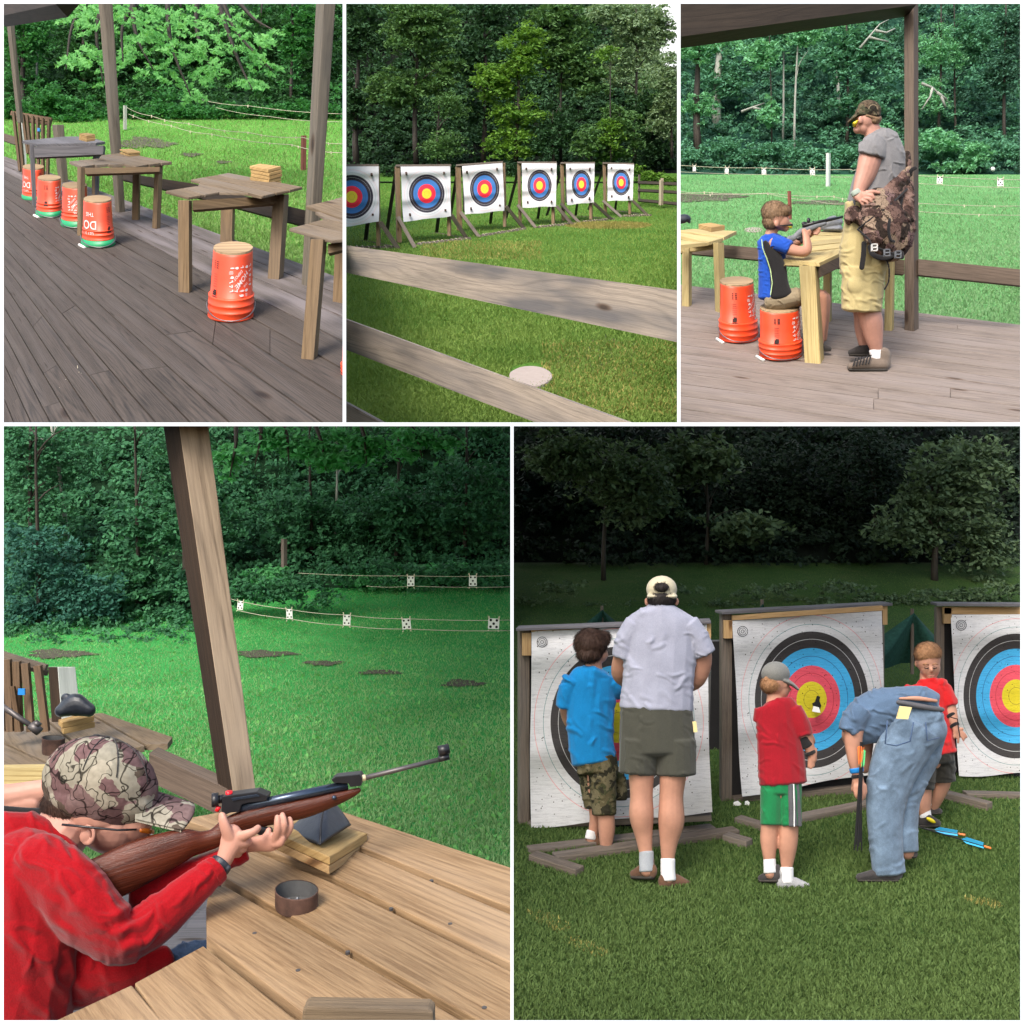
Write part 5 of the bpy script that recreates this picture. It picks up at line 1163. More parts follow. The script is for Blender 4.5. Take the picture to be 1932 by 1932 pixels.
# buckets
gb3 = 'bucket stools by the pale tables'
bucket(P, 'empty orange bucket stool left of the seated boy', 258, 1278, 77, 268, 1540, 90, .26, 0, turn=.75, group=gb3, handle=2, logo=True)
BB = bucket(P, 'orange bucket stool the boy sits on', 455, 1398, 92, 458, 1618, 98, .26, 0, turn=.75, group=gb3, handle=2)
# range furniture
mb = MB(); vbox(mb, P, 663, 676, 684, 697, 890, 17.2, 2); props(mb.build('stake', 'white_stake', None), 'tall whitish stake on the lawn behind the man\'s elbow', 'stake')
mb = MB(); vbox(mb, P, 493, 502, 510, 870, 1000, 13.0, -4); props(mb.build('stake', 'red_stake', None), 'short red brown stake behind the boy\'s head', 'stake')
Yc = 17.4
for cx, cy, w, h, lb in ((65, 767, 14, 26, 'leftmost small target card of the third scene'), (213, 776, 17, 28, 'second small target card from the left in the third scene'), (382, 781, 20, 26, 'third small target card above the boy\'s head'), (603, 783, 22, 30, 'target card just left of the whitish stake'), (1183, 820, 26, 32, 'target card just right of the brown post'), (1459, 831, 28, 34, 'rightmost target card near the right edge')):
    card(P, lb, cx, cy, w, h, Yc-(.0 if cx < 1000 else 1.2), random.uniform(-.08, .08))
sg = 'strings across the range in the third scene'
string(P, 'string holding the tops of the left cards', [(-20, 752, 17.4), (380, 765, 17.4), (780, 772, 17.2), (800, 773, 17.2)], 1.3, group=sg)
string(P, 'string under the left cards', [(-20, 782, 17.4), (600, 797, 17.4), (800, 806, 17.2)], 1.1, group=sg)
string(P, 'pegged string low behind the boy', [(-20, 868, 14.5), (110, 876, 14.5), (400, 880, 14.2), (700, 895, 14), (780, 905, 14)], 1.3, (105, 140, 392, 412, 640, 690, 740), group=sg)
string(P, 'faint lowest string behind the boy', [(-20, 880, 13.5), (400, 882, 13.3), (600, 912, 13), (760, 930, 13)], 1.2, (145,), group=sg)
string(P, 'upper string right of the post', [(1085, 800, 16.2), (1640, 820, 16.2)], 1.3, group=sg)
string(P, 'string under the right hand cards', [(1085, 836, 16.2), (1640, 856, 16.2)], 1.3, group=sg)
string(P, 'pegged string right of the post', [(1085, 926, 13.6), (1640, 938, 13.6)], 1.3, (1107, 1290, 1410), group=sg)
string(P, 'lowest string right of the post', [(1085, 964, 12.9), (1640, 980, 12.9)], 1.3, (1095, 1375), group=sg)
mb = MB(); mb.slab([P.W(335+42*math.cos(a*math.pi/15), 1046+11*math.sin(a*math.pi/15), float(row_Y(r3, 1046+11*math.sin(a*math.pi/15)))-.05) for a in range(30)], Vector((0, 0, -.02)), (1, 0, 0)); props(mb.build('pale_disc', 'stone'), 'pale round stone lying on the lawn left of the boy', 'stone')
solid('white_ball', P, [blob(1425, 770, 0, 11, 11, 11)], 19, 'white_plastic', None, 2); props(COL.objects[-1], 'small white ball at the foot of the wood', 'ball')
# wood
F3 = 'trees of the wood in the third scene'
for lb, x, yb, w, Yt, el, n, lm, bk, ln in (
    ('broad tree at the left edge with a thick grey trunk', 85, 720, 30, 20.5, [(60, 210, 130, 80), (80, 480, 90, 70), (190, 180, 80, 50)], 4200, 'leaf_three_lit', 'bark', 0),
    ('thick grey trunk behind the left edge tree', 180, 600, 36, 22.5, [(200, 330, 130, 120)], 3200, 'leaf_three', 'pale_bark', -14),
    ('tall slim birch trunk standing left of centre', 518, 690, 10, 20.3, [(560, 150, 90, 80)], 1300, 'leaf_three_lit', 'pale_bark', 30),
    ('second slim pale trunk beside the birch', 466, 640, 9, 21.5, [(440, 160, 100, 90)], 2000, 'leaf_three', 'pale_bark', 14),
    ('leafy sapling hanging over the left of centre', 420, 660, 6, 20.0, [(410, 500, 50, 90), (370, 230, 90, 80)], 2200, 'leaf_three_lit', 'bark', -20),
    ('full tree behind the man\'s cap', 760, 680, 14, 21.5, [(800, 470, 130, 110), (720, 250, 110, 120), (860, 200, 110, 100)], 6200, 'leaf_three', 'bark', 0),
    ('pale barked tree in the upper middle of the wood', 725, 560, 14, 23, [(700, 120, 140, 90)], 2600, 'leaf_three_lit', 'pale_bark', -8),
    ('tree just right of the post', 1180, 640, 12, 21.5, [(1180, 230, 110, 120), (1150, 430, 90, 90)], 4300, 'leaf_three_lit', 'bark', 10),
    ('thin dark stemmed tree far right', 1260, 700, 10, 21.8, [(1330, 180, 120, 130)], 3600, 'leaf_three', 'bark', -16),
    ('dark full tree at the right edge', 1480, 700, 14, 21.2, [(1480, 300, 120, 160), (1520, 120, 100, 90)], 5200, 'leaf_three_dark', 'bark', 0)):
    tree(P, 'woodland_tree', lb, x, yb, -60, w, Yt, el, n, 8.5, lm, bk, ln, group=F3, pad=36, padr=28, flat=.4)
undergrowth('undergrowth', 'green bushes along the foot of the wood in the third scene', P, [(x, 700+random.uniform(-30, 25), 100, 55) for x in range(0, 1640, 90)], 19.8, 15000, 8, 'leaf_three', pad=30, padr=26)
undergrowth('bright_bushes', 'lighter bushes right of the post', P, [(1180, 640, 110, 55), (1330, 690, 90, 60), (1240, 760, 120, 30), (930, 620, 70, 80)], 19.2, 5200, 8, 'leaf_three_lit', pad=26, padr=22)
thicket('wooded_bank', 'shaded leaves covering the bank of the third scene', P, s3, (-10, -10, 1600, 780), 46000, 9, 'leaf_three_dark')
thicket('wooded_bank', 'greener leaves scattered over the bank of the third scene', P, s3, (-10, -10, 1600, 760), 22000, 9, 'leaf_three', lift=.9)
# bare grey twigs
for lb, pts in (('bare grey twigs right of the post', [((1100, 380), (1150, 400), (1190, 440), (1230, 470)), ((1150, 400), (1140, 440), (1100, 500)), ((1190, 440), (1210, 490)), ((1170, 420), (1215, 455))]), ('bare grey twigs high in the middle', [((820, 220), (860, 170), (910, 110), (950, 90)), ((860, 170), (900, 180), (950, 190)), ((890, 140), (940, 150), (980, 130))]), ('fallen grey branch on the slope', [((280, 510), (330, 490), (385, 470)), ((330, 490), (370, 500))])):
    mb = MB()
    for q in pts: mb.tube([P.W(x, y, 20.2) for x, y in q], [.035, .025, .015, .008][:len(q)], 5)
    props(mb.build('bare_branch', 'pale_bark', None, True, fix=False), lb, 'branch')
# ---------------- the man
Ym = P.Y(890, 1680)
t = thing('person', 'standing man in grey t-shirt, camouflage cap and khaki shorts, hand on his hip', 'person', P.W(880, 1680, Ym))
solid('body', P, [blob(848, 540, 0, 50, 58, 46, .1), blob(838, 575, 0, 36, 40, 38), blob(808, 590, 0, 20, 20, 24), blob(797, 570, 0, 10, 8, 8, .6), blob(822, 546, -44, 12, 18, 8),
    T((862, 560, 0, 38), (878, 600, 0, 42), (890, 640, 0, 48)),
    T((905, 660, 0, 60, 52), (912, 740, 0, 82, 65), (880, 900, 0, 80, 70), (845, 1050, 0, 80, 70)),
    T((880, 668, -62, 46), (868, 720, -80, 54), (848, 790, -88, 48), (822, 850, -100, 34), (808, 892, -110, 24)),
    T((808, 890, -112, 24, 16), (830, 900, -132, 27, 15), (852, 892, -146, 24, 14)),
    T((850, 876, -150, 10), (880, 872, -160, 9), (908, 878, -164, 7)), T((850, 890, -152, 9), (874, 890, -162, 9), (884, 902, -164, 8)), T((842, 902, -150, 9), (866, 906, -160, 9), (872, 917, -162, 8)), T((832, 912, -146, 9), (852, 920, -154, 8), (856, 929, -156, 7)), T((822, 916, -138, 8), (834, 931, -144, 8)),
    T((835, 1240, -30, 70, 65), (858, 1400, -20, 55, 52), (872, 1470, -12, 55, 52), (884, 1540, -6, 42), (896, 1600, 0, 27)),
    T((820, 1240, 70, 70, 60), (838, 1420, 75, 50), (840, 1500, 75, 45), (842, 1580, 75, 26))], Ym, 'skin_pink', t, 3.2)
solid('t_shirt', P, [T((888, 606, 0, 46, 50), (900, 632, 0, 88, 76), (920, 710, 0, 108, 92), (914, 790, 0, 112, 98), (890, 870, 0, 116, 102), (862, 950, 0, 108, 100), cap=.3), T((900, 640, -50, 52), (882, 672, -74, 62), (872, 706, -82, 66), cap=.2)], Ym, 'grey_tee', t, 3.5, fold=5, fl=60, fdir=(1.4, .6))
solid('shorts', P, [T((858, 930, 0, 108, 98), (850, 1040, 0, 106, 98), (838, 1150, 0, 112, 98), (832, 1250, 0, 104, 92), cap=.2), T((838, 1220, -30, 100, 76), (832, 1320, -30, 98, 78), (826, 1412, -28, 92, 76), cap=.12), T((825, 1240, 55, 84, 60), (815, 1400, 60, 78, 58), cap=.12), blob(815, 1300, -88, 54, 50, 24), blob(900, 1200, -50, 48, 60, 50)], Ym, 'khaki', t, 3.5, fold=4.5, fl=70, fdir=(.8, 1.), fdens=2.2)
solid('cap', P, [blob(862, 500, 0, 56, 46, 52, .12), T((900, 522, 0, 16, 46), (818, 515, 0, 22, 50)), T((815, 520, 0, 12, 46), (785, 540, 0, 8, 40), (762, 560, 0, 5, 28), cap=.5)], Ym, 'man_cap_camo', t, 2.8)
mb = MB(); mb.tube([P.W(880+20*math.cos(a*.35), 497-20*math.sin(a*.35), Ym-.14) for a in range(10)], .0035, 5); mb.build('cap_strap', 'tan_cloth', t)
solid('hair', P, [T((850, 525, 0, 18, 50), (900, 540, 0, 20, 42)), blob(885, 548, 0, 30, 24, 42)], Ym, 'hair_light', t, 2.8)
solid('safety_glasses', P, [T((812, 548, -40, 3), (796, 562, -34, 9, 5), (794, 572, -10, 8, 8))], Ym, 'yellow_lens', t, 2.2)
solid('wristwatch', P, [T((802, 872, -106, 30, 30), (810, 888, -112, 28, 25), cap=.2)], Ym, 'wrist_band', t, 2.8)
solid('sock', P, [T((888, 1590, 0, 30), (898, 1615, 0, 33), (900, 1635, 0, 32), cap=.3)], Ym, 'sock', t, 2.8)
solid('sock', P, [T((842, 1560, 75, 28), (842, 1590, 75, 28))], Ym, 'shoe_dark', t, 2.8)
shoe(P, 'shoe', 930, 1692, 175, -1, Ym, 'shoe_taupe', t, h=62, z=0, dirz=-.05)
shoe(P, 'shoe', 860, 1622, 95, -1, Ym, 'shoe_dark', t, h=48, z=75)
mb = MB()
for i in range(6):
    x = 800+i*14; mb.tube([P.W(x, 1632-i*3, Ym-.06), P.W(x-12, 1668-i*2, Ym-.085)], .005, 4)
mb.tube([P.W(838, 1600, Ym+.1), P.W(830, 1540, Ym+.1), P.W(842, 1530, Ym+.1), P.W(846, 1575, Ym+.1)], .003, 4); mb.build('laces', 'black_cloth', t)
# backpack slung low on the man's back
t = thing('backpack', 'brown camouflage backpack slung low across the man\'s back and hip', 'backpack', P.W(930, 1160, Ym-.2))
solid('pack_body', P, [T((1030, 790, -30, 24), (990, 850, -66, 44), (940, 920, -98, 54), (890, 970, -112, 56, 50), cap=.5), T((915, 950, -120, 95, 60), (935, 1040, -130, 110, 62), (960, 1110, -110, 86, 55)), T((1035, 850, -40, 30), (1030, 980, -70, 42), (1020, 1080, -80, 48), (1005, 1130, -70, 38)),
    T((890, 975, -110, 50, 30), (830, 990, -100, 44, 40), (785, 960, -76, 26), (775, 1000, -60, 28)), T((1035, 700, 10, 14), (1040, 790, -10, 18))], Ym, 'pack_camo', t, 3.6, fold=5.5, fl=80, fdens=2.4)
solid('side_pocket', P, [T((1010, 1000, -130, 36, 20), (1012, 1080, -135, 38, 22), (1005, 1125, -128, 34, 20), cap=.5)], Ym, 'pack_camo', t, 3., fold=4)
for nm, pts, r in (('zip_seam', [(815, 1040, -150), (880, 990, -178), (960, 930, -168), (1035, 860, -80)], 6), ('zip_seam', [(810, 1045, -150), (860, 1090, -185), (880, 1120, -185), (985, 1160, -160)], 6),
                   ('shoulder_strap', [(1035, 810, -40), (1055, 775, -50), (1072, 765, -50)], 10), ('waist_strap', [(865, 1125, -150), (880, 1160, -170), (930, 1175, -170), (1000, 1150, -150), (1010, 1170, -150)], 13),
                   ('loose_strap', [(940, 1180, -160), (952, 1220, -150), (950, 1280, -140), (932, 1318, -140)], 5), ('hanging_strap', [(838, 1110, -150), (836, 1160, -150), (828, 1218, -150)], 13), ('compression_strap', [(1015, 890, -90), (1005, 930, -110), (985, 970, -130)], 7), ('haul_loop', [(955, 1000, -190), (950, 1040, -195), (958, 1090, -190), (975, 1100, -180)], 8)):
    solid(nm, P, [T(*[(x, y, z, r, r*.4) for x, y, z in pts])], Ym, 'black_cloth', t, 2.6)
for x, y in ((885, 1128), (942, 1152), (992, 1160)):
    mb = MB(); c = P.W(x, y, Ym-.33); s = P.k*Ym/F
    for dx, dz, w, h in ((-11, 0, 3, 30), (11, 0, 3, 30), (0, 14, 24, 3), (0, -14, 24, 3), (0, 0, 22, 4)): mb.beam(c+Vector((dx*s, 0, (dz-h/2)*s)), c+Vector((dx*s, 0, (dz+h/2)*s)), (w*s, 0, 0), (0, .02, 0))
    mb.build('buckle', 'grey_leather' if x > 900 else 'white_plastic', t)
# ---------------- the boy
Yb = P.Y(458, 1618)
t = thing('person', 'small boy in blue and black sports shirt seated on a bucket, aiming a rifle', 'person', P.W(455, 1400, Yb))
solid('body', P, [blob(438, 985, 0, 52, 60, 52), blob(462, 1010, -2, 38, 42, 40), blob(478, 1040, -2, 18, 16, 22), blob(502, 1018, -2, 8, 7, 7), blob(440, 1018, -46, 12, 17, 8), T((425, 1030, 0, 28), (414, 1068, 0, 28), (412, 1090, 0, 32)),
    T((415, 1110, 0, 44, 38), (425, 1200, 0, 50, 40), (430, 1340, 0, 54, 44)),
    T((430, 1110, -42, 30), (500, 1136, -62, 27), (565, 1146, -66, 24), (580, 1128, -58, 22), (576, 1090, -44, 18), (572, 1068, -36, 15)),
    T((572, 1070, -36, 16, 12), (566, 1052, -30, 12)), T((572, 1062, -30, 7), (590, 1050, -30, 7)), T((574, 1068, -30, 7), (594, 1058, -28, 6)), T((576, 1074, -30, 7), (592, 1068, -28, 6)), T((560, 1060, -30, 7), (556, 1044, -26, 6)),
    T((430, 1110, 40, 28), (520, 1110, 40, 20), (600, 1060, 20, 15), (612, 1050, 0, 15)), T((612, 1052, -5, 13), (626, 1040, -14, 9), (630, 1030, -16, 7)), T((620, 1056, -10, 8), (636, 1048, -16, 7), (636, 1040, -18, 6)), T((618, 1062, -10, 7), (634, 1056, -16, 6)), T((612, 1064, -10, 7), (626, 1066, -14, 6)),
    T((440, 1360, -20, 44), (540, 1355, -30, 38), (630, 1350, -30, 34), (646, 1380, -28, 30), (646, 1480, -20, 22), (640, 1560, -10, 16)), T((440, 1360, 40, 40), (560, 1350, 40, 34), (650, 1350, 40, 30), (660, 1400, 40, 26), (655, 1540, 40, 16))], Yb, 'skin', t, 2.8)
solid('t_shirt', P, [T((408, 1074, 0, 42, 40), (412, 1100, 0, 60, 52), (420, 1190, 0, 64, 52), (424, 1280, 0, 68, 54), (430, 1350, 0, 76, 60), cap=.25), T((425, 1105, -36, 36), (472, 1118, -54, 36), (500, 1130, -62, 36), cap=.12), T((420, 1105, 36, 34), (480, 1110, 46, 30), cap=.12)], Yb, 'royal_tee', t, 3., fold=3.5, fl=40)
solid('shirt_side_panel', P, [T((385, 1100, -44, 10, 16), (420, 1160, -48, 34, 16), (446, 1230, -48, 40, 18), (452, 1290, -52, 42, 20), (462, 1345, -54, 52, 22), cap=.4)], Yb, 'black_cloth', t, 2.8)
mb = MB(); mb.tube([P.W(x, y, Yb-.115) for x, y in ((372, 1090), (376, 1130), (396, 1180), (412, 1230), (420, 1290), (412, 1345))], .0035, 5); mb.build('piping', 'lime_cloth', t)
solid('shorts', P, [T((405, 1372, 0, 52, 56), (450, 1368, -8, 56, 60), (500, 1360, -14, 48, 60), (548, 1352, -18, 42, 56), cap=.4)], Yb, 'tan_cloth', t, 3., fold=4)
solid('hair', P, [blob(432, 968, 2, 62, 56, 58, .1), blob(420, 1005, 6, 46, 46, 52), blob(475, 958, 0, 32, 28, 46, .3)], Yb, 'hair_light', t, 2.8, lumps=2)
strands(P, t, 2600, 16, 'hair_light', 3)
solid('safety_glasses', P, [T((455, 1028, -46, 3), (485, 1026, -38, 4), (510, 1024, -30, 5), (508, 1026, 0, 7))], Yb, 'black_metal', t, 2.2)
solid('lens', P, [T((502, 1034, -26, 9, 5), (504, 1036, -4, 9, 6))], Yb, 'yellow_lens', t, 2.2)
shoe(P, 'shoe', 630, 1600, 60, 1, Yb, 'shoe_dark', t, h=34, z=-10); shoe(P, 'shoe', 600, 1560, 50, 1, Yb, 'shoe_dark', t, h=30, z=40)
# rifle
t = thing('air_rifle', 'grey and black rifle the seated boy points over the table', 'rifle', P.W(600, 1030, Yb))
solid('stock', P, [T((498, 1088, -26, 14, 10), (520, 1082, -24, 14, 9), (548, 1056, -24, 14, 9), (580, 1044, -22, 14, 9), (620, 1030, -18, 12, 9), (660, 1018, -10, 9, 8))], Yb, 'grey_leather', t, 2.4)
solid('grip', P, [T((540, 1085, -24, 12, 8), (555, 1080, -24, 12, 8), (556, 1100, -24, 10, 7))], Yb, 'black_metal', t, 2.4)
mb = MB(); mb.tube([P.W(560, 1030, Yb-.04), P.W(640, 1010, Yb-.02), P.W(740, 988, Yb+.02)], [.014, .013, .009], 8); mb.build('barrel', 'black_metal', t, True)
solid('sight', P, [blob(566, 1018, -22, 14, 9, 8), blob(586, 1004, -22, 9, 14, 8), blob(606, 1012, -20, 8, 7, 7), blob(580, 1022, -22, 26, 5, 6)], Yb, 'black_metal', t, 2.2)
# ================================================================ scene four: close view of a boy aiming an air rifle
P = P4; CUR[0] = P4; random.seed(44); rng = np.random.default_rng(44)
LV = (966, 2.2, 0)
r4 = [(c, P.Y(700, c, 0, LV)) for c in (1950, 1700, 1500, 1350, 1200, 1050, 950, 870, 800, 750, 705)]+[(640, 16.3), (580, 17.4), (520, 18.6)]
terrain('grass', P, r4, 'grass_four')
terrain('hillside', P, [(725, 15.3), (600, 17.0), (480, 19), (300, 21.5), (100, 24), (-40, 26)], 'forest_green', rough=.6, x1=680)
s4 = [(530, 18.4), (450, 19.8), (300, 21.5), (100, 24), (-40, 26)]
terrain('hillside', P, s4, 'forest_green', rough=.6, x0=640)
blades('lawn_blades', 'vivid green mown lawn of the range beyond the bench', P, r4, 190000, .024, 'blade_four', 530, 1930)
blades('clover', 'broader clover leaves dotted through the vivid lawn', P, r4, 5000, .03, 'leaf_maple', 540, 1900, wide=.5)
for a in ((190, 742, 100, 14), (850, 742, 90, 11), (1040, 772, 60, 8), (1225, 802, 66, 7), (1490, 838, 66, 11)): patch('bare_earth', P, r4, *a, 'dirt', .014)
# wood behind
F4 = 'trees of the dark wood in the fourth scene'
for lb, x, yb, w, Yt, el, n, lm, bk, ln in (
    ('tree with a thin pale leaning trunk at the upper left', 225, 420, 14, 19.5, [(200, 100, 150, 130)], 3400, 'leaf_four', 'pale_bark', -70),
    ('dark tree at the upper left corner', 110, 460, 16, 19, [(60, 120, 120, 140), (140, 300, 130, 110)], 5000, 'leaf_four', 'bark', -20),
    ('rounded blue green bush tree at the left edge', 120, 700, 14, 16.2, [(110, 440, 180, 150), (270, 560, 140, 110), (60, 620, 110, 80)], 9500, 'leaf_four_blue', 'bark', 0),
    ('bushy tree left of the leaning post', 440, 690, 14, 17, [(430, 520, 150, 120), (480, 330, 150, 130)], 7000, 'leaf_four', 'bark', 0),
    ('tree rising just behind the post', 600, 600, 16, 19, [(560, 140, 150, 140), (700, 330, 120, 140)], 5600, 'leaf_four', 'bark', 0),
    ('dark slim tree in the middle of the wood', 1000, 440, 10, 20, [(960, 300, 150, 120)], 3600, 'leaf_four', 'bark', 0),
    ('pair of thin stems in the middle of the wood', 1080, 430, 8, 20.3, [(1120, 330, 140, 100)], 3400, 'leaf_four', 'pale_bark', 6),
    ('leafy dark tree right of the middle', 1280, 450, 12, 20, [(1280, 300, 160, 130)], 4600, 'leaf_four', 'bark', 0),
    ('dark tree at the right edge of the fourth scene', 1500, 460, 12, 20, [(1500, 260, 170, 180)], 5600, 'leaf_four', 'bark', 0)):
    tree(P, 'woodland_tree', lb, x, yb, -60, w, Yt, el, n, 8, lm, bk, ln, group=F4, pad=36, padr=28)
t = thing('overhanging_tree', 'lighter leafy boughs drooping from the top of the fourth scene', 'tree', P.W(1050, -30, 15))
for a, b in (((760, -40), (740, 170)), ((900, -40), (930, 120)), ((1000, -40), (1050, 150)), ((1150, -40), (1180, 130)), ((1300, -40), (1360, 110)), ((840, -40), (820, 140))):
    mb = MB(); mb.tube([P.W(a[0], a[1], 15), P.W((a[0]+b[0])/2+10, (a[1]+b[1])/2, 14.9), P.W(b[0], b[1], 14.8)], [.05, .03, .01], 6); mb.build('limb', 'bark', t, True, fix=False)
foliage('leaves', P, [(740, 110, 60, 70), (900, 60, 110, 60), (1060, 80, 110, 80), (1190, 60, 100, 60), (1330, 50, 90, 60), (1430, 60, 60, 40)], 15, 3600, 12, 'leaf_four_lit', t, pad=22, padr=34, flat=.35)
undergrowth('undergrowth', 'ferns and brambles at the foot of the wood in the fourth scene', P, [(x, 690-(x > 600)*150-(x > 1100)*60+random.uniform(-25, 20), 90, 45) for x in range(0, 1700, 80)], 16.4, 12000, 8, 'leaf_four', pad=26, padr=22)
undergrowth('bramble_patch', 'brighter ferns on the bank under the upper cards', P, [(1180, 500, 110, 34), (860, 500, 100, 44), (1320, 520, 90, 24), (800, 590, 60, 34), (1450, 470, 90, 40), (1600, 490, 60, 40)], 18.3, 4600, 8, 'leaf_four_lit', pad=22, padr=18)
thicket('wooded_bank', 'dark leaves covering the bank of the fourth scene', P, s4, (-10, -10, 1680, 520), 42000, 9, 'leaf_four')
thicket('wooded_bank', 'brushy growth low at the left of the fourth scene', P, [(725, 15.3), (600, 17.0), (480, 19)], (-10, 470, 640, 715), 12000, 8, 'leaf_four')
mb = MB(); vbox(mb, P, 905, 914, 925, 370, 465, 18.8, 0); props(mb.build('tree_stump', 'stand_wood', None), 'pale grey stump standing at the edge of the wood', 'stump')
# cards and strings
g4 = 'spotted target cards on the strings of the fourth scene'
for cx, cy, w, h, Yc, r, lb in ((774, 584, 19, 28, 16, -.1, 'leftmost small card beside the leaning post'), (932, 612, 20, 32, 15.2, .05, 'second card from the left on the lower string'), (1117, 631, 24, 34, 14.6, -.04, 'middle card on the lower string'), (1309, 644, 28, 34, 14, .08, 'fourth card on the lower string with two long pegs'), (1590, 643, 36, 34, 13.6, -.05, 'largest card near the right edge of the fourth scene'), (1323, 506, 23, 32, 15.5, 0, 'left card of the two on the upper string'), (1523, 505, 25, 34, 15.5, 0, 'right card of the two on the upper string')):
    card(P, lb, cx, cy, w, h, Yc, r, g4)
sg = 'strings across the range in the fourth scene'
string(P, 'top string through the tops of the upper cards', [(960, 480, 15.8), (1323, 489, 15.55), (1700, 486, 15.55)], 1.0, group=sg)
string(P, 'string under the upper cards', [(1180, 522, 15.55), (1323, 522, 15.55), (1700, 523, 15.55)], 1.0, group=sg)
string(P, 'long string through the tops of the lower cards', [(745, 564, 16.2), (932, 597, 15.3), (1117, 615, 14.7), (1309, 627, 14.1), (1700, 630, 13.5)], 1.2, group=sg)
string(P, 'long string under the lower cards', [(765, 600, 16), (932, 627, 15.2), (1117, 649, 14.6), (1309, 660, 14), (1700, 664, 13.5)], 1.2, group=sg)
# shelter post and rail
Yp = 3.1
def leanpost(P, label, xl, xm, xr, yb, txl, txm, txr, yt, Y, mats, name='shelter_post'):
    """two faces of a square leaning post given at foot and head"""
    s = P.k*Y/F; mb = MB(); a = xr-xm; b = xm-xl; f = (txr-txl)/(xr-xl)
    e = [(xl, txl, a*s), (xm, txm, 0), (xr, txr, b*s), (xl+xr-xm, txl+txr-txm, (a+b)*s)]
    mb.hexa([P.W(x, yb, Y+d) for x, tx, d in e]+[P.W(tx, yt, Y+d*f) for x, tx, d in e]); o = mb.build(name, mats, None, bevel=.004)
    return props(o, label, 'post')
o = leanpost(P, 'large leaning shelter post with a pale grained face and a shaded side coloured dark', 722, 766, 840, 1300, 521, 572, 668, -20, Yp, MATS['cedar_post'])
o.data.materials.append(MATS['cedar_shade'])  # left faces coloured dark to stand for the post's shaded side
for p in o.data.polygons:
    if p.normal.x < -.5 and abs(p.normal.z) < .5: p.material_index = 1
mb = MB(); q = Vector((0, .05, .02))
c = [P.W(480, 1150, 3.5), P.W(480, 1150, 3.5)+Vector((0, .09, 0)), P.W(480, 1060, 3.5)+Vector((0, .09, 0)), P.W(480, 1060, 3.5), P.W(735, 1275, 3.12), P.W(735, 1275, 3.12)+Vector((0, .09, 0)), P.W(735, 1178, 3.12)+Vector((0, .09, 0)), P.W(735, 1178, 3.12)]
mb.hexa(c); props(mb.build('rail', 'brown_post'), 'rail board running down to the foot of the leaning post', 'rail')
# gate at the far left
Yg = 5.6
g = thing('baluster_gate', 'brown baluster gate at the left edge behind the far bench', 'gate', P.W(90, 980, Yg))
mb = MB(); bar(mb, P, (-20, 734), (150, 786), 22, Yg+.1, Yg); bar(mb, P, (-20, 748), (152, 802), 18, Yg+.16, Yg+.06); mb.build('top_rail', 'stand_wood', g)
for i, (xt, xb, yt) in enumerate(((-4, 8, 752), (24, 34, 758), (54, 62, 764), (82, 100, 770), (122, 148, 778))):
    mb = MB(); bar(mb, P, (xt, yt), (xb, 990), 22, Yg-.05, th=.03); mb.build('baluster', 'gate_wood', g)
mb = MB(); bar(mb, P, (40, 845), (62, 990), 15, Yg-.1, th=.02); mb.build('cross_piece', 'gate_wood', g)
mb = MB(); bar(mb, P, (70, 852), (70, 872), 22, Yg-.12, th=.01); mb.build('blue_tape', 'blue_plastic', g)
mb = MB(); bar(mb, P, (-6, 860), (44, 980), 18, Yg+.3, th=.02); props(mb.build('white_stake', 'white_stake'), 'white board seen through the gate', 'stake')
o = leanpost(P, 'short grey post at the end of the gate with its lit and shaded faces coloured in', 166, 200, 262, 960, 154, 186, 243, 782, 5.3, MATS['white_stake'], 'gate_post'); o.data.materials.append(MATS['cedar_shade'])
for p in o.data.polygons:  # shade of the left face put into its colour, right face left pale
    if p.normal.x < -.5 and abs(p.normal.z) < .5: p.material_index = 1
# far bench
plf = (950, 1.22, -.1)
t = thing('shooting_bench', 'far bench table at the left edge behind the boy\'s cap', 'table', P.W(200, 1200, 4))
table_top(P, t, [[(296, 932), (330, 930), (556, 1008), (540, 1030), (470, 1032)], [(150, 948), (288, 936), (466, 1036), (300, 1070)], [(-20, 1000), (144, 952), (296, 1080), (200, 1110), (-20, 1010)], [(-20, 1016), (190, 1112), (150, 1120), (-20, 1112)]], plf, 20, 'table_wood', g=(1, -.6, 0), bevel=.004)
mb = MB(); prism(mb, P, [(-20, 1108), (260, 1104), (260, 1160), (-20, 1180)], 3.1, .04); mb.build('apron', 'fresh_wood', t)
gk = 'rest blocks on the benches of the fourth scene'
block(P, 'upper small block under the far black bag', [(188, 952), (240, 938), (304, 940), (200, 962)], 18, 3.9, gk)
block(P, 'lower small block under the far black bag', [(196, 970), (240, 958), (306, 959), (204, 982)], 18, 3.9, gk)
solid('sandbag', P, [T((195, 925, 0, 20, 30), (240, 905, 0, 38, 34), (285, 920, 0, 24, 30)), blob(215, 885, 0, 20, 18, 16, .3), blob(250, 880, 0, 20, 12, 14)], 3.85, 'black_leather', None, 3); props(COL.objects[-1], 'black leather bag on the far bench behind the cap', 'sandbag')
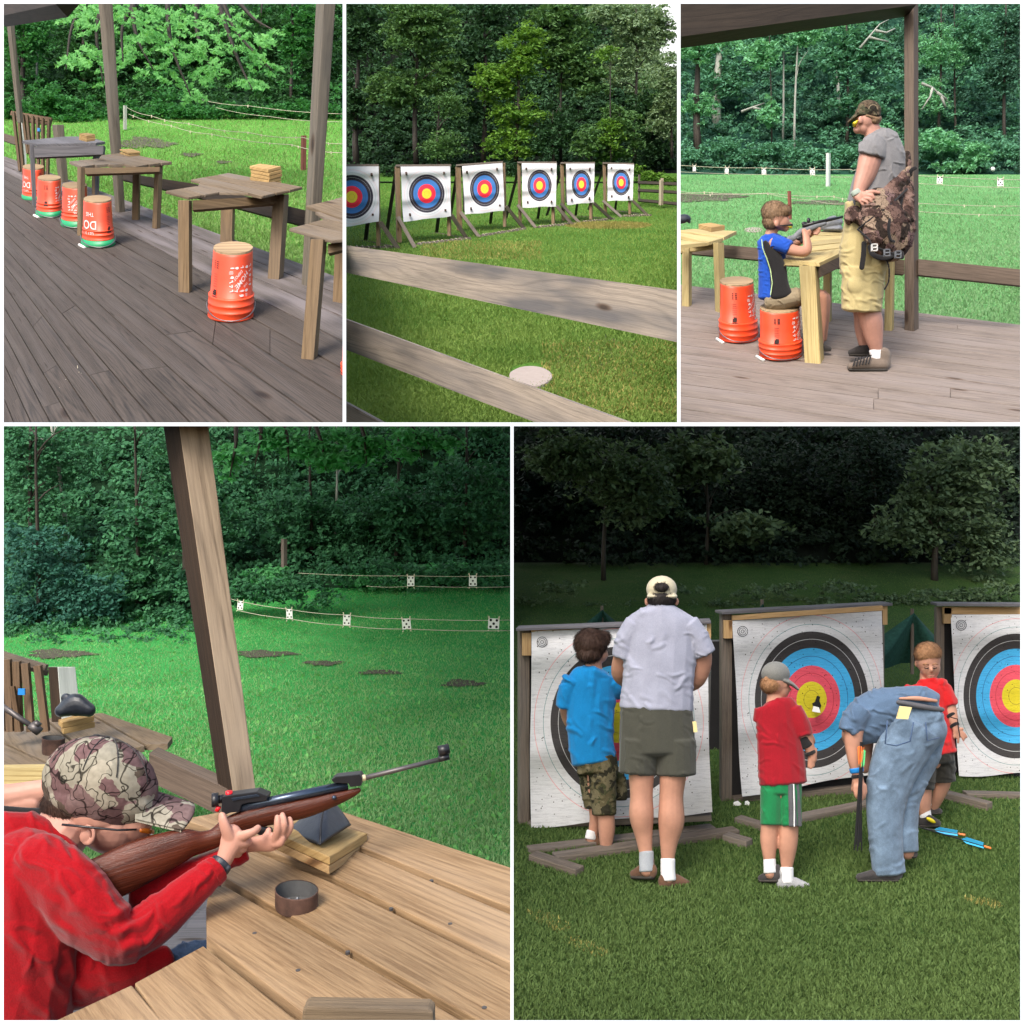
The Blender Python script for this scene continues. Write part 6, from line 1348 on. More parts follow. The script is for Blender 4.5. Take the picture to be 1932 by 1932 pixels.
def cup(P, label, cx, cyt, rx, ryt, cyb, Y, e=.4):
    t = thing('rusty_can', label, 'can', P.W(cx, cyb, Y)); seg = 48; ez = math.sqrt(1-e*e); mb = MB(); vs = []; fs = []
    ring = lambda y, r: [P.W(cx+r*math.cos(2*math.pi*j/seg), y-r*e*math.sin(2*math.pi*j/seg), Y+r*ez*math.sin(2*math.pi*j/seg)*P.k*Y/F) for j in range(seg)]
    prof = [(cyb, rx*.96), (cyb-6, rx*.99), (cyt+4, rx), (cyt, rx*1.01), (cyt, rx*.965)]
    for y, r in prof: vs += ring(y, r)
    for i in range(len(prof)-1):
        for j in range(seg): q = (j+1) % seg; fs.append((i*seg+j, i*seg+q, (i+1)*seg+q, (i+1)*seg+j))
    mb.add(vs, fs, [[(0, 0)]*4 for f in fs]); mb.build('wall', 'rust', t, True)
    mb = MB(); vs = ring(cyt+1, rx*.962)+ring(cyb-8, rx*.94); fs = [(j, (j+1) % seg, seg+(j+1) % seg, seg+j) for j in range(seg)]+[tuple(range(seg, 2*seg))]
    mb.add(vs, fs, [[(0, 0)]*len(f) for f in fs]); o = mb.build('lining', 'tin_inside', t); 
    if rx > 50:
        r0 = random.Random(3)
        for i in range(26):
            a, q = r0.uniform(0, 6.28), rx*.75*math.sqrt(r0.random()); bm = bmesh.new(); bmesh.ops.create_uvsphere(bm, u_segments=8, v_segments=6, radius=.0035)
            c = P.W(cx+q*math.cos(a), cyb-14-q*e*math.sin(a), Y+q*ez*math.sin(a)*P.k*Y/F); bmesh.ops.translate(bm, verts=bm.verts, vec=c); me = bpy.data.meshes.new('pellet'); bm.to_mesh(me); bm.free()
            po = link_mesh('pellet', me, 'lead', None, True); props(po, 'lead pellet lying in the near rusty can', 'pellet', 'lead pellets in the near can')
    return t
cup(P, 'small rusty can on the far bench left of the cap', 172, 1010, 38, 10, 1062, 3.6, .22)
mb = MB(); mb.tube([P.W(-20, 892, 3.5), P.W(60, 945, 3.5), P.W(112, 980, 3.5)], [.012, .011, .01], 8); mb.tube([P.W(100, 968, 3.5), P.W(128, 992, 3.5)], [.02, .018], 8); mb.tube([P.W(112, 960, 3.5), P.W(128, 972, 3.5)], [.012, .012], 8)
props(mb.build('rifle_barrel', 'barrel_steel', None, True), 'muzzle of another rifle pointing in from the left edge', 'rifle')
# deck and boy's jeans under the bench
mb = MB(); mb.slab([P.W(x, y, q) for x, y, q in ((380, 1330, 4.6), (760, 1480, 4.2), (700, 1700, 3.0), (200, 1930, 2.4))], Vector((0, 0, -.05)), (1, 0, 0)); o = mb.build('deck', 'grey_wood'); o['kind'] = 'structure'
# near bench
t = thing('shooting_bench', 'large cedar bench table in the foreground of the fourth scene', 'table', P.W(1100, 1900, 1.9))
Q = [[(915, 1190), (1098, 1246), (1700, 1446), (1700, 1580), (1180, 1368), (880, 1254)], [(590, 1272), (800, 1232), (875, 1268), (1180, 1386), (1700, 1602), (1700, 1761), (1056, 1449), (794, 1346)],
     [(600, 1300), (794, 1366), (1056, 1470), (1700, 1788), (1700, 2003), (1509, 1901), (938, 1584), (725, 1461)], [(672, 1490), (725, 1488), (938, 1610), (1509, 1932), (1700, 2040), (1100, 2040), (976, 1898), (666, 1650), (664, 1560)],
     [(655, 1680), (965, 1928), (1060, 2040), (600, 2040), (434, 1800)], [(424, 1806), (580, 1990), (60, 2000), (168, 1926)]]
for i, q in enumerate(Q):
    top = [P.W(x, y, P.Y(x, y)) for x, y in q]; mb = MB(); gd = max([top[(j+1) % len(top)]-top[j] for j in range(len(top))], key=lambda v: v.length) if i < 5 else top[1]-top[0]
    mb.slab(top, Vector((0, 0, -.034)), gd); mb.build('board', 'cedar_table', t, bevel=.003)
mb = MB(); mb.slab([P.G(x, y)-Vector((0, 0, .05)) for x, y in ((930, 1255), (1110, 1262), (1700, 1466), (1700, 2030), (1100, 2030), (960, 1880), (690, 1640), (690, 1420), (830, 1300))], Vector((0, 0, -.03)), (1, 0, 0)); mb.build('gap_shade_sheet', 'cedar_shade', t)  # dark sheet added below the boards so the gaps read as shade
mb = MB(); prism(mb, P, [(975, 1884), (990, 1878), (1380, 1884), (1396, 1896), (1400, 2040), (960, 2040)], P.Y(1200, 1890)-.16, .03); props(mb.build('plank_end', 'table_wood', bevel=.004), 'dark grained plank end at the bottom edge in front of the bench', 'plank')
# rest blocks and sandbag
Yk = 2.16
def fblock(P, label, top, th, Ys, mat):
    mb = MB(); tp = [P.W(x, y, q) for (x, y), q in zip(top, Ys)]; dn = [P.W(x, y+th, q)-P.W(x, y, q) for (x, y), q in zip(top, Ys)]; mb.slab(tp, list(dn), tp[1]-tp[0]); return props(mb.build('wood_block', mat, None, bevel=.003), label, 'wood block', gk)
fblock(P, 'upper pine block with a dark knot under the black sandbag', [(868, 1308), (985, 1264), (1184, 1318), (1062, 1395)], 27, (2.12, 2.36, 2.26, 2.03), 'block_wood')
fblock(P, 'lower pine block resting on the bench under the sandbag', [(872, 1336), (985, 1293), (1181, 1347), (1060, 1424)], 28, (2.12, 2.36, 2.26, 2.03), 'tan_block')
solid('block_knot', P, [blob(1152, 1356, 0, 9, 8, 6, .5)], 2.235, 'rust', None, 2.); props(COL.objects[-1], 'dark knot hole in the end of the upper pine block', 'knot')
t = thing('sandbag', 'black leather pyramid sandbag under the rifle', 'sandbag', P.W(1020, 1340, 2.2))
mb = MB(); A = P.W(1048, 1214, 2.2); B1, B2, B3, B4 = P.W(912, 1318, 2.2), P.W(1032, 1352, 2.07), P.W(1128, 1290, 2.2), P.W(1020, 1262, 2.33); A2 = P.W(1068, 1212, 2.22)
bm = bmesh.new(); vs = [bm.verts.new(p) for p in (A, A2, B1, B2, B3, B4)]
for f in ((0, 2, 3), (0, 3, 4, 1), (1, 4, 5), (0, 1, 5, 2), (2, 5, 4, 3)): bm.faces.new([vs[i] for i in f])
bmesh.ops.recalc_face_normals(bm, faces=bm.faces); bmesh.ops.subdivide_edges(bm, edges=bm.edges, cuts=7, use_grid_fill=True)
bmesh.ops.triangulate(bm, faces=bm.faces)
cen = sum((v.co for v in bm.verts), Vector())/len(bm.verts)
for _ in range(3): bmesh.ops.smooth_vert(bm, verts=bm.verts, factor=.35, use_axis_x=True, use_axis_y=True, use_axis_z=True)
for v in bm.verts:
    d = v.co-cen; v.co = cen+d*1.16
me = bpy.data.meshes.new('bag'); bm.to_mesh(me); bm.free(); link_mesh('bag', me, 'black_leather', t, True)
mb = MB(); mb.tube([A, (A+B2)/2+Vector((-.003, -.006, 0)), B2], .0028, 6); mb.tube([B1, B2, B3], .0028, 6); mb.build('seam', 'black_metal', t, True)
cup(P, 'rusty open can of pellets on the near bench', 955, 1500, 70, 30, 1560, 1.9, .46)
# rifle
t = thing('air_rifle', 'walnut stocked air rifle with a black peep sight aimed over the lawn', 'rifle', P.W(980, 1270, 2.1))
YR = 2.0; z = lambda x: (x-700)*.26-40
solid('stock', P, [T((250, 1500, z(250)-20, 78, 30), (330, 1470, z(330)-20, 78, 30), (450, 1412, z(450)-15, 74, 30), (540, 1374, z(540)-10, 62, 28), (600, 1352, z(600)-5, 50, 26), (650, 1346, z(650), 36, 22), (695, 1332, z(695), 32, 20), (735, 1300, z(735), 33, 20), (785, 1278, z(785), 34, 21), (874, 1259, z(874), 33, 21), (980, 1238, z(980), 32, 20), (1070, 1210, z(1070), 24, 17), (1130, 1190, z(1130), 15, 12), (1158, 1178, z(1158), 8, 8), cap=.6, seg=24)], YR, 'walnut', t, 3.)
st = COL.objects[-1]
# grain coordinates for the stock
me = st.data; co = np.empty(len(me.vertices)*3); me.vertices.foreach_get('co', co); co = co.reshape(-1, 3)
uvl = me.uv_layers.new(name='UVMap'); li = np.empty(len(me.loops), int); me.loops.foreach_get('vertex_index', li)
uvl.data.foreach_set('uv', np.stack([co[li, 0]*.95+co[li, 2]*.3, co[li, 2]*.95-co[li, 0]*.3+co[li, 1]*.3], 1).ravel())
def rod(pts, r, name, mat, par, seg=14):
    mb = MB(); mb.tube([P.W(x, y, YR+zz*P.k*YR/F) for x, y, zz in pts], [q*P.k*YR/F for q in r] if isinstance(r, list) else r*P.k*YR/F, seg); return mb.build(name, mat, par, True)
rod([(772, 1236, z(772)), (1120, 1162, z(1120))], 15, 'receiver_tube', 'blued_steel', t)
rod([(1150, 1146, z(1150)), (1440, 1074, z(1440))], [8.5, 7.5], 'barrel', 'barrel_steel', t)
rod([(1160, 1142, z(1160)), (1178, 1138, z(1178))], 10, 'brass_ring', 'brass', t)
rod([(1412, 1079, z(1412)), (1446, 1071, z(1446))], 11, 'muzzle_block', 'black_metal', t)
rod([(1424, 1074, z(1424)), (1428, 1056, z(1428))], 8, 'sight_post', 'black_metal', t)
mb = MB()
def hood(mb, x, y, zz, r, L, slope=-.22):
    a = P.W(x, y, YR+zz*P.k*YR/F); d = (P.W(x+L, y+slope*L, YR+(zz+L*.26)*P.k*YR/F)-a); s = P.k*YR/F; seg = 20; d_ = d.normalized(); u = d_.cross(Vector((0, 0, 1))).normalized(); v = d_.cross(u); vs = []; fs = []
    prof = [(0, r), (1, r), (1, r*.75), (0, r*.75)]
    for f, q in prof: vs += [a+d*f+(u*math.cos(2*math.pi*j/seg)+v*math.sin(2*math.pi*j/seg))*q*s for j in range(seg)]
    for i in range(4):
        for j in range(seg): k = (j+1) % seg; fs.append((i*seg+j, i*seg+k, ((i+1) % 4)*seg+k, ((i+1) % 4)*seg+j))
    mb.add(vs, fs, [[(0, 0)]*4]*len(fs))
hood(mb, 1412, 1053, z(1412), 17, 34); mb.build('front_sight_hood', 'black_metal', t, True)
def plate(pts, zz, th, name, mat, bev=.0015):
    mb = MB(); prism(mb, P, pts, [YR+(z(x)+zz)*P.k*YR/F for x, y in pts], th); return mb.build(name, mat, t, bevel=bev)
plate([(1066, 1146), (1080, 1136), (1158, 1128), (1166, 1140), (1162, 1166), (1128, 1170), (1122, 1158), (1076, 1156)], -20, .03, 'breech_block', 'black_metal')
plate([(716, 1200), (736, 1196), (826, 1184), (862, 1198), (858, 1214), (800, 1220), (778, 1226), (770, 1250), (742, 1252), (722, 1260), (712, 1244)], -20, .032, 'rear_sight_base', 'black_metal')
plate([(745, 1206), (828, 1193), (836, 1200), (748, 1214)], -24, .004, 'sight_rail', 'blued_steel', .0005)
mb = MB(); hood(mb, 682, 1212, z(690)-10, 22, 22, -.1); mb.build('peep_disc', 'black_metal', t, True)
rod([(700, 1210, z(700)), (722, 1206, z(722))], 13, 'peep_stem', 'black_metal', t)
rod([(738, 1200, z(738)), (738, 1182, z(738))], 11, 'red_knob', 'red_plastic', t); rod([(698, 1246, z(700)-14), (706, 1232, z(700)-14)], 7, 'red_knob', 'red_plastic', t)
rod([(1076, 1203, z(1076)-22), (1076, 1203, z(1076)-14)], 7, 'stock_screw', 'blued_steel', t)
mb = MB(); mb.tube([P.W(x, y, YR+z(x)*P.k*YR/F) for x, y in ((776, 1304), (790, 1334), (820, 1340), (846, 1324), (850, 1296))], .004, 8); mb.tube([P.W(808, 1300, YR), P.W(806, 1322, YR)], .004, 6); mb.build('trigger_guard', 'black_metal', t, True)
solid('grip_cap', P, [T((835, 1306, z(835), 16, 14), (850, 1312, z(850), 18, 14), (868, 1308, z(868), 12, 12))], YR, 'black_metal', t, 2.6)
# ---------------- another shooter behind, only an arm in view
solid('person', P, [T((-60, 1220, 0, 60), (40, 1205, 0, 48), (110, 1190, 0, 42), (170, 1180, 0, 40)), T((20, 1230, -10, 36), (100, 1225, -10, 34))], 2.7, 'skin_pink', None, 4); props(COL.objects[-1], 'bare arm of another shooter half hidden behind the cap at the left edge', 'person')
solid('sling', P, [T((-20, 1240, 0, 14), (90, 1250, 0, 15), (150, 1248, 0, 12))], 2.55, 'black_cloth', None, 3); props(COL.objects[-1], 'black strap at the left edge behind the cap', 'strap')
# ---------------- the boy
YB = 1.9
for sx_, sy_ in ((1180, 1330), (1450, 1610), (1260, 1560), (1120, 1700), (1390, 1470), (960, 1760), (1560, 1880), (820, 1640)):
    mb = MB(); c = P.G(sx_, sy_); mb.tube([c-Vector((0, 0, .004)), c+Vector((0, 0, .001))], .0045, 10); mb.build('screw_head', 'barrel_steel', [o_ for o_ in bpy.data.objects if o_.get('label', '').startswith('large cedar bench')][0])
t = thing('person', 'boy in red sweatshirt and camouflage cap bent over the bench aiming the rifle', 'person', P.W(200, 1925, YB))
solid('body', P, [blob(300, 1245, 170, 128, 118, 112, .1), blob(345, 1310, 165, 96, 76, 88, .25), blob(425, 1290, 160, 66, 62, 70, .2), blob(470, 1325, 150, 16, 12, 14), blob(276, 1327, 68, 20, 26, 10, .3), T((264, 1306, 62, 6), (282, 1296, 56, 7), (300, 1308, 52, 7), (300, 1334, 54, 7), (286, 1352, 60, 7), (272, 1350, 66, 6)), T((210, 1300, 150, 90), (150, 1380, 120, 100), (100, 1480, 80, 120)),
    T((60, 1520, 60, 150, 110), (-20, 1800, 60, 190, 130)),
    T((170, 1420, -20, 90), (330, 1640, -60, 70), (420, 1660, -60, 60), (560, 1540, -40, 45), (680, 1450, -5, 34), (715, 1415, 15, 27), (732, 1380, 25, 30, 24), (746, 1345, 30, 37, 24), (748, 1322, 32, 34, 22)),
    T((740, 1335, 22, 22), (728, 1305, 14, 19), (719, 1278, 14, 16), (716, 1262, 18, 13)),
    T((765, 1332, 26, 19), (795, 1322, 20, 16), (818, 1312, 26, 13), (832, 1300, 40, 11)),
    T((760, 1352, 24, 18), (792, 1350, 40, 15), (800, 1340, 70, 13)), T((752, 1368, 28, 17), (780, 1370, 46, 14), (788, 1358, 72, 12)), T((742, 1382, 30, 15), (766, 1386, 50, 12), (772, 1376, 72, 11)),
    T((500, 1480, 140, 40), (700, 1400, 130, 32), (780, 1362, 120, 24), (830, 1352, 105, 26, 20), (868, 1348, 90, 30, 20), (888, 1340, 82, 28, 20)),
    T((886, 1340, 66, 14), (893, 1310, 44, 12), (893, 1285, 42, 11), (893, 1266, 48, 9)), T((900, 1335, 70, 14), (914, 1300, 50, 12.5), (914, 1276, 50, 11), (910, 1258, 56, 9)), T((908, 1338, 80, 13), (930, 1310, 66, 12), (936, 1290, 64, 11), (933, 1272, 68, 9)), T((880, 1352, 76, 15), (902, 1350, 62, 13), (910, 1335, 58, 11)), T((845, 1345, 90, 15), (860, 1325, 92, 13), (866, 1308, 100, 10))], YB, 'skin_pink', t, 3.2, 4)
solid('sweatshirt', P, [T((-120, 2040, 60, 330, 190), (-40, 1820, 50, 290, 180), (20, 1640, 40, 250, 165), (60, 1500, 30, 205, 145), (90, 1410, 40, 145, 115), (100, 1360, 80, 90, 85), cap=.3),
    T((105, 1430, -10, 130, 112), (205, 1500, -50, 132, 110), (300, 1590, -80, 118, 98), (372, 1650, -92, 96, 84), (425, 1662, -88, 82, 74), cap=.6),
    T((390, 1668, -88, 78, 72), (480, 1618, -78, 74, 64), (560, 1550, -62, 66, 56), (630, 1488, -36, 56, 48), (688, 1440, -6, 46, 40), cap=.14),
    T((150, 1760, 70, 150, 90), (330, 1770, 80, 100, 70), (450, 1745, 100, 62, 50), (540, 1715, 110, 40, 36), cap=.5),
    T((430, 1530, 120, 70), (600, 1460, 120, 50), (720, 1405, 118, 38), (790, 1375, 108, 34), cap=.14), T((40, 1330, 90, 90, 70), (110, 1310, 100, 58, 56), (160, 1335, 90, 46, 46), (215, 1385, 80, 44, 44), cap=.6)], YB, 'sweat_red', t, 4., 6, fold=5, fl=110, fang=55, fdens=1.2,
    lines=[(300, 1600, 470, 1520, 17.2, 9.8, .15), (330, 1650, 500, 1570, 14.9, 11.2, .1), (370, 1690, 520, 1625, 14.9, 9.8, .1), (420, 1560, 560, 1470, 12.6, 8.2, -.1), (250, 1500, 330, 1640, 23.0, 12.0, .2), (200, 1450, 290, 1640, 20.7, 9.8, .15), (150, 1480, 240, 1680, 23.0, 11.2, .2), (320, 1480, 400, 1590, 16.1, 9.0, .2),
           (560, 1560, 620, 1480, 10.3, 6.0, .1), (610, 1530, 660, 1450, 10.3, 6.8, .1), (640, 1500, 690, 1430, 9.2, 6.0, .1), (60, 1380, 210, 1500, 18.4, 8.2, .1), (30, 1600, 130, 1800, 25.3, 11.2, .1), (120, 1650, 230, 1860, 27.6, 12.0, .15), (20, 1440, 60, 1640, 20.7, 8.2, .1), (200, 1700, 300, 1830, 20.7, 11.2, .2), (60, 1820, 180, 1925, 20.7, 9.8, .1)])
solid('cuff', P, [T((676, 1452, -14, 49, 43), (700, 1432, 0, 46, 41), cap=.15)], YB, 'sweat_red', t, 3., fold=1.5)
solid('jeans', P, [T((430, 1860, 170, 70), (560, 1760, 170, 66), (640, 1710, 170, 50), (700, 1720, 170, 44))], YB, 'denim_dark', t, 5, fold=5)
solid('hair', P, [blob(205, 1240, 168, 75, 78, 98, .2)], YB, 'hair_brown', t, 4, lumps=2)
strands(P, t, 2200, 26, 'hair_brown', 5, w=1.4)
solid('cap', P, [blob(322, 1162, 165, 192, 158, 150, .22), blob(250, 1215, 165, 112, 80, 128, .2), blob(400, 1225, 160, 105, 78, 118, .15)], YB, 'hat_camo', t, 4.)
# open the cap underneath: trim everything below the sweat band line
me = COL.objects[-1].data; bm = bmesh.new(); bm.from_mesh(me); ba = ROOT[COL.objects[-1].name]
p0, p1, p2 = P.W(140, 1238, YB+.1), P.W(460, 1312, YB+.1), P.W(300, 1292, YB-.03); nrm = (p1-p0).cross(p2-p0).normalized()
if nrm.z > 0: nrm = -nrm
bmesh.ops.bisect_plane(bm, geom=bm.verts[:]+bm.edges[:]+bm.faces[:], plane_co=p0-ba, plane_no=nrm, clear_outer=True); bm.to_mesh(me); bm.free()
V = []; UVn = 18
for i in range(UVn+1):
    for j in range(13):
        a = -1+2*i/UVn; f = j/12.; wdt = 118*(1-.16*f*f)
        x = 440+a*26*-.2+f*188*math.sqrt(max(0, 1-.38*a*a)); y = 1200+f*40+abs(a)**2*30*(1-.2*f)+a*58*(.95-.15*f)
        zz = 155-a*112+f*10; V.append(P.W(x, y-14+f*10, YB+zz*P.k*YB/F))
Fc = [(i*13+j, (i+1)*13+j, (i+1)*13+j+1, i*13+j+1) for i in range(UVn) for j in range(12)]
V2 = [v+Vector((0, 0, -.006)) for v in V]; nV = len(V)
Fa = [tuple(nV+i for i in f[::-1]) for f in Fc]; rim = [(i*13+12, (i+1)*13+12, nV+(i+1)*13+12, nV+i*13+12) for i in range(UVn)]
o = raw_mesh('cap_brim', V+V2, Fc+Fa+rim, 'hat_camo', t, True)
solid('cap_button', P, [blob(312, 1008, 160, 18, 10, 16)], YB, 'black_cloth', t, 3)
mb = MB()
for sx in (-.9, -.35, .25, .8):
    pts = []
    for i in range(9):
        a = i/8*1.35; X, Yy = math.sin(a)*sx, math.cos(a)
        x, y = 322+192*X*.99, 1162-158*Yy*1.0; zz = 165-150*math.sin(a)*math.sqrt(max(0, 1-sx*sx))*1.01
        ca, sa = math.cos(.22), math.sin(.22); dx, dy = x-322, y-1162; pts.append(P.W(322+dx*ca-dy*sa, 1162+dx*sa+dy*ca, YB+zz*P.k*YB/F))
    mb.tube(pts, .0012, 5)
mb.build('cap_seams', 'shoe_dark', t, True)
mb = MB(); mb.tube([P.W(x, y, YB+zz*P.k*YB/F) for x, y, zz in ((200, 1290, 50), (280, 1298, 46), (380, 1308, 66), (440, 1306, 90))], [.0028, .0028, .0024, .0024], 8); mb.build('glasses_frame', 'black_metal', t, True)
solid('lens', P, [T((455, 1310, 92, 8, 5), (482, 1312, 112, 11, 5), (492, 1314, 138, 11, 5))], YB, 'orange_lens', t, 2.6)
solid('wristwatch', P, [T((702, 1428, 6, 37, 33), (716, 1412, 14, 36, 31), cap=.1), blob(728, 1438, -4, 12, 22, 14, .7)], YB, 'black_leather', t, 2.8)
solid('bracelet', P, [T((690, 1440, 0, 40, 36), (698, 1434, 4, 40, 36), cap=.1)], YB, 'red_plastic', t, 2.4)
# ================================================================ scene five: collecting arrows at the archery targets
P = P5; CUR[0] = P5; random.seed(55); rng = np.random.default_rng(55)
r5 = [(c, P.Y(700, c)) for c in (2000, 1800, 1600, 1400, 1250, 1100, 980, 880, 800, 740, 700)]+[(620, 17.5), (540, 19.5), (440, 22.4)]
terrain('grass', P, r5, 'grass_five')
s5 = [(446, 22.1), (300, 24), (100, 26), (-40, 28)]
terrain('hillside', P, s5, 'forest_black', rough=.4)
blades('lawn_blades', 'dark green mown grass under the feet of the group', P, r5, 230000, .019, 'blade_five', 450, 1930, bias=.8)
for a_ in ((60, 1570, 200, 1640), (180, 1660, 320, 1720), (1470, 1530, 1590, 1560)): blades('straw_tufts', 'thin strip of straw coloured grass near x %d of the fifth scene' % a_[0] if False else ['faint straw coloured strip of grass at the lower left', 'second faint straw coloured strip of grass lower down', 'small straw coloured spot of grass at the right'][(60, 180, 1470).index(a_[0])], P, r5, 380, .018, 'blade_straw', a_[1], a_[3], x0=a_[0], x1=a_[2], avoid=lambda x, y, a_=a_: np.abs((y-a_[1])/(a_[3]-a_[1])-(x-a_[0])/(a_[2]-a_[0])) > .3)
F5 = 'trees of the dark wood in the fifth scene'
for lb, x, yb, w, Yt, el, n, lm in (
    ('spreading tree with a visible dark trunk at the upper left of the fifth scene', 312, 505, 14, 20.5, [(300, 130, 240, 100), (420, 240, 160, 90), (160, 90, 130, 80)], 9500, 'leaf_five_lit'),
    ('grey green bough crossing behind the upper middle of the fifth scene', 640, 470, 12, 22, [(620, 120, 160, 90), (760, 330, 130, 60)], 4800, 'leaf_five_lit'),
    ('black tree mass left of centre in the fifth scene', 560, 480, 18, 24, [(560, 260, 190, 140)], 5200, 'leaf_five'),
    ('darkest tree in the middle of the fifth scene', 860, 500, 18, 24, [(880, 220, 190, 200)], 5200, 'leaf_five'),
    ('tree with olive leaves at the upper right of the fifth scene', 1380, 520, 20, 20.5, [(1440, 180, 200, 160), (1300, 320, 150, 100), (1540, 380, 120, 120)], 10500, 'leaf_five_lit'),
    ('tall dark tree behind the olive one in the fifth scene', 1180, 520, 18, 23, [(1160, 150, 170, 160), (1100, 400, 140, 90)], 6200, 'leaf_five')):
    tree(P, 'woodland_tree', lb, x, yb, min(e[1] for e in el), w, Yt, el, n, 10, lm, group=F5, pad=34, padr=36, flat=.4)
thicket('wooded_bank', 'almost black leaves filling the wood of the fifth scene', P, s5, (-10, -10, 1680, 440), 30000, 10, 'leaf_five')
undergrowth('rough_grass', 'taller weeds on the bank behind the targets', P, [(x, 560+random.uniform(-40, 40), 100, 26) for x in range(0, 1640, 90)], 18.5, 9000, 6, 'leaf_five_lit', pad=16, padr=14)
# nets
def net(label, pts, Y):
    t = thing('net_tent', label, 'net', P.W(pts[0][0], pts[0][1], Y)); ap = P.W(*pts[1], Y); L_, R_ = P.W(*pts[0], Y-.4), P.W(*pts[2], Y-.4)
    V = []; n = 14
    for i in range(n+1):
        a = i/n; b = L_.lerp(R_, a)+Vector((0, .9*(a*a)-.3*math.sin(a*9), 0)); 
        for j in range(n+1):
            f = j/n; q = ap.lerp(b, f); q.z -= .09*math.sin(math.pi*f)*(1 if i % 2 else .9)*(.4+.6*abs(math.sin(a*6))); q.y -= .1*f*math.sin(a*17); V.append(q)
    Fc = [(i*(n+1)+j, (i+1)*(n+1)+j, (i+1)*(n+1)+j+1, i*(n+1)+j+1) for i in range(n) for j in range(n)]
    raw_mesh('netting', V, Fc, 'net', t, True)
    mb = MB(); mb.tube([ap+Vector((0, .05, .04)), Vector((ap.x, ap.y+.05, min(L_.z, R_.z)-.1))], .02, 6); mb.build('pole', 'stand_wood', t, fix=False)
net('dark green net hung behind the gap between the second and third targets', [(1000, 800), (1308, 608), (1600, 800)], 10.2)
net('dark green net peak showing above the left target', [(120, 720), (304, 598), (480, 720)], 10.4)
net('dark green net peak just above the middle target', [(740, 640), (822, 578), (900, 640)], 10.4)
# targets
def pic_target(label, q, c, rx, ry, lpx, lpy, top, Yl, Yr, tan, bottoms):
    t = thing('target_stand', label, 'archery target', P.W((lpx[0]+q[1][0])/2, lpy[1], Yl), 'large archery targets in the fifth scene')
    paper(P, q, c, rx, ry, Yl-.05, 'target_used', t, wav=.03, n=36, Yr=Yr-.05)
    mb = MB(); vbox(mb, P, lpx[0], lpx[0]+8, lpx[1], lpy[0], lpy[1], Yl-.02, 0); mb.build('upright', 'stand_bark' if False else 'stand_wood', t, bevel=.006)
    mb = MB(); vbox(mb, P, q[1][0]-6, q[1][0]+2, q[1][0]+9, q[1][1]-16, q[2][1]+30, Yr+.02, 0); mb.build('upright', 'stand_wood', t, bevel=.006)
    mb = MB(); prism(mb, P, [(lpx[1]-1, q[0][1]-8), (q[1][0], q[1][1]-8), (q[2][0], q[2][1]+26), (lpx[1]-1, q[3][1]+18)], [Yl+.02, Yr+.02, Yr+.02, Yl+.02], .12); mb.build('backing', 'black_cloth', t)
    mb = MB(); bar(mb, P, top[0], top[1], 9, Yl-.03, Yr-.03, th=.14); mb.build('top_board', 'grey_wood', t, bevel=.004)
    for (a, b, w) in tan: mb = MB(); bar(mb, P, a, b, w, Yl-.04 if a[0] < c[0] else Yr-.04, th=.03); mb.build('tan_board', 'tan_block', t, bevel=.003)
    for (a, b, w, nearer) in bottoms:
        mb = MB(); gr_ = nearer != (0, 0) and nearer[0] > 0; Ya = P.Y(a[0], a[1]+w*.4) if gr_ else Yl-nearer[0]; Yb_ = P.Y(b[0], b[1]+w*.4) if gr_ else (Yr if b[0] > c[0] else Yl)-nearer[1]; bar(mb, P, a, b, w, Ya, Yb_, th=.09); mb.build('base_timber', 'stand_wood', t, bevel=.008)
    # small printed emblem in the corner
    mb = MB(); e = P.W(q[0][0]+34, q[0][1]+34, Yl-.1); s = P.k*Yl/F
    for r, w in ((16, 2), (11, 1.5), (5, 1.5)): 
        ring = [e+Vector((r*s*math.cos(a*.26), 0, r*s*math.sin(a*.26))) for a in range(25)]; mb.tube(ring, w*s*.5, 4)
    mb.build('printed_emblem', 'ink', t, fix=False)
    return t
ta = pic_target('left archery target behind the man in grey and the boy in blue', [(76, 668), (640, 645), (655, 1250), (71, 1300)], (357, 962), 220, 245, (30, 70), (655, 1400), ((30, 658), (652, 634)), 6.25, 6.05, [((46, 668), (76, 668), 0)] and [((60, 672), (60, 745), 30), ((643, 640), (643, 690), 20), ((74, 664), (640, 641), 10)],
    [((66, 1288), (655, 1262), 20, (0, 0)), ((66, 1372), (660, 1300), 16, (.15, .15)), ((150, 1398), (735, 1312), 24, (.6, .6)), ((80, 1392), (232, 1442), 26, (.3, .75)), ((700, 1330), (778, 1352), 26, (.3, .6))])
tb = pic_target('middle archery target behind the boy in dark red with torn yellow centre', [(722, 634), (1204, 602), (1216, 1118), (754, 1202)], (978, 888), 183, 220, (680, 722), (610, 1290), ((678, 606), (1222, 578)), 6.75, 7.0, [((708, 632), (708, 690), 28), ((1212, 584), (1212, 646), 16), ((720, 624), (1205, 592), 16)],
    [((724, 1224), (1180, 1178), 50, (.0, .0)), ((740, 1272), (870, 1312), 20, (.2, .5)), ((930, 1272), (1175, 1222), 20, (.5, .4)), ((690, 1180), (648, 1270), 22, (-.5, -.4))])
tc = pic_target('right archery target cut off by the right edge', [(1426, 614), (1800, 612), (1800, 1120), (1452, 1135)], (1636, 876), 169, 201, (1372, 1406), (588, 1200), ((1370, 579), (1800, 582)), 7.4, 7.3, [((1414, 590), (1414, 642), 26), ((1400, 600), (1800, 602), 24)],
    [((1440, 1152), (1800, 1160), 30, (0, 0)), ((1400, 1192), (1552, 1232), 26, (.2, .6)), ((1470, 1192), (1800, 1200), 16, (.4, .4))])
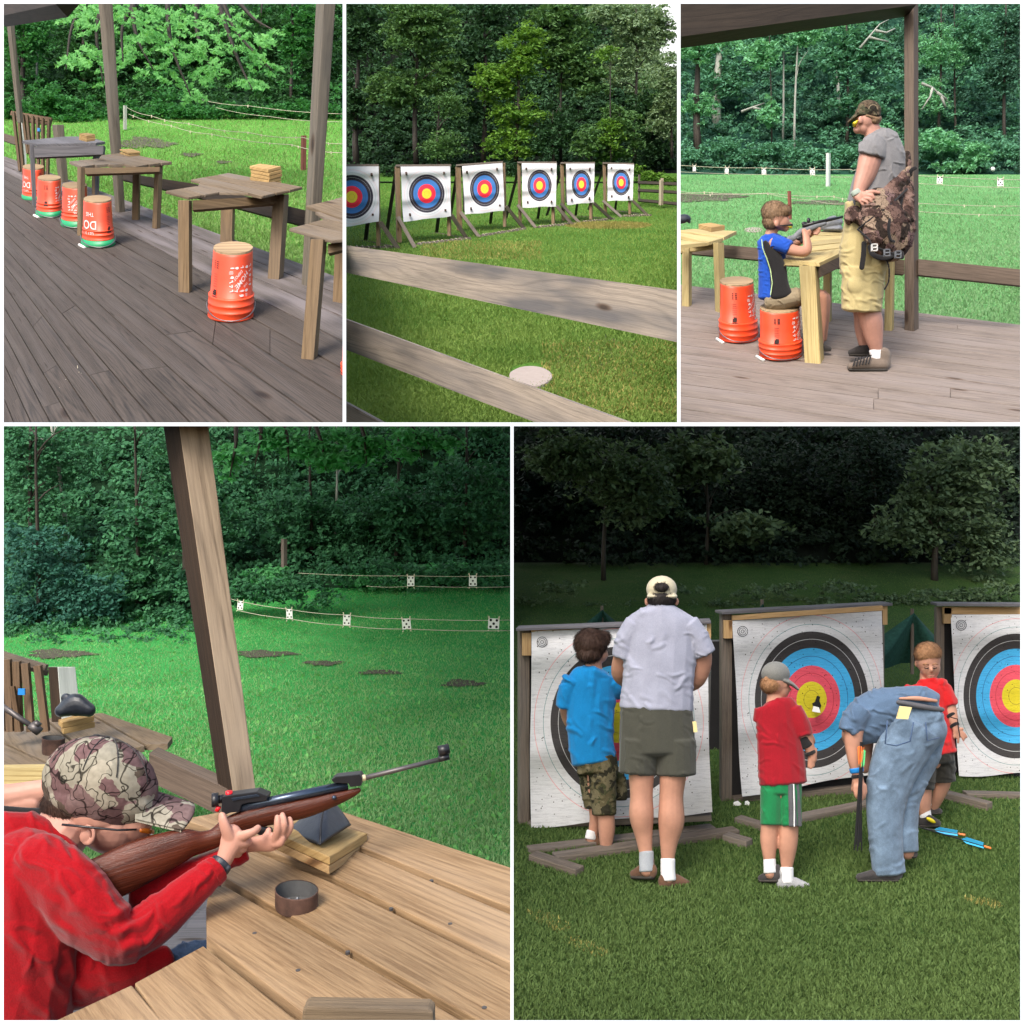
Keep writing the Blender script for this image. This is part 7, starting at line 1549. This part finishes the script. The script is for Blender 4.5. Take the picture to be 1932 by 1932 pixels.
# torn hole and paper scraps at the middle target
mb = MB(); c = P.W(992, 900, 6.72); 
mb.slab([c+Vector((x*.0075, 0, y*.0075)) for x, y in ((-2, -6), (3, -7), (5, -2), (3, 3), (4, 7), (1, 8), (-1, 2), (-4, 0))], Vector((0, -.01, 0)), (1, 0, 0)); mb.build('torn_hole', 'ink', tb)
mb = MB(); c = P.W(992, 908, 6.68); mb.slab([c+Vector((x*.01, 0, y*.01)) for x, y in ((-3, -4), (3, -5), (2, -1), (-2, 0))], Vector((0, -.01, 0)), (1, 0, 0)); mb.build('paper_scrap', 'card', tb)
for x, y, w in ((738, 1226, 14), (770, 1220, 8)):
    mb = MB(); c = P.W(x, y, 6.64); s = P.k*6.6/F; mb.slab([c+Vector((dx*s*w, 0, dy*s*w)) for dx, dy in ((-1, -.6), (.6, -.9), (1, .2), (.2, .9), (-.8, .6))], Vector((0, -.01, 0)), (1, 0, 0)); mb.build('paper_scrap', 'card', tb)
mb = MB(); mb.slab([P.W(656, 700, 8.2), P.W(712, 700, 8.2), P.W(700, 1060, 8.2), P.W(648, 1060, 8.2)], Vector((0, .1, 0)), (0, 0, 1)); props(mb.build('dark_curtain', 'black_cloth'), 'dark backstop hanging in the gap between left and middle targets', 'backstop')
# ---------------- people
def person(label, x, y, Y): return thing('person', label, 'person', P.W(x, y, Y))
Ya = P.Y(520, 1490)
t = person('man in heather grey t-shirt and cream cap seen from behind at the left target', 490, 1490, Ya)
solid('body', P, [blob(495, 552, 4, 42, 52, 44), blob(447, 572, 0, 8, 14, 8), blob(543, 572, 0, 8, 14, 8), T((496, 575, 0, 33), (496, 625, 0, 36)),
    T((495, 660, 0, 76, 44), (490, 760, 0, 86, 48), (480, 900, 0, 84, 50), (480, 990, 0, 84, 50)),
    T((396, 680, 0, 34), (372, 740, 20, 30), (362, 800, 60, 30), (380, 830, 110, 22)), T((598, 680, 0, 34), (628, 750, 15, 30), (608, 820, 50, 30), (560, 850, 110, 22)),
    T((380, 832, 110, 20), (400, 850, 122, 18)), T((396, 846, 122, 8), (414, 860, 130, 7)), T((390, 852, 122, 8), (404, 870, 130, 7)), T((384, 856, 122, 8), (392, 876, 130, 7)), T((560, 852, 110, 20), (544, 868, 122, 18)), T((540, 866, 122, 8), (526, 880, 130, 7)), T((548, 872, 122, 8), (538, 890, 130, 7)), T((556, 874, 122, 8), (552, 894, 130, 7)),
    T((435, 990, 0, 48, 48), (430, 1110, 0, 43, 44), (430, 1195, 0, 37, 38), (430, 1262, 0, 40, 42), (438, 1330, 0, 28), (446, 1400, 0, 20), (447, 1440, 0, 20)),
    T((528, 990, 0, 48, 48), (532, 1110, 0, 45, 46), (526, 1200, 0, 39, 40), (526, 1280, 0, 43, 44), (518, 1350, 0, 29), (514, 1420, 0, 20), (514, 1465, 0, 20))], Ya, 'skin', t, 3.4)
solid('t_shirt', P, [T((497, 584, 0, 42, 40), (496, 602, 0, 74, 48), (495, 630, 0, 112, 54), (494, 680, 0, 116, 60), (490, 760, 0, 116, 66), (482, 850, 0, 116, 68), (478, 918, 0, 120, 70), cap=.15), T((418, 650, 0, 46, 42), (386, 694, 4, 40, 40), (370, 752, 10, 36, 40), cap=.12), T((574, 650, 0, 46, 42), (610, 694, 4, 40, 40), (634, 742, 8, 38, 40), cap=.12)], Ya, 'heather_tee', t, 3.6, fold=4, fl=64, fdir=(.5, 1.3))
solid('shorts', P, [T((478, 905, 0, 116, 68), (480, 1000, 0, 122, 72), (481, 1060, 0, 124, 72), cap=.1), T((425, 1020, 0, 66, 66), (415, 1126, 0, 60, 62), cap=.1), T((540, 1020, 0, 66, 66), (543, 1130, 0, 64, 64), cap=.1)], Ya, 'olive', t, 3.6, fold=3, fl=50, fdir=(1, .6))
solid('cap', P, [blob(495, 532, 4, 50, 44, 52), T((455, 555, -18, 8, 30), (538, 555, -18, 8, 30))], Ya, 'cap_cream', t, 2.8)
solid('hair', P, [blob(495, 560, -4, 47, 36, 46), blob(495, 526, -40, 24, 16, 18)], Ya, 'hair_dark', t, 2.8, lumps=1)
strands(P, t, 1500, 13, 'hair_dark', 6)
for x, ya, yb, s in ((446, 1376, 1440, 0), (515, 1400, 1470, 0)): solid('sock', P, [T((x, ya, 0, 24), (x, (ya+yb)/2, 0, 24), (x+2, yb, 0, 25), cap=.15)], Ya, 'grey_sock' if x < 500 else 'sock', t, 2.6)
shoe(P, 'shoe', 462, 1466, 66, -1, Ya, 'shoe_brown', t, h=48, dirz=.6, voxel=2.8); shoe(P, 'shoe', 505, 1502, 84, 1, Ya, 'shoe_brown', t, h=52, dirz=.5, voxel=2.8)
mb = MB(); bar(mb, P, (600, 958), (604, 992), 12, Ya-.06, th=.01); mb.build('pocket_note', 'yellow_paper', t)
# boy in blue
Yb = 5.75
t = person('boy in bright blue t-shirt and camouflage shorts reaching to the left target', 320, 1440, Yb)
solid('body', P, [blob(272, 715, 0, 44, 52, 44), blob(298, 742, 8, 24, 28, 28), blob(318, 745, 8, 6, 6, 6), blob(262, 745, -34, 8, 12, 8), T((275, 750, 0, 24), (276, 800, 0, 30)),
    T((272, 840, 0, 54, 32), (268, 950, 0, 54, 34), (275, 1080, 0, 52, 36)), T((210, 850, 0, 22), (188, 905, 20, 22), (200, 960, 60, 20), (230, 975, 90, 16)), T((325, 850, 0, 22), (372, 850, 30, 22), (410, 850, 70, 16), (425, 848, 84, 12)), T((424, 846, 84, 8), (440, 838, 90, 6)), T((424, 850, 84, 8), (442, 850, 90, 6)), T((422, 856, 84, 7), (438, 860, 90, 6)), T((420, 842, 84, 7), (428, 828, 88, 6)), T((230, 976, 90, 8), (246, 984, 96, 6)), T((228, 980, 90, 8), (240, 992, 96, 6)), T((224, 982, 90, 7), (232, 996, 96, 6)),
    T((300, 1080, 0, 44), (308, 1200, 0, 34), (316, 1260, 0, 28), (318, 1310, 0, 27), (315, 1370, 0, 18), (314, 1400, 0, 17)), T((270, 1080, 20, 40), (275, 1180, 30, 32), (285, 1250, 40, 24), (278, 1300, 44, 18), (268, 1340, 46, 15))], Yb, 'skin', t, 3.2)
solid('t_shirt', P, [T((278, 788, 0, 36, 36), (273, 812, 0, 74, 44), (270, 880, 0, 78, 48), (264, 960, 0, 76, 50), (268, 1030, 0, 74, 52), (276, 1090, 0, 72, 54), cap=.12), T((215, 825, 0, 36, 36), (192, 870, 6, 34, 34), (184, 912, 12, 32, 34), cap=.12), T((330, 828, 0, 36, 34), (350, 850, 14, 34, 34), (366, 862, 26, 30, 30), cap=.12)], Yb, 'blue_tee', t, 3.4, fold=6, fl=64, fdir=(.9, .9))
solid('shorts', P, [T((285, 1070, 0, 66, 48), (290, 1120, 0, 66, 48), cap=.1), T((305, 1110, 0, 46, 44), (308, 1190, 0, 42, 42), (310, 1258, 0, 40, 40), cap=.1), T((262, 1110, 24, 36), (262, 1170, 30, 30), (272, 1235, 36, 26), cap=.1), T((335, 1120, 40, 36), (355, 1170, 60, 30), (356, 1210, 60, 28), cap=.1)], Yb, 'short_camo', t, 3.2, fold=4, fl=40)
solid('hair', P, [blob(266, 706, -4, 54, 50, 52), blob(262, 738, -12, 42, 30, 42), blob(302, 690, 6, 28, 26, 34)], Yb, 'hair_brown', t, 2.8, lumps=3)
strands(P, t, 3200, 18, 'hair_brown', 7)
solid('sock', P, [T((314, 1384, 0, 20), (314, 1415, 0, 21), cap=.15)], Yb, 'sock', t, 2.4); solid('sock', P, [T((271, 1310, 44, 18), (266, 1336, 46, 19), cap=.15)], Yb, 'sock', t, 2.4)
shoe(P, 'shoe', 302, 1458, 88, 1, Yb, 'shoe_brown', t, h=46, dirz=.2, voxel=2.8); shoe(P, 'shoe', 286, 1376, 56, -1, Yb, 'shoe_brown', t, h=44, z=46, dirz=.4, voxel=2.8)
# boy in dark red with cap
Yd = P.Y(880, 1490)
t = person('boy in dark red t-shirt, grey cap and green shorts standing before the middle target', 880, 1490, Yd)
solid('body', P, [blob(862, 830, 0, 40, 48, 42), blob(882, 852, 2, 26, 34, 28), blob(908, 856, 2, 6, 6, 6), blob(893, 838, -22, 9, 13, 7), blob(822, 845, 6, 6, 12, 6), T((860, 850, 0, 24), (860, 900, 0, 30)),
    T((868, 940, 0, 48, 32), (875, 1040, 0, 50, 34), (880, 1180, 0, 48, 34)), T((918, 945, 0, 22), (948, 985, -2, 24), (966, 1030, 0, 20), (978, 1062, 4, 15), (982, 1080, 6, 14)), T((978, 1078, 6, 13), (974, 1098, 6, 10)), T((984, 1080, 4, 6), (984, 1102, 4, 5)), T((978, 1084, 2, 6), (976, 1108, 2, 5)), T((972, 1084, 4, 6), (968, 1106, 4, 5)), T((990, 1066, 4, 6), (992, 1048, 2, 5)), T((940, 960, 30, 20), (975, 1020, 40, 16)),
    T((848, 1190, 0, 30), (842, 1290, 0, 28), (840, 1345, 0, 28), (843, 1420, 0, 17), (845, 1450, 0, 17)), T((905, 1190, 0, 32), (905, 1290, 0, 31), (902, 1355, 0, 31), (898, 1430, 0, 19), (897, 1470, 0, 18))], Yd, 'skin', t, 3.2)
solid('t_shirt', P, [T((862, 888, 0, 32, 34), (867, 910, 0, 66, 42), (872, 990, 0, 72, 46), (880, 1080, 0, 76, 50), (886, 1158, 0, 78, 54), cap=.12), T((915, 920, 0, 34, 34), (940, 970, -2, 34, 34), (952, 1004, -2, 32, 32), cap=.12), T((820, 920, 6, 28, 32), (812, 960, 10, 24, 28), cap=.12)], Yd, 'dark_red_tee', t, 3.2, fold=3.5, fl=60, fdir=(1, .7))
solid('shorts', P, [T((880, 1150, 0, 66, 46), (880, 1190, 0, 68, 46), cap=.1), T((850, 1180, 0, 38, 42), (848, 1290, 0, 36, 42), cap=.08), T((908, 1180, 0, 38, 42), (910, 1292, 0, 36, 42), cap=.08)], Yd, 'green_short', t, 3.0, fold=3, fl=44, fdir=(1.4, .4))
solid('shorts_stripe', P, [T((912, 1160, -40, 12, 8), (916, 1230, -42, 13, 8), (918, 1296, -42, 14, 8), cap=.1), T((930, 1160, -24, 8, 8), (938, 1296, -24, 9, 9), cap=.1)], Yd, 'grey_stripe', t, 2.6)
mb = MB(); mb.tube([P.W(920, 1160, Yd-.1), P.W(922, 1230, Yd-.104), P.W(922, 1296, Yd-.104)], .004, 5); mb.build('white_piping', 'white_cloth', t)
solid('hair', P, [blob(850, 838, -6, 38, 32, 40)], Yd, 'hair_ginger', t, 2.8, lumps=1)
strands(P, t, 1200, 11, 'hair_ginger', 8)
solid('cap', P, [blob(862, 806, 0, 47, 42, 48, .1), T((890, 826, 0, 10, 40), (915, 838, 0, 7, 34), (936, 856, 0, 4, 20), cap=.4)], Yd, 'cap_grey', t, 2.8)
solid('cap_opening', P, [blob(834, 822, -33, 11, 10, 7, .3)], Yd, 'hair_ginger', t, 2.4)
solid('arm_guard', P, [T((950, 1010, 0, 25, 24), (966, 1040, 2, 22, 22), cap=.1), T((972, 1055, 3, 20, 20), (976, 1064, 4, 19, 19), cap=.1)], Yd, 'black_cloth', t, 2.6)
solid('sock', P, [T((842, 1400, 0, 20), (845, 1445, 0, 22), cap=.15)], Yd, 'sock', t, 2.4); solid('sock', P, [T((898, 1428, 0, 22), (897, 1478, 0, 23), cap=.15)], Yd, 'sock', t, 2.4)
shoe(P, 'shoe', 868, 1476, 62, -1, Yd, 'shoe_dark', t, h=38, dirz=.3, voxel=2.6); shoe(P, 'shoe', 884, 1506, 90, 1, Yd, 'shoe_grey', t, h=46, dirz=.2, voxel=2.6)
# bent man in jeans
Yj = P.Y(1200, 1470)
t = person('man in blue shirt and jeans bending down with arrows in his hand', 1220, 1470, Yj)
solid('body', P, [T((1262, 884, -54, 5), (1320, 884, -60, 8), (1380, 892, -54, 6)), T((1350, 935, 10, 50, 50), (1250, 945, 10, 54, 50), (1165, 970, 10, 54, 46)), blob(1120, 1000, 70, 46, 50, 46), T((1330, 895, 0, 50, 40), (1260, 900, 0, 50, 40)),
    T((1120, 950, -40, 36), (1112, 1010, -48, 31), (1118, 1080, -48, 25), (1124, 1120, -46, 19), (1130, 1150, -46, 17)), T((1128, 1150, -46, 19, 14), (1134, 1180, -46, 20, 15)), T((1118, 1168, -54, 8), (1122, 1196, -56, 8), (1134, 1206, -52, 7)), T((1128, 1168, -60, 8), (1132, 1196, -62, 8), (1140, 1208, -56, 7)), T((1140, 1166, -58, 8), (1144, 1192, -60, 8), (1148, 1202, -52, 7)), T((1148, 1164, -52, 8), (1152, 1186, -52, 7)), T((1116, 1150, -40, 9), (1112, 1178, -36, 8)),
    T((1150, 990, 50, 34), (1150, 1060, 60, 24), (1150, 1110, 60, 16)),
    T((1300, 990, 0, 50), (1228, 1200, 0, 34), (1225, 1430, 0, 26)), T((1350, 1010, 40, 44), (1292, 1180, 50, 30), (1288, 1380, 50, 24))], Yj, 'skin', t, 3.4)
solid('shirt', P, [T((1372, 900, 10, 36, 54), (1330, 882, 10, 40, 60), (1270, 900, 10, 58, 66), (1200, 930, 10, 80, 66), (1145, 965, 10, 78, 62), (1118, 990, 20, 58, 52), cap=.35), T((1140, 920, -34, 44, 40), (1112, 960, -44, 42, 38), (1100, 990, -48, 38, 36), cap=.12)], Yj, 'steel_tee', t, 3.4, fold=6, fl=50, fdir=(.8, 1))
solid('jeans', P, [T((1392, 935, 10, 34, 58), (1340, 955, 10, 78, 66), (1300, 990, 10, 86, 68), cap=.25), T((1320, 970, -12, 92, 62), (1255, 1080, -14, 84, 58), (1222, 1190, -10, 70, 52), (1215, 1300, -6, 58, 48), (1222, 1400, -2, 54, 46), (1228, 1450, 0, 55, 46), cap=.1), T((1365, 975, 40, 54, 56), (1330, 1080, 46, 56, 48), (1288, 1190, 50, 46, 42), (1282, 1300, 50, 40, 38), (1286, 1378, 50, 38, 36), cap=.1), blob(1372, 985, 0, 44, 52, 54)], Yj, 'denim', t, 3.6, fold=3.4, fl=60, fdir=(.6, 1.2), fdens=1.3, fang=150)
solid('belt', P, [T((1258, 896, -52, 8, 12), (1300, 904, -56, 9, 12), (1350, 913, -54, 9, 12), (1398, 920, -36, 8, 12))], Yj, 'grey_stripe', t, 2.4)
mb = MB(); c = P.W(1276, 930, Yj-.24); s = P.k*Yj/F; mb.slab([c+Vector((x*s, 0, y*s)) for x, y in ((-23, -18), (12, -20), (24, 16), (-12, 20))], Vector((0, .01, 0)), (1, 0, 0)); mb.build('pocket_note', 'yellow_paper', t)
mb = MB()
for pts in ([(1222, 955), (1215, 1030), (1250, 1036), (1295, 1022), (1306, 960)], [(1345, 960), (1350, 1020), (1390, 1010)]):
    mb.tube([P.W(x, y, Yj-(.225 if x < 1320 else .17)) for x, y in pts], .0045, 5)
mb.build('pocket_seam', 'denim_dark', t, True)
solid('wristband', P, [T((1122, 1108, -47, 24, 22), (1124, 1122, -46, 23, 21), cap=.1)], Yj, 'blue_plastic', t, 2.4); solid('watch_strap', P, [T((1125, 1130, -46, 21, 19), (1126, 1140, -46, 20, 18), cap=.1)], Yj, 'black_cloth', t, 2.4)
shoe(P, 'shoe', 1250, 1476, 135, -1, Yj, 'shoe_dark', t, h=46, dirz=.0, voxel=3.); shoe(P, 'shoe', 1272, 1398, 46, 1, Yj, 'shoe_dark', t, h=34, z=50, voxel=2.8)
# arrows in his hand
ga = 'arrows in the bending man\'s hand'
rr = random.Random(9)
for i in range(6):
    x0 = 1138+rr.uniform(-4, 6); x1 = 1116+i*4.6; tt = thing('arrow', '%s arrow of the bunch hanging from the bending man\'s hand' % ('leftmost', 'second from left', 'third from left', 'fourth from left', 'fifth from left', 'rightmost')[i], 'arrow', P.W(x1, 1370, Yj-.16), ga)
    a, b = P.W(x0+rr.uniform(-2, 6), 1030+rr.uniform(-8, 10), Yj-.15), P.W(x1, 1355+rr.uniform(-12, 22), Yj-.17); mb = MB(); mb.tube([a, b], .0042, 6); mb.build('shaft', 'black_metal', tt)
    d = (b-a).normalized(); mb = MB()
    for q in range(3):
        n_ = Vector((math.cos(q*2.1+i), math.sin(q*2.1+i), 0)); p0 = a+d*.02; p1 = a+d*.11; mb.slab([p0, p0+n_*.016+d*.01, p1+n_*.012, p1+d*.02], d.cross(n_)*.0015, d)
    mb.build('vanes', rr.choice(['arrow_orange', 'arrow_blue', 'arrow_green', 'arrow_orange']), tt)
# boy in bright red at the right
Yr = P.Y(1370, 1300)
t = person('boy in bright red t-shirt and black shorts looking down beside the right target', 1370, 1300, Yr)
solid('body', P, [blob(1354, 758, 0, 40, 50, 42), blob(1360, 785, -6, 33, 38, 34), blob(1362, 812, -14, 18, 14, 18), blob(1366, 792, -40, 5, 9, 6, .1), blob(1316, 770, 2, 7, 13, 8), T((1350, 800, 4, 24), (1352, 840, 4, 28)),
    T((1355, 870, 0, 46, 30), (1362, 960, 0, 48, 32), (1375, 1070, 0, 46, 32)), T((1404, 868, 0, 20), (1422, 905, -8, 20), (1432, 945, -14, 18), (1440, 975, -20, 13), (1446, 988, -22, 13)), T((1450, 990, -24, 7), (1466, 996, -26, 6), (1476, 1008, -26, 5)), T((1448, 994, -24, 7), (1462, 1006, -28, 5), (1468, 1018, -28, 4.5)), T((1442, 996, -24, 7), (1450, 1014, -28, 5), (1450, 1026, -28, 4.5)), T((1438, 992, -24, 6), (1438, 1010, -26, 5)), T((1450, 982, -24, 6), (1464, 982, -28, 5)),
    T((1308, 870, 0, 20), (1292, 925, 0, 20), (1292, 980, 0, 16)), T((1348, 1080, 0, 30), (1340, 1170, 0, 27), (1340, 1225, 0, 24), (1343, 1270, 0, 16)), T((1402, 1080, 20, 30), (1402, 1150, 24, 27), (1385, 1200, 40, 22), (1372, 1235, 56, 15))], Yr, 'skin', t, 3.)
solid('t_shirt', P, [T((1352, 826, 0, 34, 32), (1355, 842, 0, 62, 38), (1357, 862, 0, 70, 42), (1360, 930, 0, 68, 44), (1370, 1010, 0, 68, 46), (1380, 1066, 0, 66, 48), cap=.12), T((1400, 852, 0, 30, 30), (1418, 890, -6, 28, 30), (1424, 908, -8, 27, 28), cap=.12), T((1306, 850, 0, 30, 30), (1294, 900, 0, 28, 28), cap=.12)], Yr, 'red_tee', t, 3.2, fold=5, fl=50)
solid('shorts', P, [T((1378, 1056, 0, 60, 44), (1380, 1090, 0, 62, 44), cap=.1), T((1350, 1080, 0, 36, 40), (1340, 1176, 0, 33, 38), cap=.08), T((1405, 1080, 14, 36, 38), (1408, 1152, 20, 34, 36), cap=.08)], Yr, 'black_short', t, 3.0, fold=4)
solid('hair', P, [blob(1352, 738, -2, 45, 38, 45), blob(1336, 758, 14, 26, 30, 34)], Yr, 'hair_ginger', t, 2.8, lumps=1)
strands(P, t, 1600, 11, 'hair_ginger', 9)
for x in (1346, 1376):
    mb = MB(); mb.tube([P.W(x-9, 775, Yr-.094), P.W(x, 772, Yr-.104), P.W(x+9, 775, Yr-.094)], .0045, 5); mb.build('eyebrow', 'hair_ginger', t, True)
for x in (1348, 1374):
    mb = MB(); mb.tube([P.W(x-7, 785, Yr-.092), P.W(x, 788, Yr-.102), P.W(x+7, 785, Yr-.092)], .0042, 5); mb.build('lowered_eyelid', 'hair_brown', t, True)
mb = MB(); mb.tube([P.W(1356, 810, Yr-.088), P.W(1365, 812, Yr-.096), P.W(1374, 810, Yr-.09)], .0032, 5); mb.build('mouth', 'lip', t, True)
solid('arm_guard', P, [T((1424, 936, -12, 22, 20), (1428, 944, -14, 21, 19), cap=.1), T((1436, 966, -18, 17, 16), (1440, 974, -20, 17, 16), cap=.1)], Yr, 'black_cloth', t, 2.4)
mb = MB(); mb.tube([P.W(1424, 944, Yr-.11), P.W(1448, 950, Yr-.12), P.W(1450, 975, Yr-.12), P.W(1456, 1010, Yr-.13)], .004, 5); mb.build('guard_lace', 'black_cloth', t)
solid('sock', P, [T((1342, 1238, 0, 19), (1345, 1268, 0, 20), cap=.15)], Yr, 'sock', t, 2.4); solid('sock', P, [T((1380, 1200, 44, 18), (1370, 1226, 56, 18), cap=.15)], Yr, 'sock', t, 2.4)
shoe(P, 'shoe', 1334, 1300, 58, 1, Yr, 'shoe_dark', t, h=40, dirz=-.5, voxel=2.6); shoe(P, 'shoe', 1352, 1258, 46, 1, Yr, 'shoe_dark', t, h=30, z=56, voxel=2.6)
solid('shoe_patch', P, [blob(1362, 1276, -36, 18, 7, 10, .5)], Yr, 'yellow_lens', t, 2.2)
# arrows on the grass
for lb, a, b, c1 in (('longer arrow lying on the grass with a blue and white tail', (1322, 1312), (1545, 1378), 'arrow_blue'), ('shorter arrow lying on the grass with bright blue vanes', (1340, 1316), (1462, 1336), 'arrow_blue')):
    A, B = P.W(*a, P.Y(*a)-.02), P.W(*b, P.Y(*b)-.02); A.z += .03; B.z += .03
    tt = thing('arrow', lb, 'arrow', B, 'arrows lying on the grass'); mb = MB(); mb.tube([A, B], .0045, 6); mb.build('shaft', 'black_metal', tt); d = (B-A).normalized(); mb = MB()
    for q in range(3):
        n_ = Vector((0, math.cos(q*2.1), math.sin(q*2.1)+.3)); p0 = B-d*.17; p1 = B-d*.03; mb.slab([p0, p0+n_*.024+d*.03, p1+n_*.022, p1], d.cross(n_).normalized()*.002, d)
    mb.build('vanes', c1, tt); mb = MB(); mb.tube([B-d*.02, B+d*.02], .007, 6); mb.build('nock', 'arrow_orange', tt)
# ================================================================
finish()
